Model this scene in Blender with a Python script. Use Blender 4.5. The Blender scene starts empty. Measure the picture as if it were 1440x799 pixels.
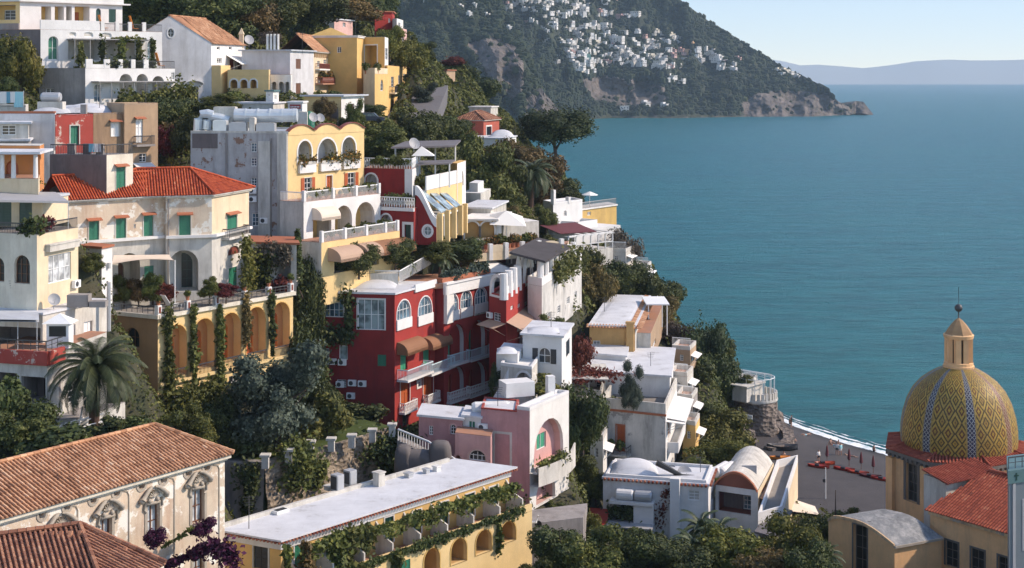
import bpy,math,random
import numpy as np
from mathutils import Vector,Matrix,noise
from mathutils.geometry import tessellate_polygon
R=math.radians
random.seed(7)
SC=bpy.context.scene
COL=SC.collection
F,CX,HY,HC=2000.0,720.0,110.0,49.0
def XY(px,Y):return Vector(((px-CX)*Y/F,Y))
def ZR(py,Y):return HC-(py-HY)*Y/F
def YZ(py,z):return(HC-z)*F/(py-HY)
def P3(px,py,Y):return Vector(((px-CX)*Y/F,Y,ZR(py,Y)))
def lin(r,g,b):
 f=lambda c:c/12.92 if c<=.04045 else((c+.055)/1.055)**2.4
 return(f(r/255),f(g/255),f(b/255))
class NT:
 def __init__(s,name):
  s.m=bpy.data.materials.new(name);s.m.use_nodes=True
  s.t=s.m.node_tree;s.n=s.t.nodes;s.l=s.t.links
  s.bsdf=s.n['Principled BSDF'];s.out=s.n['Material Output']
 def add(s,typ,**kw):
  n=s.n.new(typ)
  for k,v in kw.items():
   if k.startswith('i_'):n.inputs[k[2:].replace('_',' ')].default_value=v
   else:setattr(n,k,v)
  return n
 def link(s,a,b):s.l.new(a,b)
 def coord(s,scale=(1,1,1),kind='Object'):
  c=s.add('ShaderNodeTexCoord');mp=s.add('ShaderNodeMapping');mp.inputs['Scale'].default_value=scale
  s.link(c.outputs[kind],mp.inputs['Vector']);return mp.outputs['Vector']
 def noise(s,vec,scale,detail=4,rough=.6):
  n=s.add('ShaderNodeTexNoise');n.inputs['Scale'].default_value=scale
  n.inputs['Detail'].default_value=detail;n.inputs['Roughness'].default_value=rough
  if vec:s.link(vec,n.inputs['Vector'])
  return n.outputs['Fac']
 def ramp(s,fac,stops,interp='LINEAR'):
  r=s.add('ShaderNodeValToRGB');r.color_ramp.interpolation=interp
  e=r.color_ramp.elements
  while len(e)<len(stops):e.new(.5)
  for el,(p,c)in zip(e,stops):
   el.position=p;el.color=(*c,1)if len(c)==3 else c
  s.link(fac,r.inputs['Fac']);return r.outputs['Color']
 def mix(s,fac,a,b,blend='MIX'):
  n=s.add('ShaderNodeMix',data_type='RGBA',blend_type=blend)
  for sock,v in((n.inputs[0],fac),(n.inputs[6],a),(n.inputs[7],b)):
   if hasattr(v,'is_output'):s.link(v,sock)
   elif isinstance(v,(int,float)):sock.default_value=v
   else:sock.default_value=(*v,1)if len(v)==3 else v
  return n.outputs[2]
 def math(s,op,a,b=None):
  n=s.add('ShaderNodeMath',operation=op)
  for i,v in enumerate((a,b)):
   if v is None:continue
   if hasattr(v,'is_output'):s.link(v,n.inputs[i])
   else:n.inputs[i].default_value=v
  return n.outputs[0]
 def bump(s,h,strength=.3,dist=.05):
  b=s.add('ShaderNodeBump');b.inputs['Strength'].default_value=strength;b.inputs['Distance'].default_value=dist
  s.link(h,b.inputs['Height']);s.link(b.outputs[0],s.bsdf.inputs['Normal'])
 def base(s,c,rough=.8,**kw):
  if hasattr(c,'is_output'):s.link(c,s.bsdf.inputs['Base Color'])
  else:s.bsdf.inputs['Base Color'].default_value=(*c,1)
  s.bsdf.inputs['Roughness'].default_value=rough
  for k,v in kw.items():s.bsdf.inputs[k.replace('_',' ')].default_value=v
  return s.m
MAT={}
def plaster(name,col,dirt=.35,dcol=(.20,.17,.14),patch=None,pthr=.62):
 n=NT(name)
 big=n.noise(n.coord(),.45,5,.65)
 fine=n.noise(n.coord(),3.0,4)
 c=n.mix(n.ramp(big,[(.3,(0,0,0)),(.75,(1,1,1))]),tuple(x*(.90-.35*dirt)for x in col),tuple(min(x*1.07,.88)for x in col))
 c=n.mix(n.math('MULTIPLY',fine,.22),c,tuple(x*.6 for x in col))
 streak=n.noise(n.coord((1.1,1.1,.17)),1.0,6,.75)
 sm=n.ramp(streak,[(.46,(0,0,0)),(.72,(1,1,1))])
 c=n.mix(n.math('MULTIPLY',sm,min(dirt*1.35,.9)),c,dcol)
 bl=n.ramp(n.noise(n.coord(),1.1,7,.75),[(.54,(0,0,0)),(.62,(1,1,1))])
 c=n.mix(n.math('MULTIPLY',bl,dirt*.8),c,tuple(x*.55+y*.45 for x,y in zip(col,dcol)))
 if patch:
  pm=n.ramp(n.noise(n.coord(),.55,6,.7),[(pthr,(0,0,0)),(pthr+.03,(1,1,1))])
  c=n.mix(pm,c,patch)
 n.bump(fine,.25,.04)
 MAT[name]=n.base(c,.9);return MAT[name]
def plain(name,col,rough=.7,var=.15,**kw):
 n=NT(name)
 f=n.noise(n.coord(),1.7,4)
 c=n.mix(f,tuple(x*(1-var)for x in col),tuple(min(x*(1+var),.9)for x in col))
 MAT[name]=n.base(c,rough,**kw);return MAT[name]
def rndmat(name,stops,rough=.8,nscale=.4,nmix=.35,trans=0,spec=.3):
 """colour from the per-face attribute rnd, modulated by clumps of noise"""
 n=NT(name)
 a=n.add('ShaderNodeAttribute',attribute_name='rnd')
 nz=n.noise(n.coord(),nscale,3)
 oi=n.add('ShaderNodeObjectInfo')
 f=n.math('ADD',n.math('MULTIPLY',a.outputs['Fac'],1-nmix),n.math('MULTIPLY',n.ramp(nz,[(.3,(0,0,0)),(.7,(1,1,1))]),nmix))
 c=n.ramp(f,stops)
 hs=n.add('ShaderNodeHueSaturation')
 n.link(n.math('ADD',n.math('MULTIPLY',oi.outputs['Random'],.0 if 'tile' in name else .03),.5 if 'tile' in name else .485),hs.inputs['Hue'])
 n.link(n.math('ADD',n.math('MULTIPLY',oi.outputs['Random'],.1 if 'tile' in name else .4),.95 if 'tile' in name else .8),hs.inputs['Value'])
 n.link(c,hs.inputs['Color'])
 m=n.base(hs.outputs['Color'],rough);n.bsdf.inputs['Specular IOR Level'].default_value=spec
 if trans:
  tr=n.add('ShaderNodeBsdfTranslucent');n.link(hs.outputs['Color'],tr.inputs['Color'])
  mx=n.add('ShaderNodeMixShader');mx.inputs[0].default_value=trans
  n.link(n.bsdf.outputs[0],mx.inputs[1]);n.link(tr.outputs[0],mx.inputs[2]);n.link(mx.outputs[0],n.out.inputs['Surface'])
 MAT[name]=m;return m
ROOTLOC={}
def tag(o,label=None,cat=None,group=None,kind=None):
 if label:o['label']=label
 if cat:o['category']=cat
 if group:o['group']=group
 if kind:o['kind']=kind
 return o
def thing(name,label,cat,loc,group=None):
 o=bpy.data.objects.new(name,None);COL.objects.link(o);o.location=loc;o.empty_display_size=.5
 ROOTLOC[o.name]=Vector(loc)
 return tag(o,label,cat,group)
class MB:
 def __init__(s):s.v=[];s.f=[];s.m=[];s.r=[]
 def face(s,pts,m=0,r=0.5):
  i=len(s.v);s.v.extend([tuple(p)for p in pts]);s.f.append(tuple(range(i,i+len(pts))));s.m.append(m);s.r.append(r)
 def mesh(s,verts,faces,m=0,r=0.5):
  i=len(s.v);s.v.extend([tuple(p)for p in verts])
  for f in faces:s.f.append(tuple(i+k for k in f));s.m.append(m);s.r.append(r)
 def obox(s,o,a,b,c,m=0,r=.5):
  """box from corner o with edge vectors a, b, c"""
  o,a,b,c=map(Vector,(o,a,b,c))
  s.mesh([o,o+a,o+a+b,o+b,o+c,o+a+c,o+a+b+c,o+b+c],[(0,3,2,1),(4,5,6,7),(0,1,5,4),(1,2,6,5),(2,3,7,6),(3,0,4,7)],m,r)
 def box(s,x0,y0,z0,x1,y1,z1,m=0):s.obox((x0,y0,z0),(x1-x0,0,0),(0,y1-y0,0),(0,0,z1-z0),m)
 def prism(s,poly,z0,z1,m=0,mt=None):
  n=len(poly)
  s.mesh([(p[0],p[1],z0)for p in poly]+[(p[0],p[1],z1)for p in poly],[(i,(i+1)%n,n+(i+1)%n,n+i)for i in range(n)]+[tuple(range(n-1,-1,-1))],m)
  s.face([(p[0],p[1],z1)for p in poly],m if mt is None else mt)
 def tube(s,pts,r,n=6,m=0,cap=True,rr=.5):
  pts=[Vector(p)for p in pts];rs=r if isinstance(r,(list,tuple))else[r]*len(pts)
  base=len(s.v)
  for i,p in enumerate(pts):
   d=(pts[min(i+1,len(pts)-1)]-pts[max(i-1,0)]).normalized()
   a=d.cross(Vector((0,0,1))if abs(d.z)<.9 else Vector((1,0,0))).normalized();b=d.cross(a)
   for k in range(n):
    t=2*math.pi*k/n
    s.v.append(tuple(p+(a*math.cos(t)+b*math.sin(t))*rs[i]))
  for i in range(len(pts)-1):
   for k in range(n):
    s.f.append((base+i*n+k,base+i*n+(k+1)%n,base+(i+1)*n+(k+1)%n,base+(i+1)*n+k));s.m.append(m);s.r.append(rr)
  if cap:
   s.f.append(tuple(base+k for k in range(n)));s.m.append(m);s.r.append(rr)
   e=base+(len(pts)-1)*n
   s.f.append(tuple(e+k for k in range(n-1,-1,-1)));s.m.append(m);s.r.append(rr)
 def lathe(s,c,prof,n=16,m=0,a0=0,a1=2*math.pi,rr=.5):
  full=abs(a1-a0-2*math.pi)<1e-4;k=n if full else n+1;base=len(s.v)
  for(r,z)in prof:
   for i in range(k):
    t=a0+(a1-a0)*i/n
    s.v.append((c[0]+r*math.cos(t),c[1]+r*math.sin(t),c[2]+z))
  for j in range(len(prof)-1):
   for i in range(n):
    i2=(i+1)%k
    s.f.append((base+j*k+i,base+j*k+i2,base+(j+1)*k+i2,base+(j+1)*k+i));s.m.append(m);s.r.append(rr)
 def ball(s,c,r,n=10,m=0,rx=1,ry=1,rz=1,rr=.5):
  h=max(n//2,3);pr=[(math.sin(math.pi*j/h),-math.cos(math.pi*j/h))for j in range(h+1)]
  base=len(s.v)
  for(q,z)in pr:
   for i in range(n):
    t=2*math.pi*i/n
    s.v.append((c[0]+q*math.cos(t)*r*rx,c[1]+q*math.sin(t)*r*ry,c[2]+z*r*rz))
  for j in range(h):
   for i in range(n):
    s.f.append((base+j*n+i,base+j*n+(i+1)%n,base+(j+1)*n+(i+1)%n,base+(j+1)*n+i));s.m.append(m);s.r.append(rr)
 def build(s,name,mats,parent=None,smooth=False,label=None,cat=None,group=None,kind=None,rnd=False,origin=None):
  if not s.f:return None
  if not isinstance(mats,(list,tuple)):mats=[mats]
  mats=[MAT[x]if isinstance(x,str)else x for x in mats]
  v=np.array(s.v,dtype=np.float64)
  if parent is not None:
   r=parent
   while r.parent:r=r.parent
   off=ROOTLOC.get(r.name,Vector((0,0,0)))
  else:
   off=Vector(origin)if origin is not None else Vector(((v[:,0].min()+v[:,0].max())/2,(v[:,1].min()+v[:,1].max())/2,v[:,2].min()))
  v-=np.array(off)
  me=bpy.data.meshes.new(name);me.from_pydata(v.tolist(),[],s.f)
  for m in mats:me.materials.append(m)
  me.polygons.foreach_set('material_index',s.m)
  if smooth:me.polygons.foreach_set('use_smooth',[True]*len(s.f))
  if rnd:
   a=me.attributes.new('rnd','FLOAT','FACE');a.data.foreach_set('value',s.r)
  o=bpy.data.objects.new(name,me);COL.objects.link(o)
  if parent is not None:o.parent=parent
  else:o.location=off;ROOTLOC[o.name]=Vector(off)
  return tag(o,label,cat,group,kind)
class Fr:
 def __init__(s,A,B):
  s.o=Vector(A);d=Vector(B)-s.o;s.len=d.length;s.u=d.normalized();s.n=Vector((s.u.y,-s.u.x))
 def pt(s,u,z,d=0):p=s.o+s.u*u+s.n*d;return Vector((p.x,p.y,z))
 def u_of(s,px):k=(px-CX)/F;return(k*s.o.y-s.o.x)/(s.u.x-k*s.u.y)
 def uz(s,px,py):
  u=s.u_of(px);return u,ZR(py,s.o.y+u*s.u.y)
 def off(s,d):
  q=Fr(s.o+s.n*d,s.o+s.n*d+s.u*s.len);return q
 def U(s):return Vector((s.u.x,s.u.y,0))
 def N(s):return Vector((s.n.x,s.n.y,0))
def shape(kind,u0,u1,z0,z1,n=10):
 w=u1-u0
 if kind=='r':return[(u0,z0),(u1,z0),(u1,z1),(u0,z1)]
 if kind=='o':return[((u0+u1)/2+w/2*math.cos(2*math.pi*i/16),(z0+z1)/2+(z1-z0)/2*math.sin(2*math.pi*i/16))for i in range(16)]
 rise=min(w/2,(z1-z0)*.7);c=(u0+u1)/2
 if kind=='s':rise=min(w*.22,(z1-z0)*.4)
 return[(u0,z0),(u1,z0)]+[(c+w/2*math.cos(math.pi*i/n),z1-rise+rise*math.sin(math.pi*i/n))for i in range(n+1)]
def sheet(mb,fr,outline,holes=(),d=0,m=0):
 loops=[[Vector((u,z,0))for u,z in outline]]+[[Vector((u,z,0))for u,z in h]for h in holes]
 flat=[p for l in loops for p in l]
 tri=tessellate_polygon(loops)
 pts=[fr.pt(p.x,p.y,d)for p in flat];N=fr.N()
 fs=[]
 for t in tri:
  a,b,c=(pts[i]for i in t)
  fs.append(t if(b-a).cross(c-a).dot(N)>0 else(t[0],t[2],t[1]))
 mb.mesh(pts,fs,m)
def ring_side(mb,fr,loop,d0,d1,m=0,skip_bottom=False):
 n=len(loop)
 for i in range(n):
  if skip_bottom and i==0:continue
  a,b=loop[i],loop[(i+1)%n]
  mb.face([fr.pt(*a,d0),fr.pt(*b,d0),fr.pt(*b,d1),fr.pt(*a,d1)],m)
def grow(loop,w):
 """offset a loop outward by w (about its centre direction by edge normals)"""
 n=len(loop);out=[]
 for i in range(n):
  p=Vector(loop[i]);a=(p-Vector(loop[i-1]));b=Vector(loop[(i+1)%n])-p
  a=a.normalized()if a.length>1e-6 else b.normalized();b=b.normalized()if b.length>1e-6 else a
  na,nb=Vector((a.y,-a.x)),Vector((b.y,-b.x));q=na+nb
  q=q/max(q.dot(na),.3)if q.length>1e-6 else na
  out.append(tuple(p+q*w))
 return out
def slab(mb,fr,loop,d0,d1,m=0):
 """extrude a closed outline from depth d0 to d1 (d1 in front)"""
 sheet(mb,fr,loop,d=d1,m=m);ring_side(mb,fr,loop,d1,d0,m)
def fbox(mb,fr,u0,u1,z0,z1,d0,d1,m=0):
 mb.obox(fr.pt(u0,z0,d0),fr.U()*(u1-u0),fr.N()*(d1-d0),(0,0,z1-z0),m)
def op_shutter(root,fr,k,u0,u1,z0,z1,o):
 col=o.get('c','green');sh=shape(k,u0,u1,z0,z1)
 mb=MB();slab(mb,fr,sh,-.12,-.07,0)
 mid=(u0+u1)/2;w=u1-u0;e=w*.08
 for a,b in((u0,mid-.012),(mid+.012,u1)):
  zt=z1 if k=='r' else z1-w*.45
  fbox(mb,fr,a,a+e,z0,zt,-.07,-.045);fbox(mb,fr,b-e,b,z0,zt,-.07,-.045)
  ns=max(3,int((zt-z0)/.22))
  for i in range(ns):fbox(mb,fr,a+e,b-e,z0+(zt-z0)*(i+.15)/ns,z0+(zt-z0)*(i+.8)/ns,-.07,-.05)
 return mb.build('shutter',col,root)
def op_window(root,fr,k,u0,u1,z0,z1,o):
 fc=o.get('f','white_paint');d=-o.get('d',.16);t=o.get('t',.07)
 sh=shape(k,u0,u1,z0,z1);inner=grow(sh,-t)
 mb=MB();sheet(mb,fr,sh,[inner],d+.05);ring_side(mb,fr,inner,d+.05,d-.02)
 nx,nz=o.get('g',(2,3));w=u1-u0
 for i in range(1,nx):
  uu=u0+w*i/nx;zt=z1 if k=='r' else z1-(.12 if nx%2==0 and i==nx//2 else w*.2)
  fbox(mb,fr,uu-t*.35,uu+t*.35,z0+t,zt-t*.5,d-.01,d+.06)
 for i in range(1,nz):
  zz=z0+(z1-z0)*i/nz
  fbox(mb,fr,u0+t,u1-t,zz-t*.3,zz+t*.3,d-.01,d+.055)
 w_=mb.build('window',fc,root)
 p=MB();sheet(p,fr,sh,d=d);p.build('pane',o.get('gl','glass'),w_)
 return w_
def op_door(root,fr,k,u0,u1,z0,z1,o):
 d=-o.get('d',.2);sh=shape(k,u0,u1,z0,z1);mb=MB();sheet(mb,fr,sh,d=d)
 w=u1-u0;t=w*.12;ns=2 if w>.8 else 1
 for i in range(ns):
  a,b=u0+w*i/ns,u0+w*(i+1)/ns;zt=z1 if k=='r' else z1-w*.4
  for q in range(2):
   za,zb=z0+(zt-z0)*(.06+.47*q),z0+(zt-z0)*(.47+.47*q)
   fbox(mb,fr,a+t,b-t,za,zb,d,d+.04)
 return mb.build('door',o.get('c','wood'),root)
def op_loggia(root,fr,k,u0,u1,z0,z1,o):
 """a deep recess: floor, side walls, vault and back wall, with a door or window in the back"""
 dp=o.get('d',1.8);sh=shape(k,u0,u1,z0,z1);mb=MB()
 ring_side(mb,fr,sh,-.3,-dp,0)
 bk=fr.off(-dp);hole=None;x=o.get('in')
 if x:
  w=u1-u0;h=z1-z0
  a,b,c,kk=x.get('a',.28),x.get('b',.72),x.get('h',.68),x.get('k','r')
  hu0,hu1,hz1=u0+w*a,u0+w*b,z0+.04+h*c
  hole=shape(kk,hu0,hu1,z0+.04+h*x.get('z',0),hz1)
  hz0=z0+.04+h*x.get('z',0)
 sheet(mb,bk,sh,[hole]if hole else[],0,1)
 if hole:ring_side(mb,bk,hole,0,-.25,1)
 lo=mb.build('loggia',[o.get('w','white'),o.get('bw',o.get('w','white'))],root)
 if hole:
  {'S':op_shutter,'W':op_window,'D':op_door}[x.get('ty','D')](lo,bk,kk,hu0,hu1,hz0,hz1,x)
 return lo
OPS={'S':op_shutter,'W':op_window,'D':op_door,'L':op_loggia}
DEPTH={'S':.14,'W':.2,'D':.25,'L':.3}
class Bld:
 def __init__(s,name,label,cat,px,py,Y,group=None):
  s.root=thing(name,label,cat,P3(px,py,Y),group)
 def face(s,fr,outline,ops,mat,trim='white',name='wall',rev=None):
  """ops: (style, shape, px0, px1, py_top, py_bottom, options)"""
  mb=MB();holes=[];todo=[]
  for op in ops:
   st,k,a,b,t,bo=op[:6];o=op[6]if len(op)>6 else{}
   ua,_=fr.uz(a,t);ub,_=fr.uz(b,t);um=(a+b)/2
   _,zt=fr.uz(um,t);_,zb=fr.uz(um,bo)
   ua,ub=max(ua,.06),min(ub,fr.len-.06)
   zlo,zhi=min(z for _,z in outline),max(z for _,z in outline)
   zb=max(zb,zlo+.02);zt=min(zt,zhi-.06)
   if ub-ua<.15 or zt-zb<.15:continue
   h=shape(k,ua,ub,zb,zt);holes.append(h)
   dd=o.get('d',None)if st in 'WD' else None
   ring_side(mb,fr,h,0,-((dd+.03)if dd else DEPTH[st]),1 if rev else 0)
   todo.append((st,k,ua,ub,zb,zt,o,h))
  sheet(mb,fr,outline,holes)
  w=mb.build(name,[mat,rev or mat],s.root)
  for st,k,ua,ub,zb,zt,o,h in todo:
   x=OPS[st](s.root,fr,k,ua,ub,zb,zt,o)
   if o.get('sur'):
    sw=o.get('sw',.14);q=MB();big=grow(h,sw)
    if k!='o':big=[(u,max(z,h[0][1]))if i<2 else(u,z)for i,(u,z)in enumerate(big)]
    sheet(q,fr,big,[grow(h,.004)],.045);ring_side(q,fr,big,.045,0);ring_side(q,fr,h,.045,0,)
    q.build('surround',o['sur'],x)
   if o.get('hood'):
    q=MB();e=.22
    q.mesh([fr.pt(ua-e,zt+.3,0),fr.pt(ub+e,zt+.3,0),fr.pt(ub+e,zt+.12,.45),fr.pt(ua-e,zt+.12,.45),fr.pt(ua-e,zt+.22,0),fr.pt(ub+e,zt+.22,0),fr.pt(ub+e,zt+.04,.45),fr.pt(ua-e,zt+.04,.45)],[(3,2,1,0),(4,5,6,7),(7,6,2,3),(4,7,3,0),(6,5,1,2)])
    q.build('hood',o['hood'],x)
   if o.get('sill'):
    q=MB();fbox(q,fr,ua-.12,ub+.12,zb-.1,zb-.005,-.05,.14);q.build('sill',o['sill'],x)
   if o.get('sh2'):
    for a,b in((ua-(ub-ua)*.48,ua-.03),(ub+.03,ub+(ub-ua)*.48)):
     q=MB();fbox(q,fr,a,b,zb,zt if k=='r' else zt-.1,.005,.05)
     ns=max(3,int((zt-zb)/.25))
     for i in range(ns):fbox(q,fr,a+.05,b-.05,zb+(zt-zb)*(i+.2)/ns*.97,zb+(zt-zb)*(i+.8)/ns*.97,.05,.065)
     q.build('shutter',o['sh2'],x)
  return w
 def block(s,C,L,Rr,z0,z1,mat,A=(),B=(),matB=None,roof='flat',rm='roof_white',par=0,over=0,pm=None,rev=None,cornice=None):
  C,L,Rr=(XY(*q)if isinstance(q,tuple)else q for q in(C,L,Rr))
  D=L+Rr-C;s.z0,s.z1=z0,z1
  s.fa,s.fb=Fr(L,C),Fr(C,Rr);s.C,s.L,s.R,s.D=C,L,Rr,D
  FOOT.append(([L,C,Rr,D],z0,z1))
  s.face(s.fa,[(0,z0),(s.fa.len,z0),(s.fa.len,z1),(0,z1)],A,mat,rev=rev)
  s.face(s.fb,[(0,z0),(s.fb.len,z0),(s.fb.len,z1),(0,z1)],B,matB or mat,rev=rev)
  mb=MB()
  for a,b in((Rr,D),(D,L)):
   mb.face([(a.x,a.y,z0),(b.x,b.y,z0),(b.x,b.y,z1),(a.x,a.y,z1)])
  mb.build('back_wall',mat,s.root)
  pl=[L,C,Rr,D]
  if roof=='flat':
   mb=MB();poly=offset_poly(pl,over)if over else pl
   mb.prism(poly,z1-(.18 if over else .02),z1+.02,0)
   s.roof=mb.build('roof',rm,s.root)
   if par:s.parapet(pl,z1,par,pm or mat)
  if cornice:
   mb=MB();q0=offset_poly(pl,.16)
   mb.prism(q0,z1-.32,z1-.06);q1=offset_poly(pl,.26);mb.prism(q1,z1-.06,z1+.03)
   mb.build('cornice',cornice,s.root)
  return s
 def parapet(s,pl,z,h,mat,t=.22,closed=True,name='parapet'):
  mb=MB();n=len(pl)
  inner=offset_poly(pl,-t)if closed else None
  for i in range(n if closed else n-1):
   a,b=pl[i],pl[(i+1)%n]
   if closed:
    ia,ib=inner[i],inner[(i+1)%n]
   else:
    d=(b-a).normalized();q=Vector((-d.y,d.x))*t;ia,ib=a+q,b+q
   v=[(a.x,a.y,z),(b.x,b.y,z),(ib.x,ib.y,z),(ia.x,ia.y,z)]
   mb.mesh(v+[(p[0],p[1],z+h)for p in v],[(0,1,5,4),(2,3,7,6),(4,5,6,7),(1,2,6,5),(3,0,4,7)])
  return mb.build(name,mat,s.root)
 def slabz(s,poly,z,t,mat,name='terrace'):
  mb=MB();mb.prism(poly,z-t,z);return mb.build(name,mat,s.root)
 def balcony(s,fr,px0,px1,py,out=1.1,h=1.0,mat='white',rm='white_paint',style='bal',ends=True,z=None,th=.22):
  u0,u1=fr.u_of(px0),fr.u_of(px1)
  if z is None:_,z=fr.uz((px0+px1)/2,py)
  mb=MB();fbox(mb,fr,u0,u1,z-th,z,0.002,out)
  b=mb.build('balcony',mat,s.root)
  pts=[fr.pt(u0+.06,z,.05),fr.pt(u0+.06,z,out-.06),fr.pt(u1-.06,z,out-.06),fr.pt(u1-.06,z,.05)]
  railing(pts if ends else pts[1:3],h,rm,style,b)
  return b
 def awning(s,fr,px0,px1,py,out,drop,mat,rise=0,n=1,name='awning'):
  u0,u1=fr.u_of(px0),fr.u_of(px1);_,z=fr.uz((px0+px1)/2,py);mb=MB();k=6 if rise else 1
  prof=[]
  for i in range(k+1):
   t=i/k
   prof.append((out*(math.sin(t*math.pi/2)if rise else t),z-drop*((1-math.cos(t*math.pi/2))if rise else t)))
  if rise:prof.append((out,z-drop-.25))
  for i in range(len(prof)-1):
   (d0,za),(d1,zb)=prof[i],prof[i+1]
   mb.mesh([fr.pt(u0,za,d0),fr.pt(u1,za,d0),fr.pt(u1,zb,d1),fr.pt(u0,zb,d1),fr.pt(u0,za-.05,d0),fr.pt(u1,za-.05,d0),fr.pt(u1,zb-.05,d1),fr.pt(u0,zb-.05,d1)],[(3,2,1,0),(4,5,6,7),(3,7,6,2),(0,4,7,3),(1,2,6,5)])
  if rise:
   for uu in(u0,u1):mb.face([fr.pt(uu,z-drop-.25,0)]+[fr.pt(uu,zz,dd)for dd,zz in prof])
  if not rise:
   for uu in(u0+.1,u1-.1):mb.tube([fr.pt(uu,z-drop-.9,.02),fr.pt(uu,z-drop-.03,out-.05)],.03,5)
  return mb.build(name,mat,s.root)
def offset_poly(pl,w):
 n=len(pl);out=[]
 area=sum(pl[i].x*pl[(i+1)%n].y-pl[(i+1)%n].x*pl[i].y for i in range(n));sg=1 if area>0 else-1
 for i in range(n):
  p=pl[i];a=(p-pl[i-1]).normalized();b=(pl[(i+1)%n]-p).normalized()
  na,nb=Vector((a.y,-a.x))*sg,Vector((b.y,-b.x))*sg;q=na+nb;q=q/max(q.dot(na),.3)
  out.append(p+q*w)
 return out
FOOT=[]
def railing(pts,h,mat,style,parent,name='railing',label=None):
 mb=MB();pts=[Vector(p)for p in pts]
 up=Vector((0,0,1))
 for a,b in zip(pts,pts[1:]):
  d=b-a;L=d.length
  if L<.05:continue
  u=d/L;s=u.cross(up).normalized()
  def bar(t0,t1,z0,z1,w):mb.obox(a+u*t0-s*w/2+up*z0,u*(t1-t0),s*w,up*(z1-z0))
  if style=='wall':bar(0,L,0,h,.16);continue
  bar(0,L,h-.1,h,.14 if style=='bal' else .05)
  if style=='bal':bar(0,L,.02,.14,.14)
  if style=='glass':bar(0,L,.05,h-.12,.02)
  sp,w={'bal':(.26,.12),'bars':(.16,.03),'thin':(.6,.04),'lat':(.3,.05),'glass':(1.2,.05)}[style]
  n=max(2,int(L/sp))
  for i in range(n+1):
   t=min(max(L*i/n,w/2),L-w/2)
   bar(t-w/2,t+w/2,0.02,h-.1,w)
  if style=='thin':bar(0,L,h*.5,h*.5+.04,.04)
  if style=='lat':
   for i in range(n):
    for(za,zb)in((.1,h-.12),(h-.12,.1)):
     mb.tube([a+u*(L*i/n)+up*za,a+u*(L*(i+1)/n)+up*zb],.022,4,cap=False)
 return mb.build(name,mat,parent)
def tiles(mb,e0,e1,r1,r0,tw=.24,tl=.42,lift=.07,m=0):
 """barrel tiles on the quad eave e0-e1, ridge r0-r1 (3D points); ridge may be shorter than the eave"""
 e0,e1,r0,r1=map(Vector,(e0,e1,r0,r1))
 U=(e1-e0);L=U.length;u=U/L
 up=((r0+r1)/2-(e0+e1)/2);up=up-u*up.dot(u);H=up.length;v=up/H;nrm=u.cross(v).normalized()
 if nrm.z<0:nrm=-nrm
 mb.face([e0-nrm*.06,e1-nrm*.06,r1-nrm*.06,r0-nrm*.06]if(r1-r0).length>.01 else[e0-nrm*.06,e1-nrm*.06,r0-nrm*.06],m,.1)
 a0,a1=(r0-e0).dot(u),(r1-e0).dot(u)
 nc=max(2,int(L/tw));nr=max(2,int(H/tl));w=L/nc;l=H/nr
 for i in range(nc):
  uc=(i+.5)*w
  colr=random.random()
  for j in range(nr):
   s0=j/nr;s1=(j+1)/nr
   lo,hi=a0*s0,L+(a1-L)*s0
   lo2,hi2=a0*s1,L+(a1-L)*s1
   if uc<max(lo,lo2)-w*.6 or uc>min(hi,hi2)+w*.6:continue
   rr=min(1,max(0,random.gauss(.5,.23)+(colr-.5)*.2))
   p0=e0+u*uc+v*(j*l-.04);p1=e0+u*uc+v*((j+1)*l)
   q=w*.33
   A=[p0-u*q+nrm*.0,p0-u*q*.55+nrm*(lift*.9),p0+u*q*.55+nrm*(lift*.9),p0+u*q]
   B=[p1-u*q*.85-nrm*.03,p1-u*q*.5+nrm*(lift*.55),p1+u*q*.5+nrm*(lift*.55),p1+u*q*.85-nrm*.03]
   mb.mesh(A+B,[(0,1,5,4),(1,2,6,5),(2,3,7,6),(0,3,2,1)],m,rr)
def ridge_tiles(mb,a,b,m=0,r=.12):
 a,b=Vector(a),Vector(b);L=(b-a).length;n=max(2,int(L/.45))
 for i in range(n):
  p,q=a+(b-a)*i/n,a+(b-a)*(i+1.1)/n
  mb.tube([p,q],[r*1.1,r*.9],6,m,rr=random.random()*.8)
def hip_roof(root,pl,z,rise,mat,over=.35,ridge=None,tw=.24,tl=.42,gable=False,name='roof'):
 """pl: four plan corners in order; ridge runs along the longer side"""
 p=offset_poly(pl,over);l01=(p[1]-p[0]).length;l12=(p[2]-p[1]).length
 if l12>l01:p=p[1:]+p[:1];l01,l12=l12,l01
 inset=0 if gable else min(l12*.5,l01*.45)
 if ridge is not None:inset=ridge
 ax=(p[1]-p[0]).normalized()
 m0=(p[0]+p[3])/2+ax*inset;m1=(p[1]+p[2])/2-ax*inset
 v=lambda q,zz:Vector((q.x,q.y,zz))
 mb=MB()
 tiles(mb,v(p[0],z),v(p[1],z),v(m1,z+rise),v(m0,z+rise),tw,tl)
 tiles(mb,v(p[2],z),v(p[3],z),v(m0,z+rise),v(m1,z+rise),tw,tl)
 if not gable:
  tiles(mb,v(p[1],z),v(p[2],z),v(m1,z+rise),v(m1,z+rise),tw,tl)
  tiles(mb,v(p[3],z),v(p[0],z),v(m0,z+rise),v(m0,z+rise),tw,tl)
  for a,b in((p[0],m0),(p[3],m0),(p[1],m1),(p[2],m1)):ridge_tiles(mb,v(a,z+.08),v(b,z+rise+.08))
 ridge_tiles(mb,v(m0,z+rise+.08),v(m1,z+rise+.08))
 ro=mb.build(name,mat,root,rnd=True)
 mb=MB();mb.prism(offset_poly(p,-.02),z-.16,z-.05);mb.build('eaves','white_old',ro)
 return ro,m0,m1
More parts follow.
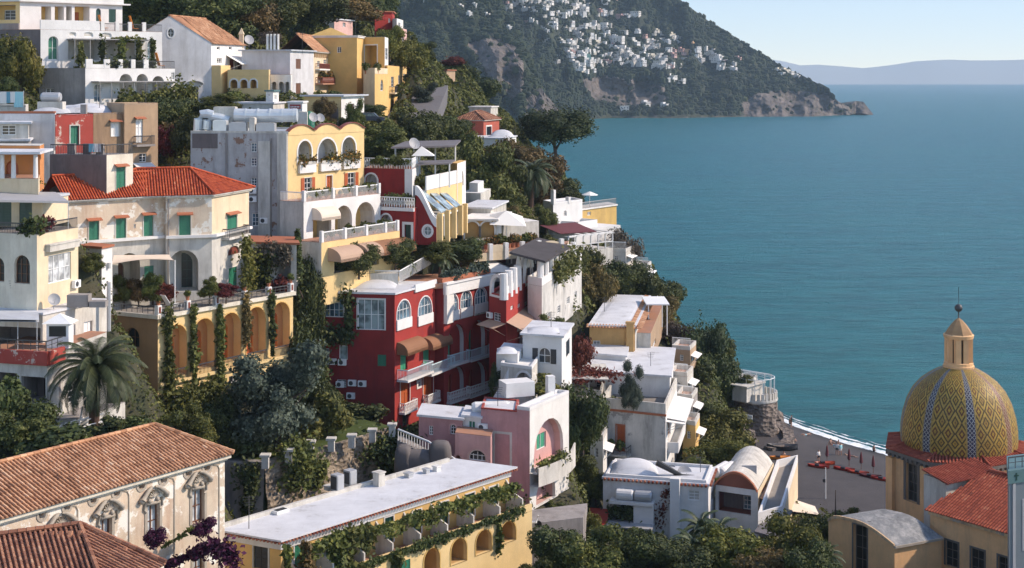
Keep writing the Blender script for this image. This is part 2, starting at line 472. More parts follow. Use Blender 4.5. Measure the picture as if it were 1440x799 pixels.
def vault(mb,c,ux,uy,lx,ly,z,rise,m=0,n=8):
 """low pillow vault on a rectangle; c is the plan centre"""
 pts=[]
 for j in range(n+1):
  for i in range(n+1):
   a,b=i/n*2-1,j/n*2-1
   p=c+ux*(a*lx/2)+uy*(b*ly/2)
   pts.append((p.x,p.y,z+rise*(1-a*a)**.6*(1-b*b)**.6))
 mb.mesh(pts,[(j*(n+1)+i,j*(n+1)+i+1,(j+1)*(n+1)+i+1,(j+1)*(n+1)+i)for j in range(n)for i in range(n)],m)
plaster('white',(.74,.72,.68),.2,(.3,.27,.22))
plaster('white_clean',(.73,.72,.70),.1,(.4,.37,.3))
plaster('white_old',(.64,.61,.55),.5,(.2,.18,.15))
plaster('white_stained',(.62,.6,.56),.5,(.10,.095,.09),(.28,.27,.26),.6)
plaster('grey_plaster',(.50,.485,.475),.55,(.2,.17,.16),(.24,.14,.10),.565)
plaster('grey_light',(.60,.595,.6),.25)
plaster('cement',(.34,.31,.29),.6,(.14,.12,.11))
plaster('cement_dark',(.19,.155,.15),.6,(.08,.07,.065))
plaster('cream',(.75,.61,.42),.3,(.4,.28,.16))
plaster('cream_pale',(.74,.68,.56),.4,(.38,.3,.22))
plaster('cream_pink',(.70,.57,.43),.5,(.40,.22,.14),(.74,.70,.62),.52)
plaster('yellow',(.73,.46,.165),.2,(.45,.3,.13))
plaster('yellow_pale',(.77,.55,.26),.2,(.5,.38,.2))
plaster('yellow_deep',(.62,.40,.13),.35,(.35,.22,.1))
plaster('ochre',(.55,.33,.13),.35,(.3,.18,.08))
plaster('ochre_brown',(.40,.235,.115),.35,(.2,.12,.07))
plaster('church',(.82,.475,.23),.35,(.36,.24,.15))
plaster('church_worn',(.74,.48,.26),.7,(.16,.13,.11),(.3,.26,.22),.58)
plaster('tan',(.44,.30,.19),.4,(.24,.17,.11))
plaster('tan_brick',(.36,.235,.14),.6,(.16,.1,.07),(.44,.33,.2),.6)
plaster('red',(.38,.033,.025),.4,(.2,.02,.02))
plaster('red_dark',(.28,.022,.020),.4,(.12,.015,.015))  # dark red; also the shaded copy of red on the palace walls
plaster('red_worn',(.38,.055,.04),.2,(.3,.1,.08),(.5,.4,.34),.585)
plaster('red_house',(.45,.10,.065),.2)
plaster('pink',(.68,.38,.35),.35,(.36,.17,.17))
plaster('pink_light',(.68,.42,.37),.3,(.45,.25,.22))
plaster('mauve',(.56,.29,.285),.45,(.32,.15,.15),(.55,.34,.33),.63)
plaster('orange_wall',(.60,.24,.08),.2)
n=NT('roof_white');f1=n.noise(n.coord(),.5,6,.7);f2=n.noise(n.coord(),2.5,4)
bk=n.add('ShaderNodeTexBrick',i_Scale=1.0,i_Mortar_Size=.02,i_Brick_Width=6.,i_Row_Height=1.1);n.link(n.coord(),bk.inputs['Vector'])
c=n.mix(n.ramp(f1,[(.35,(0,0,0)),(.68,(1,1,1))]),(.64,.65,.67),(.50,.505,.52));c=n.mix(n.ramp(f1,[(.60,(0,0,0)),(.64,(.5,.5,.5)),(.70,(.12,.12,.12))]),c,(.33,.32,.31));c=n.mix(n.math('MULTIPLY',f2,.18),c,(.4,.4,.4));c=n.mix(n.math('MULTIPLY',bk.outputs['Fac'],.22),c,(.3,.3,.3))
n.bump(f2,.15,.03);MAT['roof_white']=n.base(c,.75)
plaster('roof_grey',(.50,.53,.56),.4,(.28,.28,.3))
plaster('roof_dark',(.16,.145,.15),.4,(.08,.075,.07))
plaster('lead_dome',(.20,.21,.215),.7,(.42,.41,.39),(.08,.08,.08),.6)
plaster('terracotta_floor',(.42,.2,.12),.3)
plaster('stone_floor',(.26,.23,.2),.4)
plain('white_paint',(.78,.78,.76),.5,.04)
plain('pale_blue_paint',(.55,.68,.72),.5,.06)
plain('green',(.018,.16,.095),.45,.12)
plain('green_dark',(.006,.045,.034),.4,.2)
plain('green_bright',(.03,.26,.15),.5,.1)
plain('navy',(.012,.02,.028),.4,.2)
plain('wood',(.14,.06,.03),.55,.25)
plain('wood_orange',(.40,.09,.025),.5,.2)
plain('brown_red',(.2,.05,.03),.5,.2)
plain('awning_brown',(.24,.11,.055),.85,.12)
plain('awning_red',(.22,.03,.03),.85,.12)
plain('awning_tan',(.42,.28,.2),.85,.1)
plain('canvas',(.66,.56,.46),.9,.08)
plain('canvas_white',(.74,.72,.68),.9,.05)
plain('grey_tarp',(.11,.095,.09),.8,.35)
plain('metal',(.42,.43,.44),.45,.1,Metallic=.3)
plain('duct',(.62,.66,.67),.35,.12,Metallic=.35)
plain('dark_metal',(.05,.05,.052),.5,.2)
plain('black',(.008,.008,.009),.5,.3)
plain('grey_paint',(.33,.33,.34),.6,.1)
plain('slate_panel',(.14,.17,.19),.5,.1)
plain('teal_copper',(.07,.15,.155),.6,.15)
plain('bark',(.09,.06,.045),.9,.3)
plain('bark_red',(.16,.085,.055),.9,.3)
plain('terracotta',(.38,.14,.07),.8,.2)
plain('orange_plastic',(.42,.055,.02),.4,.1)
plain('orange_cloth',(.7,.22,.03),.8,.1)
plain('red_plastic',(.36,.035,.02),.4,.1)
plain('maroon_cloth',(.12,.025,.03),.85,.15)
plain('blue_cloth',(.12,.33,.42),.8,.1)
plain('aqua_cloth',(.32,.62,.66),.8,.1)
plain('skin',(.45,.25,.17),.6,.1)
plain('hair',(.03,.02,.015),.6,.2)
plain('dark_cloth',(.02,.022,.03),.9,.2)
plain('stone_trim',(.36,.31,.25),.85,.25)
plain('stone_dark',(.13,.115,.10),.85,.3)
plain('pergola_iron',(.3,.29,.28),.6,.1)
plain('car_paint',(.05,.06,.08),.25,.1)
plain('tyre',(.012,.012,.012),.8,.1)
plain('cord_white',(.7,.7,.68),.6,.05)
def glass(name,col,rough=.08):
 n=NT(name);f=n.noise(n.coord(),.9,2)
 c=n.mix(n.ramp(f,[(.4,(0,0,0)),(.6,(1,1,1))]),col,tuple(x*2.6 for x in col))
 MAT[name]=n.base(c,rough)
glass('glass',(.018,.022,.026));glass('glass_blue',(.05,.085,.11));glass('glass_dark',(.006,.007,.008),.3)
glass('glass_pale',(.12,.15,.15));glass('glass_curtain',(.26,.27,.27),.25)
rndmat('tile_old',[(0,(.14,.07,.045)),(.3,(.37,.18,.097)),(.6,(.54,.285,.16)),(.85,(.63,.39,.24)),(1,(.70,.52,.36))],.9,.3,.38)
rndmat('tile_brown',[(0,(.09,.04,.03)),(.4,(.27,.115,.07)),(.75,(.43,.21,.125)),(1,(.55,.35,.23))],.9,.3,.38)
rndmat('tile_red',[(0,(.24,.04,.02)),(.4,(.42,.075,.03)),(.8,(.52,.11,.042)),(1,(.56,.2,.1))],.85,.3,.25)
rndmat('tile_brick',[(0,(.17,.04,.025)),(.4,(.30,.062,.035)),(.8,(.40,.10,.055)),(1,(.46,.2,.12))],.85,.3,.25)
rndmat('tile_edge',[(0,(.2,.05,.03)),(.5,(.34,.10,.055)),(1,(.5,.24,.15))],.9,.3,.2)
V={}
rndmat('leaf_dark',[(0,(0.01409,0.02015,0.007657)),(.4,(0.04225,0.05844,0.01723)),(.8,(0.1056,0.1169,0.03063)),(1,(0.1996,0.1814,0.0536))],.7,.9,.5,.15)
rndmat('leaf_mid',[(0,(0.02621,0.03188,0.008906)),(.4,(0.07426,0.09,0.02137)),(.8,(0.1703,0.1725,0.03919)),(1,(0.2839,0.2344,0.06769))],.7,.9,.5,.18)
rndmat('leaf_yellow',[(0,(0.0375,0.04375,0.01)),(.4,(0.1,0.1063,0.01875)),(.8,(0.2,0.175,0.0375)),(1,(0.3,0.2375,0.0625))],.7,.9,.5,.18)
rndmat('leaf_autumn',[(0,(0.0299,0.02444,0.009559)),(.4,(0.1046,0.07475,0.02595)),(.8,(0.2242,0.1365,0.04643)),(1,(0.3588,0.1869,0.06828))],.7,.7,.5,.15)
rndmat('leaf_grey',[(0,(0.0168,0.02581,0.01886)),(.4,(0.05039,0.06984,0.05032)),(.8,(0.1092,0.1336,0.09813)),(1,(0.1848,0.2125,0.1573))],.75,.9,.45,.1)
rndmat('leaf_twig',[(0,(0.03432,0.0286,0.02299)),(.5,(0.09724,0.077,0.05748)),(1,(0.1716,0.132,0.09405))],.85,.9,.45,.1)
rndmat('leaf_pine',[(0,(0.01363,0.0234,0.01111)),(.5,(0.04543,0.0702,0.02593)),(1,(0.1363,0.156,0.04631))],.8,.9,.5,.1)
rndmat('leaf_palm',[(0,(0.018,0.03,0.0135)),(.5,(0.0525,0.075,0.03)),(1,(0.135,0.15,0.0675))],.5,.6,.3,.1)
rndmat('leaf_purple',[(0,(.015,.006,.010)),(.5,(.06,.010,.04)),(1,(.14,.025,.09))],.8,.9,.4,.15)
rndmat('leaf_red',[(0,(.04,.01,.008)),(.5,(.12,.025,.02)),(1,(.2,.06,.04))],.8,.9,.4,.15)
rndmat('leaf_flower',[(0,(.02,.03,.01)),(.45,(.07,.07,.02)),(.7,(.3,.13,.03)),(1,(.5,.3,.05))],.8,2.,.3,.1)
rndmat('leaf_lawn',[(0,(0.024,0.036,0.0096)),(.5,(0.06,0.09,0.0192)),(1,(0.12,0.144,0.036))],.8,.5,.5,.1)
RNG=np.random.default_rng(11)
def leaf_quads(pts,nrm,size,jitter=.5,aspect=1.6):
 n=len(pts)
 nr=nrm+RNG.normal(0,jitter,(n,3));nr/=np.linalg.norm(nr,axis=1,keepdims=True)+1e-9
 t=np.cross(nr,RNG.normal(0,1,(n,3)));t/=np.linalg.norm(t,axis=1,keepdims=True)+1e-9
 b=np.cross(nr,t);s=size*RNG.uniform(.6,1.35,(n,1))
 v=np.stack([pts-t*s*aspect/2,pts+b*s*.5+nr*s*.12,pts+t*s*aspect/2,pts-b*s*.5+nr*s*.12],1)
 return v.reshape(-1,3)
def leaf_mesh(name,verts,rnd,mat,extra=None):
 me=bpy.data.meshes.new(name);n=len(verts)//4
 fv=np.arange(n*4);V0=verts
 ev,ef,er=([],[],[])if extra is None else extra
 allv=np.concatenate([V0,np.array(ev).reshape(-1,3)])if len(ev)else V0
 me.vertices.add(len(allv));me.vertices.foreach_set('co',allv.astype(np.float32).ravel())
 loops=list(fv)+[i+len(V0)for f in ef for i in f]
 starts=list(range(0,n*4,4));k=n*4
 for f in ef:starts.append(k);k+=len(f)
 me.loops.add(len(loops));me.loops.foreach_set('vertex_index',np.array(loops,dtype=np.int32))
 me.polygons.add(len(starts));me.polygons.foreach_set('loop_start',np.array(starts,dtype=np.int32))
 me.update(calc_edges=True);me.validate()
 a=me.attributes.new('rnd','FLOAT','FACE');a.data.foreach_set('value',np.concatenate([rnd,np.array(er,dtype=float)]).astype(np.float32)if len(er)else rnd.astype(np.float32))
 me.materials.append(MAT[mat]);return me
def crown(name,lobes,n,size,mat,core=.72,shell=.35,flat=0,kw_norm=True):
 """unit-space crown: leaf faces through the outer volume of several lobes and a rough dark-leaved core"""
 P,N,Rn=[],[],[]
 w=np.array([l[3]*l[4]for l in lobes]);w=w/w.sum()
 for l,k in zip(lobes,(w*n).astype(int)):
  d=RNG.normal(0,1,(k,3));d/=np.linalg.norm(d,axis=1,keepdims=True)
  rad=1-shell*RNG.random((k,1))**1.6+RNG.normal(0,.07,(k,1))
  ph=RNG.uniform(0,6.28,6)
  bump=.13*np.sin(3.1*d[:,:1]*2+ph[0])*np.sin(4.3*d[:,1:2]+ph[1])+.11*np.sin(7*d[:,2:3]+ph[2]+5*d[:,:1])+.08*np.sin(11*d[:,1:2]+ph[3]+6*d[:,2:3])
  p=np.array(l[:3])+d*np.array([l[3],l[3],l[4]])*(rad+bump)
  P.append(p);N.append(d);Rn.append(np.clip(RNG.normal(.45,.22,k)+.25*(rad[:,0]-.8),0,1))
 P,N,Rn=np.concatenate(P),np.concatenate(N),np.concatenate(Rn)
 if flat:N=N*.5+np.array([0,0,flat])
 v=leaf_quads(P,N,size)
 ev,ef,er=[],[],[]
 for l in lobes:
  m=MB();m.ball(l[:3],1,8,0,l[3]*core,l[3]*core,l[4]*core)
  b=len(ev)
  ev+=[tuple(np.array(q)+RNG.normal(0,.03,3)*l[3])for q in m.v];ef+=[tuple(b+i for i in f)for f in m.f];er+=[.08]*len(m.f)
 ev=np.array(ev);lo,hi=np.percentile(v,1.5,0),np.percentile(v,98.5,0)
 if kw_norm:v=(v-(lo+hi)/2)/(hi-lo);ev=(ev-(lo+hi)/2)/(hi-lo)
 return leaf_mesh(name,v,Rn,mat,(ev,ef,er))
def lobes(k,spread,r,seed,zr=.75,top=.5):
 g=np.random.default_rng(seed);out=[(0,0,0,r*1.15,r*1.15*zr/.75)]
 for i in range(k):
  a=2*math.pi*i/k+g.uniform(-.5,.5);q=spread*g.uniform(.7,1.1)
  s=r*g.uniform(.6,1.0);out.append((q*math.cos(a),q*math.sin(a),g.uniform(-.3,top)*.6,s,s*zr))
 return out
PROTO={}
def proto(kind,mat,k,spread,r,n,size,seeds=(1,2,3),zr=.8,top=.6,**kw):
 PROTO[kind]=[crown('foliage',lobes(k,spread,r,s*17+hash(kind)%1+len(kind),zr,top),n,size,mat,**kw)for s in seeds]
proto('broad','leaf_dark',11,.29,.21,9500,.025)
proto('mid','leaf_mid',11,.29,.21,9500,.025)
proto('yellow','leaf_yellow',10,.28,.22,8000,.026)
proto('autumn','leaf_autumn',10,.28,.22,8000,.026)
proto('grey','leaf_grey',14,.29,.19,11000,.021,top=.9)
proto('twig','leaf_twig',9,.28,.22,3600,.03,core=.3,shell=.75)
proto('pine','leaf_pine',12,.33,.19,9000,.02,zr=1.15,top=.3,flat=.4)
proto('bush','leaf_dark',5,.25,.27,1800,.06)
proto('bushmid','leaf_mid',5,.25,.27,1800,.06)
proto('bushyellow','leaf_yellow',5,.25,.27,1600,.06)
proto('bushred','leaf_red',6,.25,.26,1800,.05)
proto('flower','leaf_flower',4,.26,.28,500,.10,seeds=(1,2))
proto('potleaf','leaf_mid',3,.2,.3,260,.15,seeds=(1,2))
proto('purple','leaf_purple',7,.27,.24,2600,.05)
TR={}
def trunk_mesh(h,r,seed,mat='bark',limbs=4):
 g=random.Random(seed);m=MB()
 pts=[(g.uniform(-.05,.05)*h*t,g.uniform(-.05,.05)*h*t,h*t)for t in(0,.3,.6,1)]
 m.tube(pts,[r,r*.8,r*.65,r*.35],7)
 for i in range(limbs):
  a=g.uniform(0,6.28);t=g.uniform(.5,.8);b=Vector((0,0,h*t))
  e=b+Vector((math.cos(a),math.sin(a),g.uniform(.6,1.1)))*h*.38
  m.tube([b,(b+e)/2+Vector((0,0,-.03*h)),e],[r*.5,r*.35,r*.15],5)
 me=bpy.data.meshes.new('trunk');me.from_pydata(m.v,[],m.f);me.materials.append(MAT[mat]);return me
GP=[]
TREEN=0
def tree(kind,px,pyb,pyt,Y,wpx,label,name=None,cat='tree',stem=.3,group=None,depth=1.0,ground=True):
 """crown spans pyb..pyt (bottom of crown to top); the trunk runs a share `stem` of the height below the crown middle"""
 global TREEN;TREEN+=1
 zb,zt=ZR(pyb,Y),ZR(pyt,Y);h=zt-zb;w=wpx*Y/F
 g=P3(px,pyb,Y)
 nm=name or{'pine':'pine_tree','grey':'olive_tree','bush':'shrub','bushmid':'shrub','bushyellow':'shrub','bushred':'shrub','purple':'bougainvillea'}.get(kind,'tree')
 if cat=='tree' and 'shrub' in nm:cat='shrub'
 r=thing(nm,label,cat,g,group)
 c=bpy.data.objects.new('crown',PROTO[kind][TREEN%len(PROTO[kind])]);COL.objects.link(c);c.parent=r
 ch=h*(1-stem)
 c.location=(0,0,h-ch*.5);c.scale=(w*1.0,w*depth,ch);c.rotation_euler=(0,0,random.uniform(-3,3)if depth==1 else random.uniform(-.3,.3))
 if stem>0:
  key=(TREEN%3,)
  if key not in TR:TR[key]=trunk_mesh(1,.05,TREEN)
  t=bpy.data.objects.new('trunk',TR[key]);COL.objects.link(t);t.parent=r
  hh=h*(stem+(1-stem)*.55)+.6;t.scale=(max(h*.8,1.5),max(h*.8,1.5),hh);t.location=(0,0,-.6)
  if pyb>=805:t.scale[2]=hh+6;t.location=(0,0,-6.6);ground=False
 if ground:GP.append((g.x,g.y,g.z))
 return r
def palm(px,py,Y,rpx,pyb,label,nf=46,seed=1,droop=1.0,trunk_r=.28,mat='leaf_palm'):
 g=random.Random(seed);c=P3(px,py,Y);base=P3(px-2,pyb,Y);rt=thing('palm_tree',label,'palm tree',base)
 L=rpx*Y/F*1.12;m=MB()
 h=c.z-base.z;n=9
 m.tube([base+(c-base)*(i/n)+Vector((0,0,-.5 if i==0 else 0))for i in range(n+1)],[trunk_r*(1.25 if i==0 else 1.0+.10*(i%2))for i in range(n+1)],9)
 m.build('trunk','bark_red',rt)
 fm=MB()
 for i in range(nf):
  a=2.399*i+g.uniform(-.2,.2);el=R(82-105*(i/nf)**.8)+g.uniform(-.1,.1);l=L*g.uniform(.85,1.08)
  d=Vector((math.cos(a),math.sin(a),0));p=c.copy();pts=[p.copy()];e=el;st=9
  for k in range(st):
   p=p+(d*math.cos(e)+Vector((0,0,math.sin(e))))*(l/st);pts.append(p.copy());e-=(.17+.05*k/st)*droop
  s=d.cross(Vector((0,0,1)))
  for k in range(st):
   q0,q1=pts[k],pts[k+1];ax=(q1-q0).normalized();up=s.cross(ax)
   for j in range(7):
    q=q0+(q1-q0)*(j/7);f=(k+j/7)/st
    ll=l*.15*(math.sin(math.pi*min(f*.9+.1,1))**.6)+.05
    for sd in(-1,1):
     tip=q+(s*sd*.8+ax*.75-up*.22)*ll;wv=ax*.03*(l/3.5)**.5
     fm.face([q-wv,q+wv,tip+wv*.3+Vector((0,0,-ll*.15)),tip-wv*.3+Vector((0,0,-ll*.15))],0,min(1,max(0,g.gauss(.5,.2)-(.25 if i>nf*.75 else 0))))
  fm.tube(pts,[.045*(1-k/(st+2))for k in range(st+1)],4,0,False,.8)
 fm.build('crown',mat,rt,rnd=True);GP.append(tuple(base));return rt
def vine(pts,width,thick,n,mat='leaf_mid',size=.28,name='climbing_vine',label=None,group=None,cat='vine',hang=0,nrm=(.6,-.7,.2),kind=None):
 """leaves scattered round a run of world points"""
 pts=[np.array(p)for p in pts];segs=[np.linalg.norm(b-a)for a,b in zip(pts,pts[1:])];tot=sum(segs)
 P=[]
 for a,b,l in zip(pts,pts[1:],segs):
  k=int(n*l/tot)+1;t=RNG.random((k,1));q=a+(b-a)*t
  wv=1+.6*np.sin(t*l*1.3+a[0])+.3*np.sin(t*l*3.1+a[1])
  off=RNG.normal(0,1,(k,3))*np.array([width*.38,width*.38,thick*.38])*wv
  off[:,2]-=hang*RNG.random(k)**2.2*(.4+.6*np.abs(np.sin(t[:,0]*l*.9+1)))
  P.append(q+off)
 P=np.concatenate(P);k=len(P)
 v=leaf_quads(P,np.tile(np.array(nrm),(k,1)),size,.9)
 o0=P.mean(0);o0[2]=P[:,2].min()
 me=leaf_mesh(name,v-o0,np.clip(RNG.normal(.45,.25,k),0,1),mat)
 o=bpy.data.objects.new(name,me);COL.objects.link(o);o.location=o0
 return tag(o,label,cat,group,kind)
POTM={}
def pot(p,h=.9,kind='potleaf',label='',group=None,pm='terracotta',potr=.2):
 """potted plant standing at world point p"""
 r=thing('potted_plant',label,'potted plant',p,group)
 if pm not in POTM:
  m=MB();m.lathe((0,0,0),[(0,0),(.7,0),(.95,.9),(1.08,.9),(1.08,1.05),(.85,1.05),(0,.95)],10)
  me=bpy.data.meshes.new('pot');me.from_pydata(m.v,[],m.f);me.materials.append(MAT[pm]);POTM[pm]=me
 q=bpy.data.objects.new('pot',POTM[pm]);COL.objects.link(q);q.parent=r;q.scale=(potr,potr,potr*1.7)
 global TREEN;TREEN+=1
 c=bpy.data.objects.new('foliage',PROTO[kind][TREEN%len(PROTO[kind])]);COL.objects.link(c);c.parent=r
 c.scale=(h*.8,h*.8,h*.8);c.location=(0,0,potr*1.7+h*.35);c.rotation_euler=(0,0,TREEN)
 return r
cam=bpy.data.cameras.new('camera');co=bpy.data.objects.new('camera',cam);COL.objects.link(co);SC.camera=co
co.location=(0,0,HC);co.rotation_euler=(R(90),0,0)
cam.sensor_width=36;cam.lens=36*F/1440;cam.shift_y=-(399.5-HY)/1440;cam.clip_end=60000;cam.clip_start=1
SUN_EL,SUN_AZ=36.0,86.0
wd=bpy.data.worlds.new('World');SC.world=wd;wd.use_nodes=True
bg=wd.node_tree.nodes['Background'];sky=wd.node_tree.nodes.new('ShaderNodeTexSky');sky.sky_type='NISHITA';sky.sun_disc=False
sky.sun_elevation=R(SUN_EL);sky.sun_rotation=R(SUN_AZ);sky.air_density=.7;sky.dust_density=0;sky.ozone_density=1.3
wd.node_tree.links.new(sky.outputs[0],bg.inputs['Color']);bg.inputs['Strength'].default_value=.14
sl=bpy.data.lights.new('sun','SUN');sl.energy=2.55;sl.angle=R(1.5);sl.color=(1,.93,.82)
so=bpy.data.objects.new('sun',sl);COL.objects.link(so);so.location=(200,50,300)
dirv=Vector((math.sin(R(SUN_AZ))*math.cos(R(SUN_EL)),math.cos(R(SUN_AZ))*math.cos(R(SUN_EL)),math.sin(R(SUN_EL))))
so.rotation_euler=dirv.to_track_quat('Z','Y').to_euler()
SC.view_settings.view_transform='Standard';SC.view_settings.look='None';SC.view_settings.exposure=1.17
SC.view_settings.use_white_balance=True;SC.view_settings.white_balance_temperature=7350;SC.view_settings.white_balance_tint=17
SC.render.engine='CYCLES';cy=SC.cycles
cy.use_denoising=True;cy.max_bounces=5;cy.diffuse_bounces=3;cy.glossy_bounces=2;cy.transmission_bounces=2;cy.volume_bounces=0;cy.transparent_max_bounces=4
cy.use_adaptive_sampling=True;cy.adaptive_threshold=.02
hz=NT('haze_air');hz.n.remove(hz.bsdf)
pv=hz.add('ShaderNodeVolumePrincipled');pv.inputs['Color'].default_value=(.52,.74,.92,1);pv.inputs['Density'].default_value=9.5e-5;pv.inputs['Anisotropy'].default_value=.1
hz.link(pv.outputs[0],hz.out.inputs['Volume'])
m=MB();m.box(-14000,-600,-4,14000,16000,1000);h_=m.build('haze',hz.m,kind='stuff');
n=NT('sea_water')
v1=n.noise(n.coord((.11,.2,1)),1,6,.62);v2=n.noise(n.coord((.6,.9,1)),1,4,.6);v3=n.noise(n.coord((.004,.012,1)),1,4,.6);v4=n.noise(n.coord((.022,.075,1)),1,12,.78)
geo=n.add('ShaderNodeNewGeometry');sp=n.add('ShaderNodeSeparateXYZ');n.link(geo.outputs['Position'],sp.inputs[0])
dist=n.add('ShaderNodeMapRange',i_From_Min=175.,i_From_Max=700.);n.link(sp.outputs['Y'],dist.inputs['Value'])
c=n.mix(dist.outputs[0],(.008,.145,.172),(.006,.115,.155))
c=n.mix(n.math('MULTIPLY',n.ramp(v1,[(.42,(0,0,0)),(.62,(1,1,1))]),.55),c,(.002,.07,.08))
c=n.mix(n.math('MULTIPLY',n.ramp(v4,[(.45,(0,0,0)),(.56,(1,1,1))]),.62),c,(.003,.068,.09))
v5=n.noise(n.coord((.10,.34,1)),1,8,.75);c=n.mix(n.math('MULTIPLY',n.ramp(v5,[(.48,(0,0,0)),(.58,(1,1,1))]),.45),c,(.012,.19,.20))
c=n.mix(n.math('MULTIPLY',n.ramp(v3,[(.4,(0,0,0)),(.65,(1,1,1))]),.3),c,(.008,.14,.145))
n.base(c,.35);n.bsdf.inputs['Specular IOR Level'].default_value=.06
hh=n.math('ADD',n.math('MULTIPLY',v1,1.2),n.math('ADD',n.math('MULTIPLY',v2,.35),n.math('MULTIPLY',v4,3.0)));n.bump(hh,.7,.9)
MAT['sea_water']=n.m
m=MB();m.face([(-9000,-400,0),(9000,-400,0),(9000,12250,0),(-9000,12250,0)]);m.build('sea','sea_water',kind='structure',origin=(0,0,0))
plain('far_rock_hazed',(.42,.44,.44),.9,.2)  # rock colour lightened, with distance haze painted into it
def far_ridge(name,pts,Y,dY,mat):
 m=MB();n_=len(pts)
 vs=[]
 for px,py in pts:
  p=P3(px,py,Y+dY*.5);vs+=[((px-CX)*Y/F,Y,-3),(p.x*.5+(px-CX)*Y/F*.5,Y+dY*.25,-3+(p.z+3)*.55),(p.x,p.y,p.z),((px-CX)*(Y+dY)/F,Y+dY,-3)]
 m.mesh(vs,[(4*i+k,4*i+4+k,4*i+5+k,4*i+1+k)for i in range(n_-1)for k in range(3)])
 return m.build(name,mat,kind='structure',smooth=True)
far_ridge('hills',[(1040,80),(1070,82),(1100,86),(1125,92),(1150,91),(1180,93),(1215,96),(1250,92),(1290,86),(1330,84),(1370,85),(1400,85),(1440,84),(1500,80),(1560,88),(1640,101),(1700,110)],11000,2200,'far_rock_hazed')
n=NT('mountain')
at=n.add('ShaderNodeAttribute',attribute_name='rock')
f1=n.noise(n.coord((.02,.02,.02)),1,6,.65);f2=n.noise(n.coord((.12,.12,.05)),1,5,.7);f3=n.noise(n.coord((.035,.035,.012)),1,6,.7)
green=n.mix(n.ramp(f1,[(.35,(0,0,0)),(.65,(1,1,1))]),(.013,.020,.009),(.038,.046,.02))
rockc=n.mix(n.ramp(f3,[(.35,(0,0,0)),(.65,(1,1,1))]),(.055,.047,.042),(.19,.155,.135))
rockc=n.mix(n.ramp(f2,[(.52,(0,0,0)),(.66,(1,1,1))]),rockc,(.05,.05,.03))
rk=n.ramp(n.math('ADD',at.outputs['Fac'],n.math('MULTIPLY',n.math('SUBTRACT',f2,.5),1.1)),[(.42,(0,0,0)),(.55,(1,1,1))])
n.base(n.mix(rk,green,rockc),.95);n.bump(f2,.7,6.0);MAT['mountain']=n.m
class Slope:
 """a mountainside: for each column px, from the shore row to the skyline row"""
 def __init__(s,cols,base,top,rockf,k=2.0,extra=0,yb=None):
  s.cols,s.base,s.top,s.k=np.array(cols,float),np.array(base,float),np.array(top,float),k;s.rockf=rockf;s.extra=extra;s.yb=yb
 def b(s,px):return float(np.interp(px,s.cols,s.base))
 def t(s,px):return float(np.interp(px,s.cols,s.top))
 def Y(s,px,py):
  b,t=s.b(px),s.t(px);yb=s.yb if s.yb else(HC+3)*F/(b-HY);f=max(0,(b-py)/max(b-t,1))
  y=yb+s.k*(b-t)*f**1.15
  q=noise.fractal(Vector((px*.012,py*.012,3.3)),.8,2.1,5)*60+noise.noise(Vector((px*.05,py*.03,1)))*16+abs(noise.noise(Vector((px*.03,py*.006,7))))*40
  return y+q*min(1,f*4+.15)
 def P(s,px,py):y=s.Y(px,py);return P3(px,py,y)
 def build(s,name,dpx=3.0,rows=64,mat='mountain'):
  xs=np.arange(s.cols[0],s.cols[-1]+.1,dpx);V,Fc,rk=[],[],[]
  nr=rows+4
  for px in xs:
   b,t=s.b(px),s.t(px)
   for j in range(rows+1):
    py=b+(t-b)*j/rows;p=s.P(px,py);V.append(p);rk.append(s.rockf(px,py))
   pt=V[-1]
   for q in(.25,.6,1.0):V.append(Vector((pt.x,pt.y+q*500,pt.z*(1-q)-5*q)));rk.append(0)
  me=bpy.data.meshes.new(name)
  me.from_pydata([tuple(v)for v in V],[],[(i*nr+j,(i+1)*nr+j,(i+1)*nr+j+1,i*nr+j+1)for i in range(len(xs)-1)for j in range(nr-1)])
  a=me.attributes.new('rock','FLOAT','POINT');a.data.foreach_set('value',np.array(rk,dtype=np.float32));me.materials.append(MAT[mat])
  o=bpy.data.objects.new(name,me);COL.objects.link(o);return tag(o,kind='structure')
def inpoly(x,y,pl):
 c=False;j=len(pl)-1
 for i in range(len(pl)):
  if(pl[i][1]>y)!=(pl[j][1]>y)and x<(pl[j][0]-pl[i][0])*(y-pl[i][1])/(pl[j][1]-pl[i][1])+pl[i][0]:c=not c
  j=i
 return c
CL1=[(815,112),(850,106),(895,112),(935,122),(938,146),(880,150),(830,140)]
CL2=[(1055,132),(1100,126),(1150,130),(1180,140),(1196,152),(1200,142),(1216,141),(1230,166),(1050,168),(1040,150)]
def rock1(px,py):
 r=.12
 if inpoly(px,py,CL1):r=.75
 if inpoly(px,py,CL2):r=.85
 if py>HEAD.b(px)-5-6*noise.noise(Vector((px*.07,0,0))):r=max(r,.5)
 return r
HEAD=Slope([640,760,800,860,940,1000,1060,1120,1160,1190,1204,1215,1228],[176,175,173,170,170,169,168,168,167,165,164,164,163.5],[-330,-200,-150,-95,-22,30,68,103,124,149,142,143,162],None)
HEAD.cols=np.array([640,760,800,860,940,957,994,1032,1075,1103,1130,1160,1178,1193,1204,1214,1229.])
HEAD.base=np.array([176,175,173,170,170,170,169,168,168,168,168,167,166,165,164,164,163.5])
HEAD.top=np.array([-330,-200,-150,-95,-16,0,28,51,79,95,107,123,142,150,142,143,162.])
HEAD.rockf=rock1
HEAD.build('headland',2.0,90)
CN1=[(655,62),(690,52),(722,60),(738,92),(735,128),(716,150),(700,120),(672,92)]
CN2=[(742,130),(775,118),(800,140),(800,172),(735,172)]
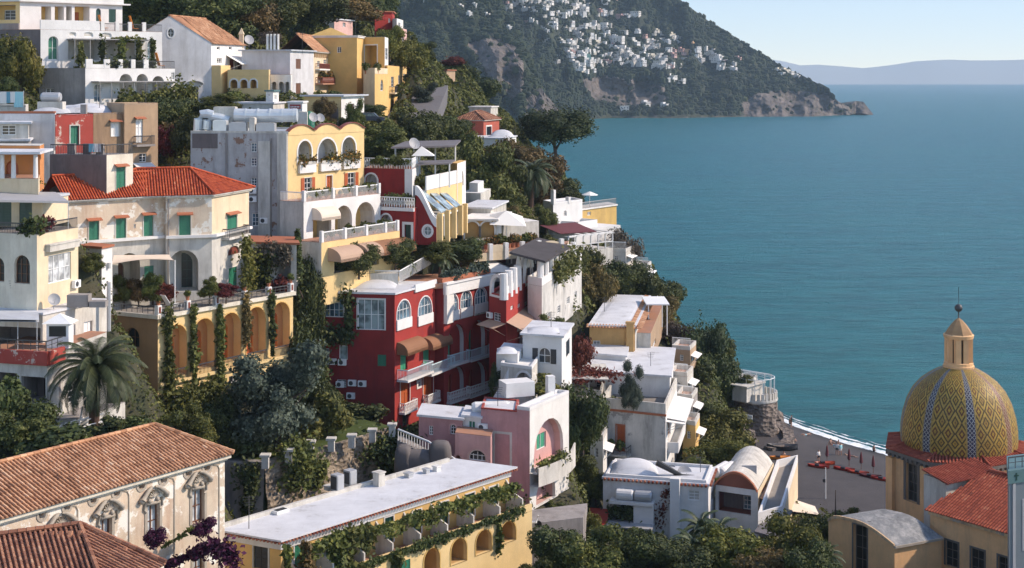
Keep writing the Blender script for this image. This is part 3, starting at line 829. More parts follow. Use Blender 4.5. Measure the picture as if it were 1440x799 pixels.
NEAR=Slope([420,540,620,690,716,735,750,765,790,806],[200,195,190,184,182,180,179,178,176,175],[-330,-260,-160,-20,24,62,100,130,158,172],lambda px,py:.85 if inpoly(px,py,CN1)else(.6 if inpoly(px,py,CN2)else .1),k=1.6,yb=1150)
NEAR.build('mountainside',3.0,70)
fm_v,fm_f,fm_r=[],[],[]
ico=MB();ico.ball((0,0,0),1,6)
iv=np.array(ico.v)
FV,FF,FR=[],[],[];nb=0
def blob(p,r):
 global nb
 q=iv*np.array([r,r,r*RNG.uniform(.8,1.2)])*RNG.uniform(.8,1.2,(len(iv),1))+np.array(p)
 FV.append(q);FF.extend([tuple(i+nb for i in f)for f in ico.f]);FR.extend([RNG.uniform(0,1)]*len(ico.f));nb+=len(iv)
VZ=[(700,0),(890,0),(955,48),(1000,78),(1035,96),(965,108),(925,100),(890,92),(845,108),(808,98),(790,66),(742,30)]
cnt=0
while cnt<5200:
 px,py=random.uniform(700,1200),random.uniform(-30,168)
 if py<HEAD.t(px)+1 or py>HEAD.b(px)-8:continue
 if rock1(px,py)>.5 and random.random()<.96:continue
 if inpoly(px,py,VZ)and random.random()<.45:continue
 p=HEAD.P(px,py);blob(p,random.uniform(2.0,5.0));cnt+=1
cnt=0
while cnt<5200:
 px,py=random.uniform(470,800),random.uniform(-30,182)
 if py<NEAR.t(px)+1:continue
 if NEAR.rockf(px,py)>.5 and random.random()<.97:continue
 p=NEAR.P(px,py);blob(p,random.uniform(2.0,4.4));cnt+=1
me=bpy.data.meshes.new('forest');me.from_pydata(np.concatenate(FV).tolist(),[],FF)
a=me.attributes.new('rnd','FLOAT','FACE');a.data.foreach_set('value',np.array(FR,dtype=np.float32))
rndmat('forest_leaf',[(0,(.006,.010,.005)),(.5,(.016,.025,.011)),(1,(.042,.05,.02))],.9,.05,.4)
me.materials.append(MAT['forest_leaf']);o=bpy.data.objects.new('forest',me);COL.objects.link(o);tag(o,kind='stuff')
HM={}
def far_house_mesh(i):
 g=random.Random(i);m=MB()
 w,d,h=g.uniform(8,17),g.uniform(6,9),g.choice([3.2,3.6,6.2,6.2])
 m.box(-w/2,-d/2,-3,w/2,d/2,h,0)
 if g.random()<.6:
  w2=w*g.uniform(.4,.7);s=g.choice([-1,1]);m.box(s*w/2-(w2 if s>0 else 0),-d/2+1.5,h,s*w/2+(0 if s>0 else w2),d/2,h+g.uniform(2.5,3.4),0)
 if g.random()<.7:
  w3=w*g.uniform(.5,1.0);m.box(-w/2+.5,-d/2-3,-3,-w/2+w3,-d/2,h-3.2,0)
 m.box(-w/2-.2,-d/2-.2,h,w/2+.2,d/2+.2,h+.3,2 if g.random()<.2 else 0)
 for fl in range(int(h/3)):
  nw=g.randint(2,4)
  for k in range(nw):
   x=-w/2+w*(k+.5)/nw;z=h-2.6-fl*3
   m.box(x-.55,-d/2-.06,z,x+.55,-d/2+.1,z+1.5,1)
   m.box(w/2-.1,-d/2+d*(k+.5)/nw-.5,z,w/2+.06,-d/2+d*(k+.5)/nw+.5,z+1.5,1)
 return m
HMATS=[['white','glass','tile_edge'],['white_old','glass','roof_grey'],['white_clean','glass','tile_edge'],['cream_pale','glass','tile_edge'],['pink_light','glass','tile_edge']]
hm=[]
for i in range(16):
 b=far_house_mesh(i);me=bpy.data.meshes.new('far_house');me.from_pydata(b.v,[],b.f)
 for q in HMATS[0 if i<7 else 2 if i<12 else 1 if i<14 else 3 if i<15 else 4]:me.materials.append(MAT[q])
 me.polygons.foreach_set('material_index',b.m);hm.append(me)
def far_house(px,py,sl_,sc=1,idx=None,label='small white flat-roofed house in the village on the far headland',group='white houses of the village on the far headland',rz=None):
 p=sl_.P(px,py);i=random.randrange(16)if idx is None else idx
 if idx is None and i>=14:label={14:'small cream house among the white ones on the far headland',15:'small pinkish house among the white ones on the far headland'}[i]
 o=bpy.data.objects.new('far_house',hm[i]);COL.objects.link(o);o.location=p;o.scale=(sc,)*3
 o.rotation_euler=(0,0,random.uniform(-1.0,-.25)if rz is None else rz);tag(o,label,'house',group)
VROWS=[(735,4,30,8),(745,15,40,7),(800,5,50,14),(860,2,30,6),(880,22,22,4),(820,22,40,10),(760,30,25,5),(800,40,30,9),(850,40,30,8),(955,54,16,4),(905,46,28,7),(830,55,30,10),(865,62,26,9),(905,68,30,9),(965,72,25,6),(940,82,25,5),(820,76,18,8),(835,88,26,13),(862,82,30,11),(900,84,22,6),(820,98,14,8),(935,95,18,8),(1003,84,20,6),(1025,98,8,6),(1105,102,14,7),(953,112,10,5),(905,92,20,4),(795,60,18,5),(845,68,22,8),(790,26,22,6),(985,76,15,6),(1012,88,12,5),(930,60,25,7),(890,74,24,6),(770,12,24,6),(700,15,12,3)]
for cx_,cy_,sw,k in VROWS:
 for i in range(int(k*1.3)):
  px,py=random.gauss(cx_,sw*.9),random.gauss(cy_,3.0)
  if py<HEAD.t(px)+5:py=HEAD.t(px)+6
  if NEAR.cols[0]<px<803 and py>NEAR.t(px):continue
  far_house(px,py,HEAD,random.choice([.58,.66,.78,.92]))
far_house(878,157,HEAD,1.1,3,'long white house low on the shore rocks of the far headland',None,0)
for px,py in((935,150),(908,147)):far_house(px,py,HEAD,.9,8,'white house standing alone on the cliff foot of the far headland','lone houses above the far shore')
for px,py in((668,10),(660,22),(685,24),(716,42),(600,2),(648,12)):far_house(px,py,NEAR,.55,4,'small white house high on the dark wooded slope left of the cliff','white houses on the wooded slope')
p=HEAD.P(966,78);r=thing('far_church','pinkish church with a pointed tower in the middle of the far village','church',p)
m=MB();m.box(p.x-10,p.y,p.z-8,p.x+6,p.y+14,p.z+9);m.build('nave','church',r)
m=MB();m.box(p.x+6.1,p.y,p.z-8,p.x+11,p.y+5,p.z+15);m.lathe((p.x+8.5,p.y+2.5,p.z+15),[(3.4,0),(2.6,2.4),(.6,6),(0,7)],8);m.build('bell_tower','church',r)
p=HEAD.P(823,83);m=MB();m.box(p.x-8,p.y,p.z-6,p.x+7,p.y+8,p.z+6);m.box(p.x-8.3,p.y-.3,p.z+6,p.x+7.3,p.y+8.3,p.z+6.5)
plaster('mint',(.25,.5,.42));m.build('far_house','mint',label='pale green house near the left edge of the far village',cat='house')
ez=ZR(638,92);Cc=XY(316,92);Lc=XY(-5,YZ(728,ez))
d_=(Cc-Lc).normalized();nn=Vector((d_.y,-d_.x));Lc=Lc-d_*6
b=Bld('palazzo','cream palazzo with stucco window pediments, roundels and an old tiled hip roof','palazzo',200,799,88)
fr=Fr(Lc,Cc);zb=12.0
W_={'f':'wood','g':(2,2),'gl':'glass_curtain','t':.1,'sur':'stone_trim','sw':.2,'sill':'stone_trim','d':.3}
ops=[('W','r',140,157,729,775,W_),('W','r',207,224,710,757,W_),('W','r',270,287,689,735,W_),('W','r',74,90,745,792,W_),('W','r',272,287,783,815,W_)]
for px,py in((59,724),(94,712),(131,702),(164,692),(199,682),(230,674),(265,664),(291,656)):
 ops.append(('W','o',px-4.6,px+4.6,py-6,py+6,{'f':'stone_trim','g':(1,1),'gl':'glass_dark','sur':'stone_trim','sw':.16,'d':.35}))
b.face(fr,[(0,zb),(fr.len,zb),(fr.len,ez),(0,ez)],ops,'cream_pink')
D0=Cc-nn*9;D1=Lc-nn*9
mb=MB()
for a,c in((Cc,D0),(D0,D1),(D1,Lc)):mb.face([(a.x,a.y,zb),(c.x,c.y,zb),(c.x,c.y,ez),(a.x,a.y,ez)])
mb.build('back_wall','cream_pink',b.root)
FOOT.append(([Lc,Cc,D0,D1],zb,ez))
for px,py in((151,714),(215,695),(278,674),(84,733)):
 u,z=fr.uz(px,py);q=MB()
 for s in(-1,1):
  pts=[fr.pt(u+s*(.95-.85*t),z-.15+.62*math.sin(t*1.5),.1+.16*(1-t))for t in(0,.2,.4,.6,.8,1)]
  q.tube(pts,[.16,.15,.14,.13,.12,.06],6)
  q.ball(fr.pt(u+s*.95,z-.2,.14),.2,8);q.ball(fr.pt(u+s*.3,z-.35,.06),.16,7)
  q.tube([fr.pt(u+s*.62,z-.3,.06),fr.pt(u+s*.7,z-.8,.06),fr.pt(u+s*.55,z-1.0,.04)],.09,5)
 for k in range(7):
  a=math.pi*(k+.5)/7;q.tube([fr.pt(u,z-.15,.1),fr.pt(u+.42*math.cos(a),z-.1+.4*math.sin(a),.13)],[.04,.08],5)
 fbox(q,fr,u-.5,u+.5,z-.62,z-.45,.003,.12)
 q.build('pediment','stone_trim',b.root,smooth=True)
for px in(109,181,245,308):
 u=fr.u_of(px);q=MB();fbox(q,fr,u-.035,u+.035,zb,ez-.9,.003,.05)
 q.tube([fr.pt(u,ez-.9,.03),fr.pt(u-.12,ez-.62,.03),fr.pt(u-.5,ez-.5,.03)],.035,5);q.build('panel_moulding','stone_trim',b.root)
q=MB();fbox(q,fr,0,fr.len+.3,ez-.28,ez-.07,0,.3);fbox(q,fr,0,fr.len+.12,ez-.42,ez-.285,0,.14);q.build('cornice','cream_pale',b.root)
ov=.42;v3=lambda p,z:Vector((p.x,p.y,z))
e0,e1=Lc+nn*ov,Cc+nn*ov+d_*ov;k1=D0-nn*ov+d_*ov;k0=D1-nn*ov
r1=Cc-d_*2.0-nn*4.5;r0=Lc-nn*4.5;rz=ZR(598,r1.y)
q=MB();tiles(q,v3(e0,ez),v3(e1,ez),v3(r1,rz),v3(r0,rz),.27,.40,.09);tiles(q,v3(e1,ez),v3(k1,ez),v3(r1,rz),v3(r1,rz),.27,.4,.09)
tiles(q,v3(k1,ez),v3(k0,ez),v3(r0,rz),v3(r1,rz),.5,.8,.09)
ridge_tiles(q,v3(e1,ez+.1),v3(r1,rz+.1));ridge_tiles(q,v3(r0,rz+.1),v3(r1,rz+.1));ridge_tiles(q,v3(k1,ez+.1),v3(r1,rz+.1))
q.build('roof','tile_old',b.root,rnd=True)
b=Bld('palazzo_wing','low palazzo wing with a brown tiled hip roof at the bottom left corner','house',120,799,74)
ez=22.4;Rr=XY(233,YZ(793,ez));Nn=XY(150,YZ(838,ez));Aa=XY(112,79.5);az=ZR(738,79.5);A0=XY(-40,77.0)
N2=Nn+(A0-Aa)*1.05;Bk=Rr+(A0-Aa)*1.0+Vector((-2,2))
q=MB();tiles(q,v3(Nn,ez),v3(Rr,ez),v3(Aa,az),v3(Aa,az),.27,.4,.09);tiles(q,v3(N2,ez),v3(Nn,ez),v3(Aa,az),v3(A0,az),.27,.4,.09)
tiles(q,v3(Rr,ez),v3(Bk,ez),v3(A0,az),v3(Aa,az),.5,.8,.09)
for a,c in((Nn,Aa),(Rr,Aa)):ridge_tiles(q,v3(a,ez+.1),v3(c,az+.1),0,.14)
ridge_tiles(q,v3(A0,az+.1),v3(Aa,az+.1),0,.14)
q.build('roof','tile_brown',b.root,rnd=True)
pl=offset_poly([N2,Nn,Rr,Bk],-.4);q=MB();q.prism(pl,12,ez-.08);q.build('wall','cream_pink',b.root);q=MB();q.prism(offset_poly([N2,Nn,Rr,Bk],-.05),ez-.2,ez-.07);q.build('eaves','cream_pale',b.root)
FOOT.append((pl,12,ez))
z_=17.8;Fp,Lp,Rp=XY(395,YZ(757,z_)),XY(313,YZ(743,z_)),XY(716,YZ(657,z_))
b=Bld('hotel_wing','long yellow hotel wing with white flat roof, green shutters and vine-hung terraces','hotel',500,799,105)
dr=(Rp-Fp).normalized();nr=Vector((dr.y,-dr.x))
S_={'c':'green','sur':'white','sw':.1}
ups=[]
for px,t,bo in((378,775,806),(420,763,800),(464,749,790),(507,739,776),(547,727,764),(586,718,752),(624,706,740),(661,694,728),(694,684,716)):
 ups.append(('S','r',px-6,px+6,t,bo,{'c':'green_dark' if px>500 else 'green','sur':'white','sw':.1}))
b.block(Fp,Lp,Rp,8.0,z_-.75,'yellow',[('S','r',357,377,763,800,{'c':'navy','sur':'white_old','sw':.12})],ups,roof='none')
A_=b.fa
q=MB();pl=offset_poly([Lp,Fp,Rp,b.D],.1);q.prism(pl,z_-.76,z_-.2);q.build('fascia','white',b.root)
pl2=offset_poly([Lp,Fp,Rp,b.D],.42);q=MB();q.prism(pl2,z_-.12,z_);rf=q.build('roof','roof_white',b.root)
q=MB()
for p0,p1 in((pl2[0],pl2[1]),(pl2[1],pl2[2])):
 f2=Fr(p0,p1);k=int(f2.len/.3)
 for i in range(k):
  u=(i+.5)*f2.len/k;q.tube([f2.pt(u,z_-.17,-.35),f2.pt(u,z_-.2,.08)],.085,6,rr=random.random())
q.build('eave_tiles','tile_edge',rf,rnd=True)
back=[b.D,Lp]
q=MB();fk=Fr(Lp-dr*.3,b.D)
fbox(q,fk,0,fk.len*.97,z_,z_+.28,-.25,.02);q.build('upstand','white_old',b.root)
for(px,py,w,h)in((479,678,13,26),(497,671,13,24)):
 p=WZ_=XY(px,YZ(py+h*.62,z_));s=p.y/F;q=MB();fo=Fr(p-dr*(w*s*.5),p+dr*(w*s*.5))
 fbox(q,fo,0,fo.len,z_+.15,z_+h*s,-.75,0);fbox(q,fo,.06,fo.len-.06,z_+.25,z_+h*s-.1,0,.03)
 for k in(.15,.85):fbox(q,fo,fo.len*k-.05,fo.len*k+.05,z_,z_+.15,-.7,-.05)
 u_=q.build('air_conditioner','metal',b.root);q=MB();fbox(q,Fr(fo.pt(0,0,-.75).xy,fo.pt(0,0,0).xy),.07,.68,z_+.3,z_+h*s-.12,.003,.03);q.build('grille','dark_metal',u_)
for(px,py,w,h,mt)in((537,684,12,18,'white_old'),(617,663,8,6,'white'),(578,672,9,5,'metal'),(602,666,7,5,'metal'),(466,690,10,5,'white_old')):
 p=XY(px,YZ(py,z_));s=p.y/F;q=MB();fo=Fr(p-dr*(w*s*.5),p+dr*(w*s*.5));fbox(q,fo,0,fo.len,z_,z_+h*s,-fo.len,0)
 fbox(q,fo,-.06,fo.len+.06,z_+h*s,z_+h*s+.1,-fo.len-.06,.06);q.build('chimney' if h>10 else 'roof_vent',mt,b.root)
p=XY(390,YZ(725,z_));q=MB();fo=Fr(p,p+dr*1.0);q.obox(fo.pt(0,z_+.02,0),fo.U()*1.1,fo.N()*-.8,(0,0,.22));w_=q.build('skylight','white_paint',b.root);q=MB();q.obox(fo.pt(.1,z_+.242,-.1),fo.U()*.9,fo.N()*-.6,(0,0,.02));q.build('pane','glass',w_)
for px in(402,444,488,528,567,605,642,679,711):
 u=b.fb.u_of(px);q=MB();zt=z_-.9;zf=z_-3.25
 pts=[(0,zf),(1.75,zf),(1.75,zf+1.1),(.9,zf+1.4),(0,zt)]
 for s in(0,.14):
  q.face([b.fb.pt(u+s,z,dd)for dd,z in(pts if s else pts[::-1])])
 for i in range(5):(d0,za),(d1,zb)=pts[i],pts[(i+1)%5];q.face([b.fb.pt(u,za,d0),b.fb.pt(u+.14,za,d0),b.fb.pt(u+.14,zb,d1),b.fb.pt(u,zb,d1)])
 q.build('partition','white_old',b.root)
fl=z_-3.25;C2,R2=Fp+nr*1.9+dr*3,Rp+nr*1.9+dr*.6
arch=[]
for px,t,bo in((607,771,812),(645,757,792),(680,745,778),(714,733,763)):
 arch.append(('L','a',px-11,px+11,t,bo,{'w':'ochre','bw':'awning_brown','d':2.4,'sur':'yellow_deep','sw':.1,'in':{'ty':'D','c':'brown_red','a':.3,'b':.75}}))  # arch interiors coloured dark brown to paint in their shade
arch+=[('S','r',px-7,px+7,t,t+40,{'c':'green'})for px,t in((440,812),(520,790),(570,788))]
b.block(C2,C2-nr*1.75,R2,8.0,fl,'yellow_pale',[],arch,rm='terracotta_floor')
q=MB();fbox(q,b.fb,0,b.fb.len,fl,fl+.55,-.2,0);q.build('parapet','yellow_pale',b.root)
fv=b.fb
up=Fr(Fp,Rp)
uo=up.off(1.5)
vine([uo.pt(*uo.uz(px,py))for px,py in((425,772),(462,760),(500,748),(545,738),(600,720),(650,704),(700,688),(728,682))],.34,.26,3000,'leaf_mid',.22,label='green pergola vine along the eaves of the long yellow hotel wing',hang=1.1)
for px,t,ln in((404,772,2.3),(430,765,2.0),(475,750,2.6),(492,747,2.0),(516,745,1.6)):
 p=uo.pt(*uo.uz(px,t));vine([p,p+Vector((0,0,-ln))],.5,.4,700,'leaf_mid' if px!=430 else 'leaf_autumn',.26,label='leafy vine swag hanging off the hotel pergola at %s of its length'%{404:'the start',430:'a tenth',475:'a fifth',492:'a quarter',516:'a third'}[px],group='vine swags of the yellow hotel')
vine([fv.pt(fv.u_of(px),fl+.45,.1)for px in(470,520,560,600,650,700,734)],.35,.3,2800,'leaf_dark',.2,label='dark trailing vine covering the terrace parapet of the yellow hotel wing',hang=.25)
for px,ln,nm in((556,4.5,'thick vine falling down the yellow hotel beside the lower arches'),(700,2.4,'thin vine stem hanging between the last two yellow hotel arches'),(500,3,'vine clump over the lower left terrace of the yellow hotel')):
 u=fv.u_of(px);p=fv.pt(u,fl+.3,.15);vine([p,p+Vector((0,0,-ln))],.9 if px!=700 else .25,.5,1500 if px!=700 else 250,'leaf_mid',.26,label=nm)
gz_=16.8
b=Bld('garden_wall','rough stone retaining wall with a row of square cream posts on top','wall',440,700,114)
Lw,Mw,Rw=XY(372,YZ(650,gz_)),XY(470,YZ(627,gz_)),XY(556,YZ(602,gz_))
n=NT('rubble');f1=n.noise(n.coord(),1.6,6,.7);f2=n.noise(n.coord(),.35,4);vo=n.add('ShaderNodeTexVoronoi',i_Scale=1.9);n.link(n.coord((1,1,1.4)),vo.inputs['Vector'])
c=n.mix(n.ramp(f1,[(.3,(0,0,0)),(.7,(1,1,1))]),(.12,.095,.07),(.36,.29,.22));c=n.mix(n.ramp(f2,[(.45,(0,0,0)),(.6,(1,1,1))]),c,(.42,.34,.25));c=n.mix(.25,c,n.ramp(vo.outputs['Color'],[(0,(.45,.42,.4)),(1,(1,.98,.95))]),'MULTIPLY')
n.base(c,.95);n.bump(n.math('ADD',f1,vo.outputs['Distance']),.9,.3);MAT['rubble']=n.m
def rough_wall(fr,z0,z1,nm,mat,root,amp=.25,t=.7):
 q=MB();nu,nz=max(2,int(fr.len/.5)),max(2,int((z1-z0)/.5));vs=[]
 for i in range(nu+1):
  for j in range(nz+1):
   u,z=fr.len*i/nu,z0+(z1-z0)*j/nz;p=fr.pt(u,z,0);vs.append(fr.pt(u,z,amp*noise.noise(p*.7)*1.6+(z1-z)*.08))
 q.mesh(vs,[(i*(nz+1)+j,(i+1)*(nz+1)+j,(i+1)*(nz+1)+j+1,i*(nz+1)+j+1)for i in range(nu)for j in range(nz)])
 q.face([fr.pt(0,z1,0),fr.pt(fr.len,z1,0),fr.pt(fr.len,z1,-t),fr.pt(0,z1,-t)])
 return q.build(nm,mat,root)
for a,c in((Lw,Mw),(Mw,Rw)):rough_wall(Fr(a,c),9,gz_,'wall','rubble',b.root);FOOT.append(([a,c,c+Vector((-3,1.5)),a+Vector((-3,1.5))],8.5,gz_))
Ll=XY(300,120);rough_wall(Fr(Ll,Lw),9,gz_,'wall','cement',b.root,.1)
for px,py in((372,645),(405,637),(436,625),(465,621),(494,616),(523,608),(551,600)):
 p=XY(px,YZ(py+12,gz_-.1));q=MB();h=1.2
 q.box(p.x-.28,p.y-.28+.4,gz_-.3,p.x+.28,p.y+.28+.4,gz_+h-.5);q.box(p.x-.42,p.y-.02,gz_+h-.5,p.x+.42,p.y+.82,gz_+h-.32);q.build('post','white_old',b.root)
pl=[Lw+Vector((0,.5)),Mw+Vector((0,.5)),Rw+Vector((0,.5)),Rw+Vector((-6,6)),XY(400,140),XY(330,136),XY(262,122),XY(300,120.6)]
q=MB();q.prism(pl,gz_-8,gz_-.05);o=q.build('lawn','leaf_lawn',kind='structure');a=o.data.attributes.new('rnd','FLOAT','FACE');a.data.foreach_set('value',[.45]*len(o.data.polygons))
for p in pl[3:5]:GP.append((p.x,p.y,gz_-1.2))
for px,Y in((330,106),(370,111),(420,114),(470,117),(520,121),(350,114),(400,117.5),(560,124)):GP.append((XY(px,Y).x,Y,8.5))
BAREQ=[[(p.x,p.y)for p in(Lw,Rw,Rw+Vector((-6,6)),XY(330,132),XY(300,121))],[tuple(XY(*c))for c in((296,103),(560,118),(556,131),(470,125),(372,119.5),(300,121))]]
tree('grey',390,634,488,123,118,'large blue-grey olive tree on the garden lawn in front of the arched yellow house',stem=.12)
tree('bushmid',460,612,560,128,56,'round yellowish-green shrub right of the blue-grey olive tree',stem=.05)
tree('bush',345,636,588,122,70,'low dark shrub at the left foot of the blue-grey olive tree',stem=.0)
tree('bushyellow',432,624,590,125.5,42,'small yellow-green shrub on the lawn right beside the olive trunk',stem=.1)
for px,py,w,h,mt,l in((412,660,46,52,'leaf_mid','green creeper hanging over the left part of the rubble garden wall'),(535,652,74,60,'leaf_dark','dense dark creeper covering the right end of the rubble garden wall'),(350,690,30,60,'leaf_dark','dark ivy on the shaded wall between palazzo and rubble wall'),(445,668,22,30,'leaf_mid','small creeper tuft in the middle of the rubble garden wall')):
 f=Fr(Lw,Mw)if px<470 else Fr(Mw,Rw)
 if px<372:f=Fr(Ll,Lw)
 u,z=f.uz(px,py);s=f.pt(u,z).y/F
 vine([f.pt(u-w*s*.3,z+h*s*.4,.3),f.pt(u+w*s*.3,z+h*s*.45,.3),f.pt(u+w*s*.1,z-h*s*.2,.3),f.pt(u-w*s*.1,z-h*s*.4,.3)],w*s*.55,h*s*.35,int(w*h*.8),mt,.26,label=l)
for px,py,w,h,l in((586,664,52,30,'grey tarpaulin draped over a wide low stack behind the white hotel roof'),(566,661,26,34,'brown-grey tarpaulin over a tall narrow stack by the garden wall'),(618,655,34,34,'grey tarpaulin heap against the pink house stair')):
 Y=121;p=P3(px,py,Y);s=Y/F;q=MB();k=22
 pr=[(1.0,0),(.97,.3),(.9,.7),(.72,.92),(.4,1.0),(0,.98)];vs=[]
 for r_,z in pr:
  for i in range(k):
   t=2*math.pi*i/k;rr=r_*(1+.06*math.sin(i*2.9)*(1-z*.6));vs.append((p.x+math.copysign(abs(math.cos(t))**.5,math.cos(t))*rr*w*s/2,p.y+math.copysign(abs(math.sin(t))**.5,math.sin(t))*rr*1.0+1,p.z+z*h*s-.2))
 q.mesh(vs,[(j*k+i,j*k+(i+1)%k,(j+1)*k+(i+1)%k,(j+1)*k+i)for j in range(5)for i in range(k)])
 q.build('tarpaulin_stack','grey_tarp',label=l,cat='covered stack',smooth=True)
b=Bld('garden_stair','sloping white-railed garden stair climbing to the red palace door','stair',600,640,125)
q=MB();a,c=P3(560,604,126.5),P3(646,650,121.5);q.tube([a,(a+c)/2+Vector((0,0,.35)),c],.09,6);q.build('handrail','white_paint',b.root)
q=MB();k=22
for i in range(k+1):p=a+(c-a)*i/k+Vector((0,0,.35*math.sin(math.pi*i/k)));q.tube([p,p+Vector((0,0,-1.0))],.03,4)
q.build('railing','white_paint',b.root)
q=MB()
for i in range(k):p=a+(c-a)*i/k;q.box(p.x-.1,p.y,p.z-2.6,p.x+.3,p.y+1.6,p.z-.95-.02*(i%2))
q.build('steps','cement',b.root)
b=Bld('church','ochre church with a majolica-tiled dome, lantern and red tiled roofs','church',1348,740,135)
Yd=135.0;s=Yd/F;cx_=(1348-CX)*s;cz=ZR(632,Yd)
n=NT('majolica')
uv=n.add('ShaderNodeUVMap');sx=n.add('ShaderNodeSeparateXYZ');n.link(uv.outputs[0],sx.inputs[0])
U_,V_=sx.outputs[0],sx.outputs[1]
pf=n.math('FRACT',U_)
dx=n.math('ABSOLUTE',n.math('SUBTRACT',pf,.5))
ribd=n.math('SUBTRACT',.5,dx)
gx_=n.math('ABSOLUTE',n.math('SUBTRACT',n.math('FRACT',n.math('ADD',n.math('MULTIPLY',dx,3.4),.5)),.5))
gy_=n.math('ABSOLUTE',n.math('SUBTRACT',n.math('FRACT',n.math('MULTIPLY',V_,5.5)),.5))
dm=n.math('ADD',gx_,gy_)
c=n.ramp(dm,[(0,(.54,.33,.04)),(.12,(.15,.045,.02)),(.24,(.54,.34,.06)),(.40,(.08,.06,.02)),(.52,(.56,.36,.07)),(.70,(.10,.065,.02)),(.82,(.50,.30,.045)),(.94,(.17,.055,.025))],'CONSTANT')
rx=n.math('FRACT',n.math('MULTIPLY',U_,11.36));ry=n.math('FRACT',n.math('MULTIPLY',V_,26))
rq=n.math('ADD',n.math('ABSOLUTE',n.math('SUBTRACT',rx,.5)),n.math('ABSOLUTE',n.math('SUBTRACT',ry,.5)))
ribpar=n.math('LESS_THAN',n.math('ABSOLUTE',n.math('SUBTRACT',n.math('ROUND',U_),1)),.5)
blue=n.ramp(rq,[(0,(.015,.03,.09)),(.36,(.50,.53,.5)),(.56,(.015,.035,.10))],'CONSTANT')
redr=n.ramp(rq,[(0,(.20,.03,.02)),(.42,(.42,.36,.26)),(.62,(.26,.05,.03))],'CONSTANT')
rib=n.mix(ribpar,blue,redr)
edge=n.ramp(ribd,[(0,(0,0,0)),(.088,(1,1,1))],'CONSTANT');edge2=n.ramp(ribd,[(0,(0,0,0)),(.125,(1,1,1))],'CONSTANT')
c=n.mix(edge2,(.44,.31,.09),c);c=n.mix(edge,rib,c)
wn=n.add('ShaderNodeTexWhiteNoise',noise_dimensions='2D');sn=n.add('ShaderNodeVectorMath',operation='SNAP');n.link(uv.outputs[0],sn.inputs[0]);sn.inputs[1].default_value=(.055,.0217,1);n.link(sn.outputs[0],wn.inputs['Vector']);c=n.mix(n.math('MULTIPLY',wn.outputs['Value'],.38),c,(.10,.06,.03));tr=n.noise(n.coord((9,9,9)),1,2);ag=n.noise(n.coord(),.5,5,.7)
c=n.mix(n.math('MULTIPLY',tr,.5),c,(.05,.03,.015));c=n.mix(n.ramp(ag,[(.5,(0,0,0)),(.8,(.45,.45,.45))]),c,(.16,.10,.045))
n.base(c,.55);n.bsdf.inputs['Specular IOR Level'].default_value=.3;bw=n.math('FRACT',n.math('MULTIPLY',V_,46));n.bump(n.math('ADD',bw,n.math('MULTIPLY',tr,.5)),.5,.03);MAT['majolica']=n.m
prof=[(78,632),(79.5,615),(79,600),(76.5,583),(71,564),(63,548),(52,535),(40,526),(30,520),(21,516)]
me=bpy.data.meshes.new('dome');NS=64;vs,fs,uvs=[],[],[]
PR=[]
for i in range(len(prof)-1):
 for k in range(3):PR.append(tuple(prof[i][q]+(prof[i+1][q]-prof[i][q])*k/3 for q in(0,1)))
PR.append(prof[-1])
for j,(r_,py)in enumerate(PR):
 for i in range(NS+1):
  t=2*math.pi*i/NS;vs.append((r_*s*math.sin(t),-r_*s*math.cos(t),(632-py)*s))
for j in range(len(PR)-1):
 for i in range(NS):
  fs.append((j*(NS+1)+i,j*(NS+1)+i+1,(j+1)*(NS+1)+i+1,(j+1)*(NS+1)+i))
me.from_pydata(vs,[],fs);ul=me.uv_layers.new(name='UVMap')
for p in me.polygons:
 for li in p.loop_indices:
  vi=me.loops[li].vertex_index;j,i=divmod(vi,NS+1);ul.data[li].uv=(8*i/NS+.109,j/(len(PR)-1))
me.polygons.foreach_set('use_smooth',[True]*len(fs));me.materials.append(MAT['majolica'])
o=bpy.data.objects.new('dome',me);COL.objects.link(o);o.parent=b.root;o.location=Vector((cx_,Yd,cz))-b.root.location
q=MB();q.lathe((cx_,Yd,cz),[(21*s,7.75),(21.5*s,8.0),(20*s,8.05),(20*s,8.3),(17.2*s,8.35)],24);q.lathe((cx_,Yd,cz),[(17*s,10.55),(20*s,10.6),(21*s,10.9),(19*s,11.0)],24)
for i in range(8):
 a=R(22.5+45*i);q.obox((cx_+15.6*s*math.cos(a)-.2,Yd+15.6*s*math.sin(a)-.2,cz+8.3),(.4,0,0),(0,.4,0),(0,0,2.3))
 for k in(-1,1):a2=a+R(10)*k;q.obox((cx_+15.9*s*math.cos(a2)-.13,Yd+15.9*s*math.sin(a2)-.13,cz+8.3),(.26,0,0),(0,.26,0),(0,0,2.3))
ln=q.build('lantern','church',b.root)
q=MB();q.lathe((cx_,Yd,cz),[(13*s,8.3),(13*s,10.6)],16);q.build('lantern_window','glass_dark',ln)
q=MB();q.lathe((cx_,Yd,cz),[(20*s,10.95),(16.5*s,11.35),(11*s,11.85),(5.5*s,12.25),(1.5*s,12.45)],8);o=q.build('lantern_roof','ochre_brown',ln)
q=MB();q.tube([(cx_,Yd,cz+12.4),(cx_,Yd,cz+13.3)],.06,6);q.ball((cx_,Yd,cz+13.42),.38,12);q.tube([(cx_,Yd,cz+13.75),(cx_,Yd,cz+15.4)],.02,4);q.build('finial','dark_metal',ln,smooth=True)
Ro=6.55;oc=[Vector((cx_+Ro*math.sin(R(-39.8+45*i)),Yd-Ro*math.cos(R(-39.8+45*i))))for i in range(8)]
zd0,zd1=3.0,cz+.4
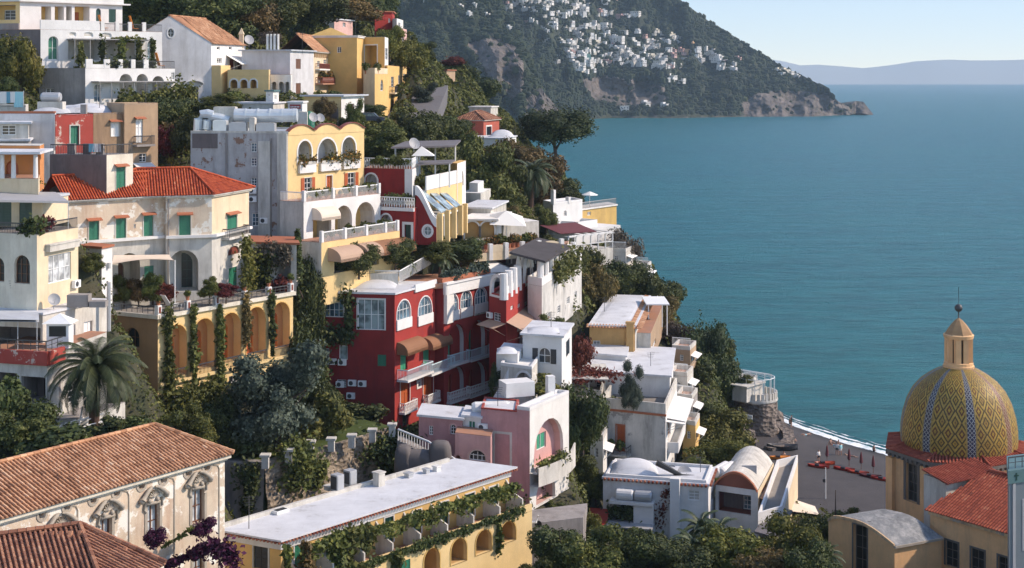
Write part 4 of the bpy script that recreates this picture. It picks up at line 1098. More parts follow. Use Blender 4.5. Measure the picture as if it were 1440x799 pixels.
for i in range(8):
 a,c=oc[i],oc[(i+1)%8];fr=Fr(a,c)if True else None
 ops=[]
 if i in(7,0,1):ops=[]
 if i==7:ops=[('W','r',1274,1290,653,706,{'f':'stone_dark','g':(2,4),'gl':'glass_dark','sur':'stone_dark','sw':.3,'d':.35})]
 b.face(fr,[(0,zd0),(fr.len,zd0),(fr.len,zd1),(0,zd1)],ops,'church_worn' if i in(0,)else 'church')
 if i==7:
  u,z=fr.uz(1282,648);q=MB();q.mesh([fr.pt(u-1.0,z,.05),fr.pt(u+1.0,z,.05),fr.pt(u,z+.55,.05),fr.pt(u-1.0,z,.4),fr.pt(u+1.0,z,.4),fr.pt(u,z+.55,.4)],[(3,4,5),(0,1,4,3),(1,2,5,4),(2,0,3,5)]);q.build('pediment','stone_dark',b.root)
 q=MB();fbox(q,fr,-.35,.5,zd0,zd1-.9,.02,.4);q.build('pilaster','church',b.root)
fr=Fr(oc[0],oc[1]);q=MB();fbox(q,fr,-.1,2.5,zd0,zd1-.55,.05,1.1);q.build('buttress','church_worn',b.root)
q=MB();o1=offset_poly(oc,.25);q.prism(o1,zd1-.75,zd1-.45);o2=offset_poly(oc,.5);q.prism(o2,zd1-.449,zd1-.16);q.build('cornice','stone_dark',b.root)
q=MB()
for i in range(8):
 fr=Fr(offset_poly(oc,.3)[i],offset_poly(oc,.3)[(i+1)%8]);k=9
 for j in range(k):fbox(q,fr,fr.len*(j+.3)/k,fr.len*(j+.7)/k,zd1-.72,zd1-.46,0,.25)
q.build('dentil_course','stone_dark',b.root)
q=MB();oe=offset_poly(oc,.5)
for i in range(8):
 a,c=oe[i],oe[(i+1)%8];ctr=Vector((cx_,Yd));ia,ic=ctr+(a-ctr).normalized()*5.15,ctr+(c-ctr).normalized()*5.15
 tiles(q,v3(a,zd1-.1),v3(c,zd1-.1),v3(ic,zd1+.3),v3(ia,zd1+.3),.3,.5,.1);ridge_tiles(q,v3(a,zd1-.02),v3(ia,zd1+.4))
q.build('drum_roof','tile_brick',b.root,rnd=True)
C3,L3=XY(1452,114.2),XY(1308,122);dd_=(C3-L3).normalized();nb_=Vector((dd_.y,-dd_.x));zn=12.0
b.block(C3,L3,C3-nb_*12,2.5,zn,'church',[('W','r',1330,1347,762,797,{'f':'stone_dark','g':(2,3),'gl':'glass_dark','sur':'stone_dark','sw':.16}),('W','r',1366,1384,773,812,{'f':'stone_dark','g':(2,3),'gl':'glass_dark','sur':'stone_dark','sw':.16}),('W','r',1404,1422,784,815,{'f':'stone_dark','g':(2,3),'gl':'glass_dark','sur':'stone_dark','sw':.16})],[],roof='none')
q=MB();e0,e1=L3+nb_*.4-dd_*.3,C3+nb_*.4+dd_*3;r0,r1=L3-nb_*6.3+dd_*1.5,C3-nb_*6.3+dd_*3
tiles(q,v3(e0,zn),v3(e1,zn),v3(r1,zn+2.6),v3(r0,zn+2.6),.27,.42,.09);tiles(q,v3(r1-nb_*6,zn),v3(r0-nb_*6,zn),v3(r0,zn+2.6),v3(r1,zn+2.6),.5,.8,.09);ridge_tiles(q,v3(r0,zn+2.7),v3(r1,zn+2.7))
q.build('nave_roof','tile_brick',b.root,rnd=True);q=MB();q.mesh([v3(e0,zn-.08),v3(r0,zn+2.5),v3(L3-nb_*12.5,zn-.08),v3(e0+dd_*.3,zn-.08),v3(r0+dd_*.3,zn+2.5),v3(L3-nb_*12.5+dd_*.3,zn-.08)],[(0,1,2),(3,5,4),(0,3,4,1),(1,4,5,2)]);q.build('gable','church',b.root)
q=MB();fn=Fr(L3,C3);fbox(q,fn,0,fn.len,zn-.35,zn-.1,0,.28);q.build('cornice','church_worn',b.root)
a,c=XY(1330,123.5),XY(1402,126.5);f2=Fr(a,c);za=ZR(692,123.5);q=MB();fbox(q,f2,0,f2.len,9,za+.9,-2.6,0);q.build('clerestory','white_old',b.root)
q=MB();tiles(q,f2.pt(-.3,za+.82,.45),f2.pt(f2.len,za+.95,.45),f2.pt(f2.len,za+1.5,-2.6),f2.pt(-.3,za+1.4,-2.6),.27,.42,.09);q.build('side_roof','tile_brick',b.root,rnd=True)
C4,L4,R4=XY(1258,118),XY(1165,122),XY(1324,120.2);zl=ZR(768,118);z4=2.5
f4=Fr(L4,C4);u1=f4.len;k=12
oL=[(0,z4),(u1,z4),(u1,zl)]
top4=ZR(727,121.5)
crv=[(u1*(1-t),zl+(top4-zl)*math.sin(min(t/.62,1)*math.pi/2))for t in[i/12 for i in range(1,13)]]
crv[-1]=(0,top4-.45);crv[-2]=(crv[-2][0],top4-.1)
b.face(f4,oL+crv,[('W','r',1200,1219,739,805,{'f':'stone_dark','g':(2,4),'gl':'glass_dark','sur':'stone_dark','sw':.12,'d':.5})],'church')
f5=Fr(C4,R4);b.face(f5,[(0,z4),(f5.len,z4),(f5.len,zl),(0,zl)],[],'church')
dv=R4-C4;q=MB();cv=[(u1+.25,zl-.05)]+crv
for i in range(len(cv)-1):
 p0,p1=f4.pt(cv[i][0],cv[i][1]+.06,.0),f4.pt(cv[i+1][0],cv[i+1][1]+.06,.0);D3=Vector((dv.x,dv.y,0));q.face([p0-D3*.0,p0+D3,p1+D3,p1])
q.build('barrel_roof','lead_dome',b.root,smooth=True);q=MB();cb=[(u,z+.12)for u,z in[(u1,zl)]+crv]
for i in range(len(cb)-1):
 p0,p1=f4.pt(*cb[i],0),f4.pt(*cb[i+1],0);q.obox(p0-Vector((0,0,.2)),p1-p0,f4.N()*.14,(0,0,.26))
q.build('gable_coping','church_worn',b.root);q=MB();fbox(q,f5,-.1,f5.len,zl-.14,zl+.05,0,.25);q.build('cornice','stone_trim',b.root)
FOOT.append(([L4,C4,R4,L4+R4-C4],z4,zl));FOOT.append(([Vector((cx_-7,Yd-7)),Vector((cx_+7,Yd-7)),Vector((cx_+7,Yd+7)),Vector((cx_-7,Yd+7))],4,10))
b=Bld('bell_tower','pale grey tower with a teal copper top band at the right edge','tower',1430,799,104)
C5,L5=XY(1419,104),XY(1417,108);R5=XY(1500,106);zt=ZR(662,104)
b.block(C5,L5,R5,2,zt-.95,'slate_panel',roof='none');q=MB();q.prism(offset_poly([L5,C5,R5,b.D],.08),zt-.949,zt);q.build('copper_band','teal_copper',b.root)
q=MB();fbox(q,b.fb,.3,.55,2,zt-1.0,.003,.07);fbox(q,b.fb,1.2,4,zt-6,zt-2.2,.003,.04);q.build('panel','grey_paint',b.root)
q=MB();f=b.fb;q.obox(f.pt(.55,zt-.75,.085),f.U()*.1,f.N()*.03,(0,0,.55));q.obox(f.pt(.4,zt-.45,.085),f.U()*.4,f.N()*.03,(0,0,.1));q.build('cross','green_dark',b.root)
railing([f.pt(.2,zt,-.3),f.pt(4,zt,-.3)],.9,'dark_metal','thin',b.root)
n=NT('beach_sand');f1=n.noise(n.coord((.3,.3,.3)),1,6,.65);f2=n.noise(n.coord((5,5,5)),1,3)
geo=n.add('ShaderNodeNewGeometry');sp=n.add('ShaderNodeSeparateXYZ');n.link(geo.outputs['Position'],sp.inputs[0]);wet=n.add('ShaderNodeMapRange',i_From_Min=.05,i_From_Max=.55);n.link(sp.outputs['Z'],wet.inputs['Value'])
c=n.mix(n.ramp(f1,[(.3,(0,0,0)),(.7,(1,1,1))]),(.042,.036,.037),(.068,.058,.057));c=n.mix(n.math('MULTIPLY',f2,.4),c,(.026,.023,.024));c=n.mix(wet.outputs[0],(.018,.016,.017),c)
n.base(c,.9);n.bump(f2,.5,.1);MAT['beach_sand']=n.m
SH=[(1020,572),(1060,579),(1085,584),(1095,589),(1112,597),(1130,604),(1150,611),(1170,617),(1190,624),(1210,630),(1232,636),(1250,641),(1300,654),(1360,668),(1420,682),(1520,702)]
q=MB();vs=[];rows=26
for px,py in SH:
 Ys=YZ(py,0);p=XY(px,Ys)
 for j in range(rows+1):
  t=j/rows;Y=Ys+9-(Ys+9-112)*t**1.4;dd=Ys-Y;z=.10*dd if dd<8 else .8+2.0*(1-math.exp(-(dd-8)/25));x=p.x+(Y-Ys)*.12;vs.append((x,Y,max(z,-.9)+.03*math.sin(x*1.3)*math.sin(Y)))
q.mesh(vs,[(i*(rows+1)+j,i*(rows+1)+j+1,(i+1)*(rows+1)+j+1,(i+1)*(rows+1)+j)for i in range(len(SH)-1)for j in range(rows)])
q.build('beach','beach_sand',kind='structure',smooth=True)
def bz(px,py):
 Y=YZ(py,1.0)
 for _ in range(12):
  Ys=YZ(float(np.interp(px,[a for a,_ in SH],[a for _,a in SH])),0);dd=Ys-Y;z=.10*dd if dd<8 else .8+2.0*(1-math.exp(-(dd-8)/25));Y=Y*.5+YZ(py,z)*.5
 return Y
def bp(px,py):Y=bz(px,py);return P3(px,py,Y)
n=NT('foam');f1=n.noise(n.coord((.8,.8,.8)),1,5,.7);n.base(n.mix(n.ramp(f1,[(.35,(0,0,0)),(.6,(1,1,1))]),(.45,.56,.58),(.85,.87,.88)),.8);n.bump(f1,.5,.15);MAT['foam']=n.m
sx_=[a for a,_ in SH];sy_=[a for _,a in SH]
def foam(off0,off1,nm,seed,amp):
 q=MB();top,bot=[],[]
 for k in range(0,900):
  px=1030+k*.52;Y=YZ(float(np.interp(px,sx_,sy_)),0);X=(px-CX)*Y/F
  e=noise.fractal(Vector((X*.5,seed,0)),.7,2.2,5)*amp;e2=noise.fractal(Vector((X*.9,seed+9,0)),.6,2.2,5)*amp*.8
  gap=noise.noise(Vector((X*.16,seed*3.7,0)))
  a0,a1=off0+e,off1+e2+gap*amp*.8;a1=max(a1,a0+.02)
  top.append((X,Y+a1,.06));bot.append((X,Y+a0,.06))
 for i in range(len(top)-1):
  q.face([bot[i],bot[i+1],top[i+1],top[i]])
  z1=-.3;q.face([(bot[i][0],bot[i][1],z1),(bot[i+1][0],bot[i+1][1],z1),bot[i+1],bot[i]])
 q.build(nm,'foam',kind='stuff')
foam(-.6,2.5,'surf_foam',1.3,1.0);foam(3.6,4.2,'surf_foam',5.1,.8);foam(6.0,6.1,'surf_foam',8.4,.7)
b=Bld('beach_tower','round rubble-stone tower with a white restaurant terrace on top, by the beach','tower',1064,625,186)
Yt=188.0;s=Yt/F;cxt=(1068-CX)*s;z0t,z1t=0.5,ZR(568,Yt)
n=NT('tower_stone');f1=n.noise(n.coord(),1.1,6,.7);vo=n.add('ShaderNodeTexVoronoi',i_Scale=1.5);n.link(n.coord((1,1,1.5)),vo.inputs['Vector'])
c=n.mix(n.ramp(f1,[(.35,(0,0,0)),(.65,(1,1,1))]),(.085,.07,.06),(.28,.225,.19));c=n.mix(.4,c,n.ramp(vo.outputs['Color'],[(0,(.45,.42,.4)),(1,(1,.98,.95))]),'MULTIPLY');n.base(c,.95);n.bump(n.math('ADD',f1,vo.outputs['Distance']),1,.4);MAT['tower_stone']=n.m
q=MB();vs=[];k,nz=40,14
for j in range(nz+1):
 for i in range(k):
  t=2*math.pi*i/k;z=z0t+(z1t-z0t)*j/nz;f=1-j/nz;r_=30*s*(1+.16*f**1.5)+noise.noise(Vector((math.cos(t)*2,math.sin(t)*2,z*.5)))*(.25+1.0*f**2);vs.append((cxt+r_*math.cos(t),Yt+3+r_*math.sin(t),z))
q.mesh(vs,[(j*k+i,j*k+(i+1)%k,(j+1)*k+(i+1)%k,(j+1)*k+i)for j in range(nz)for i in range(k)]);q.build('wall','tower_stone',b.root)
q=MB();q.lathe((cxt,Yt+3,z1t),[(30*s,-.2),(31.5*s,0),(31.5*s,.25),(0,.25)],36);q.build('terrace','white_old',b.root)
q=MB()
for i in range(30):
 a0,a1=2*math.pi*i/30,2*math.pi*(i+.62)/30
 q.mesh([(cxt+r_*math.cos(a),Yt+3+r_*math.sin(a),z)for z in(z1t+.25,z1t+1.15)for r_ in(28.5*s,30.8*s)for a in(a0,a1)],[(0,1,3,2),(4,6,7,5),(2,3,7,6),(0,4,5,1),(0,2,6,4),(1,5,7,3)])
q.build('parapet','white_old',b.root)
q=MB();ringp=[(cxt+27*s*math.cos(a),Yt+3+27*s*math.sin(a))for a in[2*math.pi*i/14 for i in range(14)]]
for i,(x,y)in enumerate(ringp):
 q.tube([(x,y,z1t+.2),(x,y,z1t+3.0)],.055,5);x2,y2=ringp[(i+1)%14];q.tube([(x,y,z1t+3.0),(x2,y2,z1t+3.0)],.05,5,cap=False);q.tube([(x,y,z1t+3.0),(cxt-2,Yt+6,z1t+3.4)],.04,4,cap=False)
q.build('pergola','white_paint',b.root)
f=Fr(XY(1030,189),XY(1050,187.5));q=MB();fbox(q,f,0,f.len,z1t+.25,z1t+2.3,-4,0);q.build('pavilion','white_old',b.root);q=MB();fbox(q,f,-.3,f.len+.3,z1t+2.3,z1t+2.45,-4.2,.4);q.build('pavilion_roof','white_old',b.root)
f=Fr(XY(1042,183.0),XY(1061,182.2));u,z=0,ZR(588,182.6);q=MB();fbox(q,f,0,f.len*.85,z-.1,z+.45,.0,.08);sg=q.build('sign_board','white_paint',b.root)
q=MB()
for i in range(9):fbox(q,f,.12+i*.155,.12+i*.155+.09,z+.05,z+.3,.083,.09)
q.build('lettering','grey_paint',sg)
q=MB();f=Fr(XY(1052,181.5),XY(1062,181.5));fbox(q,f,0,f.len,.6,2.6,-.5,.35);q.build('gate','black',b.root)
FOOT.append(([Vector((cxt-2,Yt)),Vector((cxt+2,Yt)),Vector((cxt+2,Yt+5)),Vector((cxt-2,Yt+5))],.2,3))
q=MB();pts=[P3(1095,602,194),P3(1108,614,190),P3(1110,626,185),P3(1098,634,181.5),P3(1080,637,180)]
for a,c in zip(pts,pts[1:]):
 d3=c-a;sd=d3.cross(Vector((0,0,1))).normalized()*.9;q.mesh([a-sd+Vector((0,0,-1.5)),c-sd+Vector((0,0,-1.5)),c+sd+Vector((0,0,-1.5)),a+sd+Vector((0,0,-1.5)),a-sd*.8+Vector((0,0,.9)),c-sd*.8+Vector((0,0,.7)),c+sd*.8+Vector((0,0,.7)),a+sd*.8+Vector((0,0,.9))],[(0,1,5,4),(1,2,6,5),(2,3,7,6),(3,0,4,7),(4,5,6,7)])
q.build('breakwater','tower_stone',label='low curved stone breakwater wall beside the beach tower',cat='wall')
for i,(px,py,r_,Y)in enumerate(((1036,618,26,184),(1052,622,16,182),(1088,606,20,197),(1020,600,24,192))):
 q=MB();p=P3(px,py,Y);q.ball((0,0,0),1,14);vs=[Vector(v)*(1+.5*noise.fractal(Vector(v)*1.6+Vector((i*9,0,0)),.8,2,4))for v in q.v];q.v=[(p.x+v.x*r_*Y/F,p.y+2+v.y*r_*Y/F,p.z+v.z*r_*Y/F*1.1)for v in vs]
 q.build('rock','tower_stone',label=['big rough rock at the left foot of the round beach tower','small rock in front of the beach tower gate','rock on the sea side of the beach tower','rock in the shade left of the beach tower below the pines'][i],cat='rock')
def hull(q,p,ax,L,wd,h,m=0,rr=.5):
 sd=Vector((-ax.y,ax.x,0));k=10;sec=[]
 for i in range(k+1):
  t=i/k*2-1;w=wd/2*(1-abs(t)**2.2)+.03;zz=h*(.28*t*t);c=p+ax*(t*L/2)
  sec.append([c+sd*w+Vector((0,0,h+zz)),c+sd*w*.75+Vector((0,0,h*.35+zz)),c+Vector((0,0,zz*.8)),c-sd*w*.75+Vector((0,0,h*.35+zz)),c-sd*w+Vector((0,0,h+zz)),c-sd*w*.82+Vector((0,0,h*.93+zz)),c+Vector((0,0,h*.45+zz)),c+sd*w*.82+Vector((0,0,h*.93+zz))])
 vs=[v for s_ in sec for v in s_];q.mesh(vs,[(i*8+j,i*8+(j+1)%8,(i+1)*8+(j+1)%8,(i+1)*8+j)for i in range(k)for j in range(8)],m)
p=bp(1100,634);r=thing('rowing_boat','dark rowing boat drawn up on the beach near the stone breakwater','boat',p);q=MB();hull(q,p,Vector((1,-.1,0)).normalized(),3.9,1.5,.7);q.build('hull','dark_metal',r);q=MB()
for t in(-.8,0,.8):q.box(p.x+t-.12,p.y-.55,p.z+.45,p.x+t+.12,p.y+.5,p.z+.52)
q.build('seat','wood',r)
KY=[((1160,655),.15,'orange_plastic','leftmost orange kayak on the beach, beside the standing bathers'),((1187,663),-.5,'red_plastic','red kayak lying second from left in the beach row'),((1207,668),-.45,'orange_plastic','orange-red kayak in the middle of the beach row'),((1224,673),-.4,'maroon_cloth','dark red kayak second from right in the beach row'),((1240,677),-.5,'red_plastic','rightmost red kayak with pale trim near the church wall'),((1097,647),.1,'orange_cloth','small orange kayak lying in front of the dark rowing boat'),((1151,659),-.3,'red_plastic','short red kayak just left of the leftmost orange one')]
for(px,py),a,mt,l in KY:
 p=bp(px,py);ax=Vector((math.cos(a),math.sin(a),0));r=thing('kayak',l,'kayak',p,'kayaks in a row on the beach');q=MB();hull(q,p,ax,2.6,.85,.42);q.build('hull',mt,r)
 q=MB();q.obox(p-ax*.3+Vector((-.2,-.2,.25)),ax*.5,Vector((-ax.y,ax.x,0))*.45,(0,0,.3));q.build('seat','dark_cloth',r)
for px,py,l in((1163,652,'closed maroon parasol nearest the standing bathers on the beach'),(1194,657,'closed maroon parasol behind the second and third kayaks'),(1211,662,'closed maroon parasol in the middle of the kayak row'),(1228,667,'closed maroon parasol nearest the church wall')):
 p=bp(px,py);r=thing('parasol',l,'parasol',p,'closed parasols on the beach');q=MB();q.tube([p,p+Vector((0,0,2.3))],.035,6);q.build('pole','wood',r)
 q=MB();q.lathe(p,[(.05,.85),(.21,1.0),(.17,1.6),(.09,2.1),(.02,2.3)],8);q.build('canopy','maroon_cloth',r)
p=P3(1161,716,158);r=thing('lamp_post','tall thin white pole standing at the back of the beach','lamp post',p);q=MB();q.tube([p+Vector((0,0,-1)),p+Vector((0,0,4.6))],[.075,.05],8);q.build('pole','white_paint',r);q=MB();q.box(p.x-.3,p.y-.12,p.z+3.0,p.x-.04,p.y+.12,p.z+3.35);q.build('lamp','dark_metal',r)
def figure(nm,J,E,rad,loc,rz,label,mats,group='bathers on the beach',zones=None):
 me=bpy.data.meshes.new('tmp');me.from_pydata(J,E,[]);o=bpy.data.objects.new('tmp',me);COL.objects.link(o)
 o.modifiers.new('s','SKIN');
 for v,r_ in zip(me.skin_vertices[0].data,rad):v.radius=(r_,r_)
 me.skin_vertices[0].data[0].use_root=True
 md=o.modifiers.new('u','SUBSURF');md.levels=1
 dg=bpy.context.evaluated_depsgraph_get();ev=bpy.data.meshes.new_from_object(o.evaluated_get(dg));bpy.data.objects.remove(o);bpy.data.meshes.remove(me)
 ev.name='body';ev.materials.clear()
 for m_ in mats:ev.materials.append(MAT[m_])
 for p in ev.polygons:p.material_index=zones(p.center);p.use_smooth=True
 b_=bpy.data.objects.new(nm,ev);COL.objects.link(b_);b_.location=loc;b_.rotation_euler=(0,0,rz);return tag(b_,label,'person',group)
STAND=[(0,0,.95),(0,0,1.15),(0,0,1.38),(0,-.01,1.5),(0,-.02,1.62),(0,-.02,1.73),(.1,0,.9),(.11,-.02,.5),(.12,.02,.08),(.12,-.14,.04),(-.1,0,.9),(-.12,.03,.5),(-.13,.08,.08),(-.13,-.08,.04),(.19,0,1.4),(.26,.02,1.12),(.27,-.08,.86),(-.19,0,1.4),(-.25,.03,1.12),(-.24,-.1,.88)]
SE=[(0,1),(1,2),(2,3),(3,4),(4,5),(0,6),(6,7),(7,8),(8,9),(0,10),(10,11),(11,12),(12,13),(2,14),(14,15),(15,16),(2,17),(17,18),(18,19)]
SR=[.14,.13,.14,.055,.1,.085,.095,.065,.045,.04,.095,.065,.045,.04,.06,.045,.035,.06,.045,.035]
LIE=[(0,0,.14),(.22,0,.16),(.45,0,.2),(.56,0,.25),(.68,0,.3),(.78,0,.33),(-.05,.1,.13),(-.42,.12,.26),(-.85,.12,.08),(-.92,.12,.16),(-.05,-.1,.13),(-.45,-.1,.1),(-.88,-.12,.08),(-.95,-.12,.16),(.45,.19,.2),(.3,.3,.1),(.1,.32,.06),(.45,-.19,.2),(.6,-.32,.12),(.72,-.2,.3)]
SIT=[(0,0,.14),(0,.05,.36),(0,.03,.6),(0,-.01,.7),(0,-.03,.82),(0,-.03,.92),(.1,-.05,.13),(.13,-.42,.42),(.13,-.75,.08),(.13,-.88,.05),(-.1,-.05,.13),(-.13,-.5,.2),(-.15,-.88,.08),(-.15,-.96,.12),(.19,.03,.6),(.25,-.15,.4),(.16,-.38,.42),(-.19,.03,.6),(-.27,.15,.36),(-.25,.25,.08)]
def zs(c):return 2 if(c.z>1.66 or(c.z>1.56 and c.y>.02))else 1 if .72<c.z<1.0 and abs(c.x)<.21 else(3 if 1.0<=c.z<1.45 else 0)
def zl_(c):return 2 if c.x>.72 else 1 if-.12<c.x<.12 and c.z>.02 and abs(c.y)<.2 else 0
def zt_(c):return 2 if c.z>.87 or(c.z>.77 and c.y>.01)else(1 if c.z<.3 and c.y>-.2 and abs(c.x)<.2 else 0)
PPL=[('s',1177,641,2.9,'person standing on the beach in a white shirt and dark trousers, left of a pair',['skin','dark_cloth','hair','canvas_white']),('s',1182,642,.4,'person standing on the beach in a pale blue shirt, right of a pair',['skin','canvas_white','hair','aqua_cloth']),('s',1113,601,1.2,'person in dark clothes standing at the water edge by the breakwater',['skin','dark_cloth','hair','dark_cloth']),('s',1151,652,.5,'person in a white top standing by the left end of the kayaks',['skin','dark_cloth','hair','canvas_white']),('s',1111,588,2.0,'bather wading in the shallow water off the breakwater',['skin','dark_cloth','hair','skin']),('s',1229,627,2.0,'bather standing in the surf near the church drum',['skin','dark_cloth','hair','skin']),('l',1196,643,2.6,'person lying on the sand right of the standing pair',['skin','maroon_cloth','hair']),('l',1133,613,.3,'person lying alone near the water on the open beach',['skin','aqua_cloth','hair']),('t',1168,626,1.0,'person sitting on the sand close behind the standing pair',['skin','dark_cloth','hair']),('l',1173,628,-.4,'person lying on the sand beside the sitting bather',['skin','blue_cloth','hair']),('t',1179,628,2.4,'person sitting right of the bather who lies near the water',['skin','canvas_white','hair']),('t',1102,645,.2,'person sitting by the small orange kayak near the rowing boat',['skin','orange_cloth','hair']),('l',1113,622,.5,'person lying close to the stone breakwater',['skin','dark_cloth','hair'])]
for k,px,py,rz,l,mats in PPL:
 p=bp(px,py)
 if l.startswith('bather'):p=P3(px,py,YZ(py+9,0));p.z=-.75
 figure('person',{'s':STAND,'l':LIE,'t':SIT}[k],SE,SR,p,rz,l,mats,zones={'s':zs,'l':zl_,'t':zt_}[k])
GREEN={'c':'green','sur':'white_old','sw':.09,'hood':'tile_edge_plain'}
plain('tile_edge_plain',(.36,.12,.06),.85,.2)
def ac(b,fr,px,py,root=None,mat='white_paint'):
 u,z=fr.uz(px,py);q=MB();fbox(q,fr,u-.42,u+.42,z-.3,z+.3,.06,.38);o=q.build('air_conditioner',mat,b.root)
 q=MB()
 for i in range(10):a0,a1=2*math.pi*i/10,2*math.pi*(i+1)/10;q.face([fr.pt(u-.1,z,.385),fr.pt(u-.1+.23*math.cos(a0),z+.23*math.sin(a0),.385),fr.pt(u-.1+.23*math.cos(a1),z+.23*math.sin(a1),.385)])
 q.build('fan_grille','dark_metal',o)
def flat(px,py,z):return XY(px,YZ(py,z))
def tank(b,c,L,r,ax,mat='metal',name='water_tank'):
 q=MB();a=Vector((ax.x,ax.y,0));c=Vector(c);q.tube([c-a*L/2+Vector((0,0,r)),c-a*L*.42+Vector((0,0,r)),c+a*L*.42+Vector((0,0,r)),c+a*L/2+Vector((0,0,r))],[r*.8,r,r,r*.8],14);return q.build(name,mat,b.root,smooth=False)
def dish(b,p,r=.45,az=.6,mat='grey_paint'):
 q=MB();p=Vector(p);d=Vector((math.sin(az),-math.cos(az),.45)).normalized();a=d.cross(Vector((0,0,1))).normalized();c2=a.cross(d);n_=14;c=p+Vector((0,0,r+.25));vs=[]
 for j in range(4):
  for i in range(n_):t=2*math.pi*i/n_;rr=r*j/3;vs.append(c+(a*math.cos(t)+c2*math.sin(t))*rr+d*(.16*(j/3)**2))
 q.mesh(vs,[(j*n_+i,j*n_+(i+1)%n_,(j+1)*n_+(i+1)%n_,(j+1)*n_+i)for j in range(3)for i in range(n_)]);q.tube([p,c],.04,5);q.tube([c-c2*r*.8,c+d*r*.9],.02,4);return q.build('satellite_dish',mat,b.root)
def pots_along(a,c,n_,label,group,h=(.6,1.0),kinds=('potleaf',),pm='terracotta',r=.2):
 for i in range(n_):pot(Vector(a)+(Vector(c)-Vector(a))*((i+.5)/n_),random.uniform(*h),random.choice(kinds),label,group,pm,r)
FB={}
def planter(p0,p1,label,kind='leaf_flower',h=.5,hang=.3,mat='white_old',n_=500,group=None):
 p0,p1=Vector(p0),Vector(p1);r=thing('planter_box',label,'planter',(p0+p1)/2,group);q=MB();d=(p1-p0);s=Vector((d.y,-d.x,0)).normalized()*.18;q.obox(p0-s,d,s*2,(0,0,.3));q.build('box',mat,r)
 o=vine([p0+Vector((0,0,.42)),p1+Vector((0,0,.42))],.5,h,n_,kind,.2,name='foliage',hang=hang);o.parent=r;o.location=o.location-r.location;del o['category'];return r
b=Bld('arched_house','yellow house with orange arched loggias, creeper columns and a roof terrace','house',280,560,128)
zA=ZR(445,125)
ops=[('L','a',a,c,t,bo,{'w':'yellow_pale','bw':'orange_wall','d':.9,'sur':'yellow','sw':.1,'in':{'ty':'D','k':'a','c':'wood_orange','a':.25,'b':.7,'h':.75}})for a,c,t,bo in((235,262,457,528),(272,301,448,518),(310,338,440,508),(346,373,432,499),(382,407,425,490))]
ops+=[('W','r',240,256,548,580,{'gl':'glass_dark'}),('D','r',282,296,540,580,{'c':'green_dark'}),('W','r',322,336,528,556,{'gl':'glass_dark'})]
b.block((222,125),(155,127.5),(412,138.9),16.5,zA,'ochre_brown',[('W','a',176,196,461,489,{'gl':'glass_dark','f':'wood','g':(2,2),'d':.4})],ops,matB='yellow_pale',rm='stone_floor')  # shaded left wall of the yellow house coloured brown, shade painted in
fA=b.fb;_,zl2=fA.uz(256,531)
q=MB();fbox(q,fA,0,fA.len,zl2-.28,zl2,.01,.38);q.build('ledge','yellow_pale',b.root);q=MB();fbox(q,fA,0,fA.len+.15,zA-.22,zA+.12,.01,.25);fbox(q,b.fa,0,b.fa.len+.2,zA-.22,zA+.12,.01,.25);q.build('cornice','cream_pale',b.root)
for a,c,t,bo in((235,262,457,528),(272,301,448,518),(310,338,440,508),(346,373,432,499),(382,407,425,490)):
 u0,u1=fA.u_of(a),fA.u_of(c);railing([fA.pt(u0,zl2,.2),fA.pt(u1,zl2,.2)],.95,'dark_metal','bars',b.root)
us=[.15,fA.u_of(265),fA.u_of(305),fA.u_of(345),fA.u_of(379),fA.len-.2]
for u in us:
 q=MB();fbox(q,fA,u-.22,u+.22,zA+.12,zA+.95,-.35,.1);p_=q.build('post','white_clean',b.root);q=MB();fbox(q,fA,u-.12,u+.12,zA+.25,zA+.8,.103,.12);q.build('panel','brown_red',p_)
 pot(fA.pt(u,zA+.95,-.12),.75,'potleaf','potted plant on a white post of the arched yellow house terrace','post-top pots of the arched house','terracotta',.2)
for a,c in zip(us,us[1:]):railing([fA.pt(a+.22,zA+.12,-.1),fA.pt(c-.22,zA+.12,-.1)],.7,'dark_metal','thin',b.root)
fl_=b.fa;railing([fl_.pt(0,zA+.12,-.1),fl_.pt(fl_.len,zA+.12,-.1)],.7,'dark_metal','thin',b.root)
for px,ln,w,mt,l in((233,10.5,.42,'leaf_mid','tall green creeper column at the front corner of the arched yellow house'),(268,9.5,.36,'leaf_mid','green creeper column between first and second loggia arch'),(305,8.0,.34,'leaf_mid','green creeper column between second and third loggia arch'),(342,3.6,.3,'leaf_autumn','short brownish creeper between third and fourth loggia arch'),(378,5.4,.34,'leaf_dark','dark creeper column between fourth and fifth loggia arch')):
 u=fA.u_of(px);vine([fA.pt(u,zA+.1,.35),fA.pt(u+.1,zA-ln*.5,.4),fA.pt(u,zA-ln,.5)],w,.9,int(210*ln),mt,.26,label=l)
vine([fA.pt(.3,20.2,1.0),fA.pt(3.0,20.5,1.1),fA.pt(6,20.5,1.2)],1.3,1.6,2400,'leaf_mid',.28,label='dense green creeper mound at the foot of the arched yellow house')
p=fA.pt(fA.u_of(258),zA+.02,-2.2);r=thing('deck_chair','white folding deck chair on the terrace of the arched yellow house','deck chair',p)
q=MB();U,N=fA.U(),fA.N();q.obox(p+Vector((0,0,.38)),U*1.3,N*.65,(0,0,.05));q.build('seat','white_paint',r);q=MB();q.obox(p+U*-.05+Vector((0,0,.42)),U*-.75+Vector((0,0,1.0)),N*.65,U*.05);q.build('backrest','white_paint',r)
for du in(.1,1.15):
 for dn in(.03,.58):q=MB();q.tube([p+U*du+N*dn,p+U*(du+.08)+N*dn+Vector((0,0,.4))],.03,5);q.build('leg','white_paint',r)
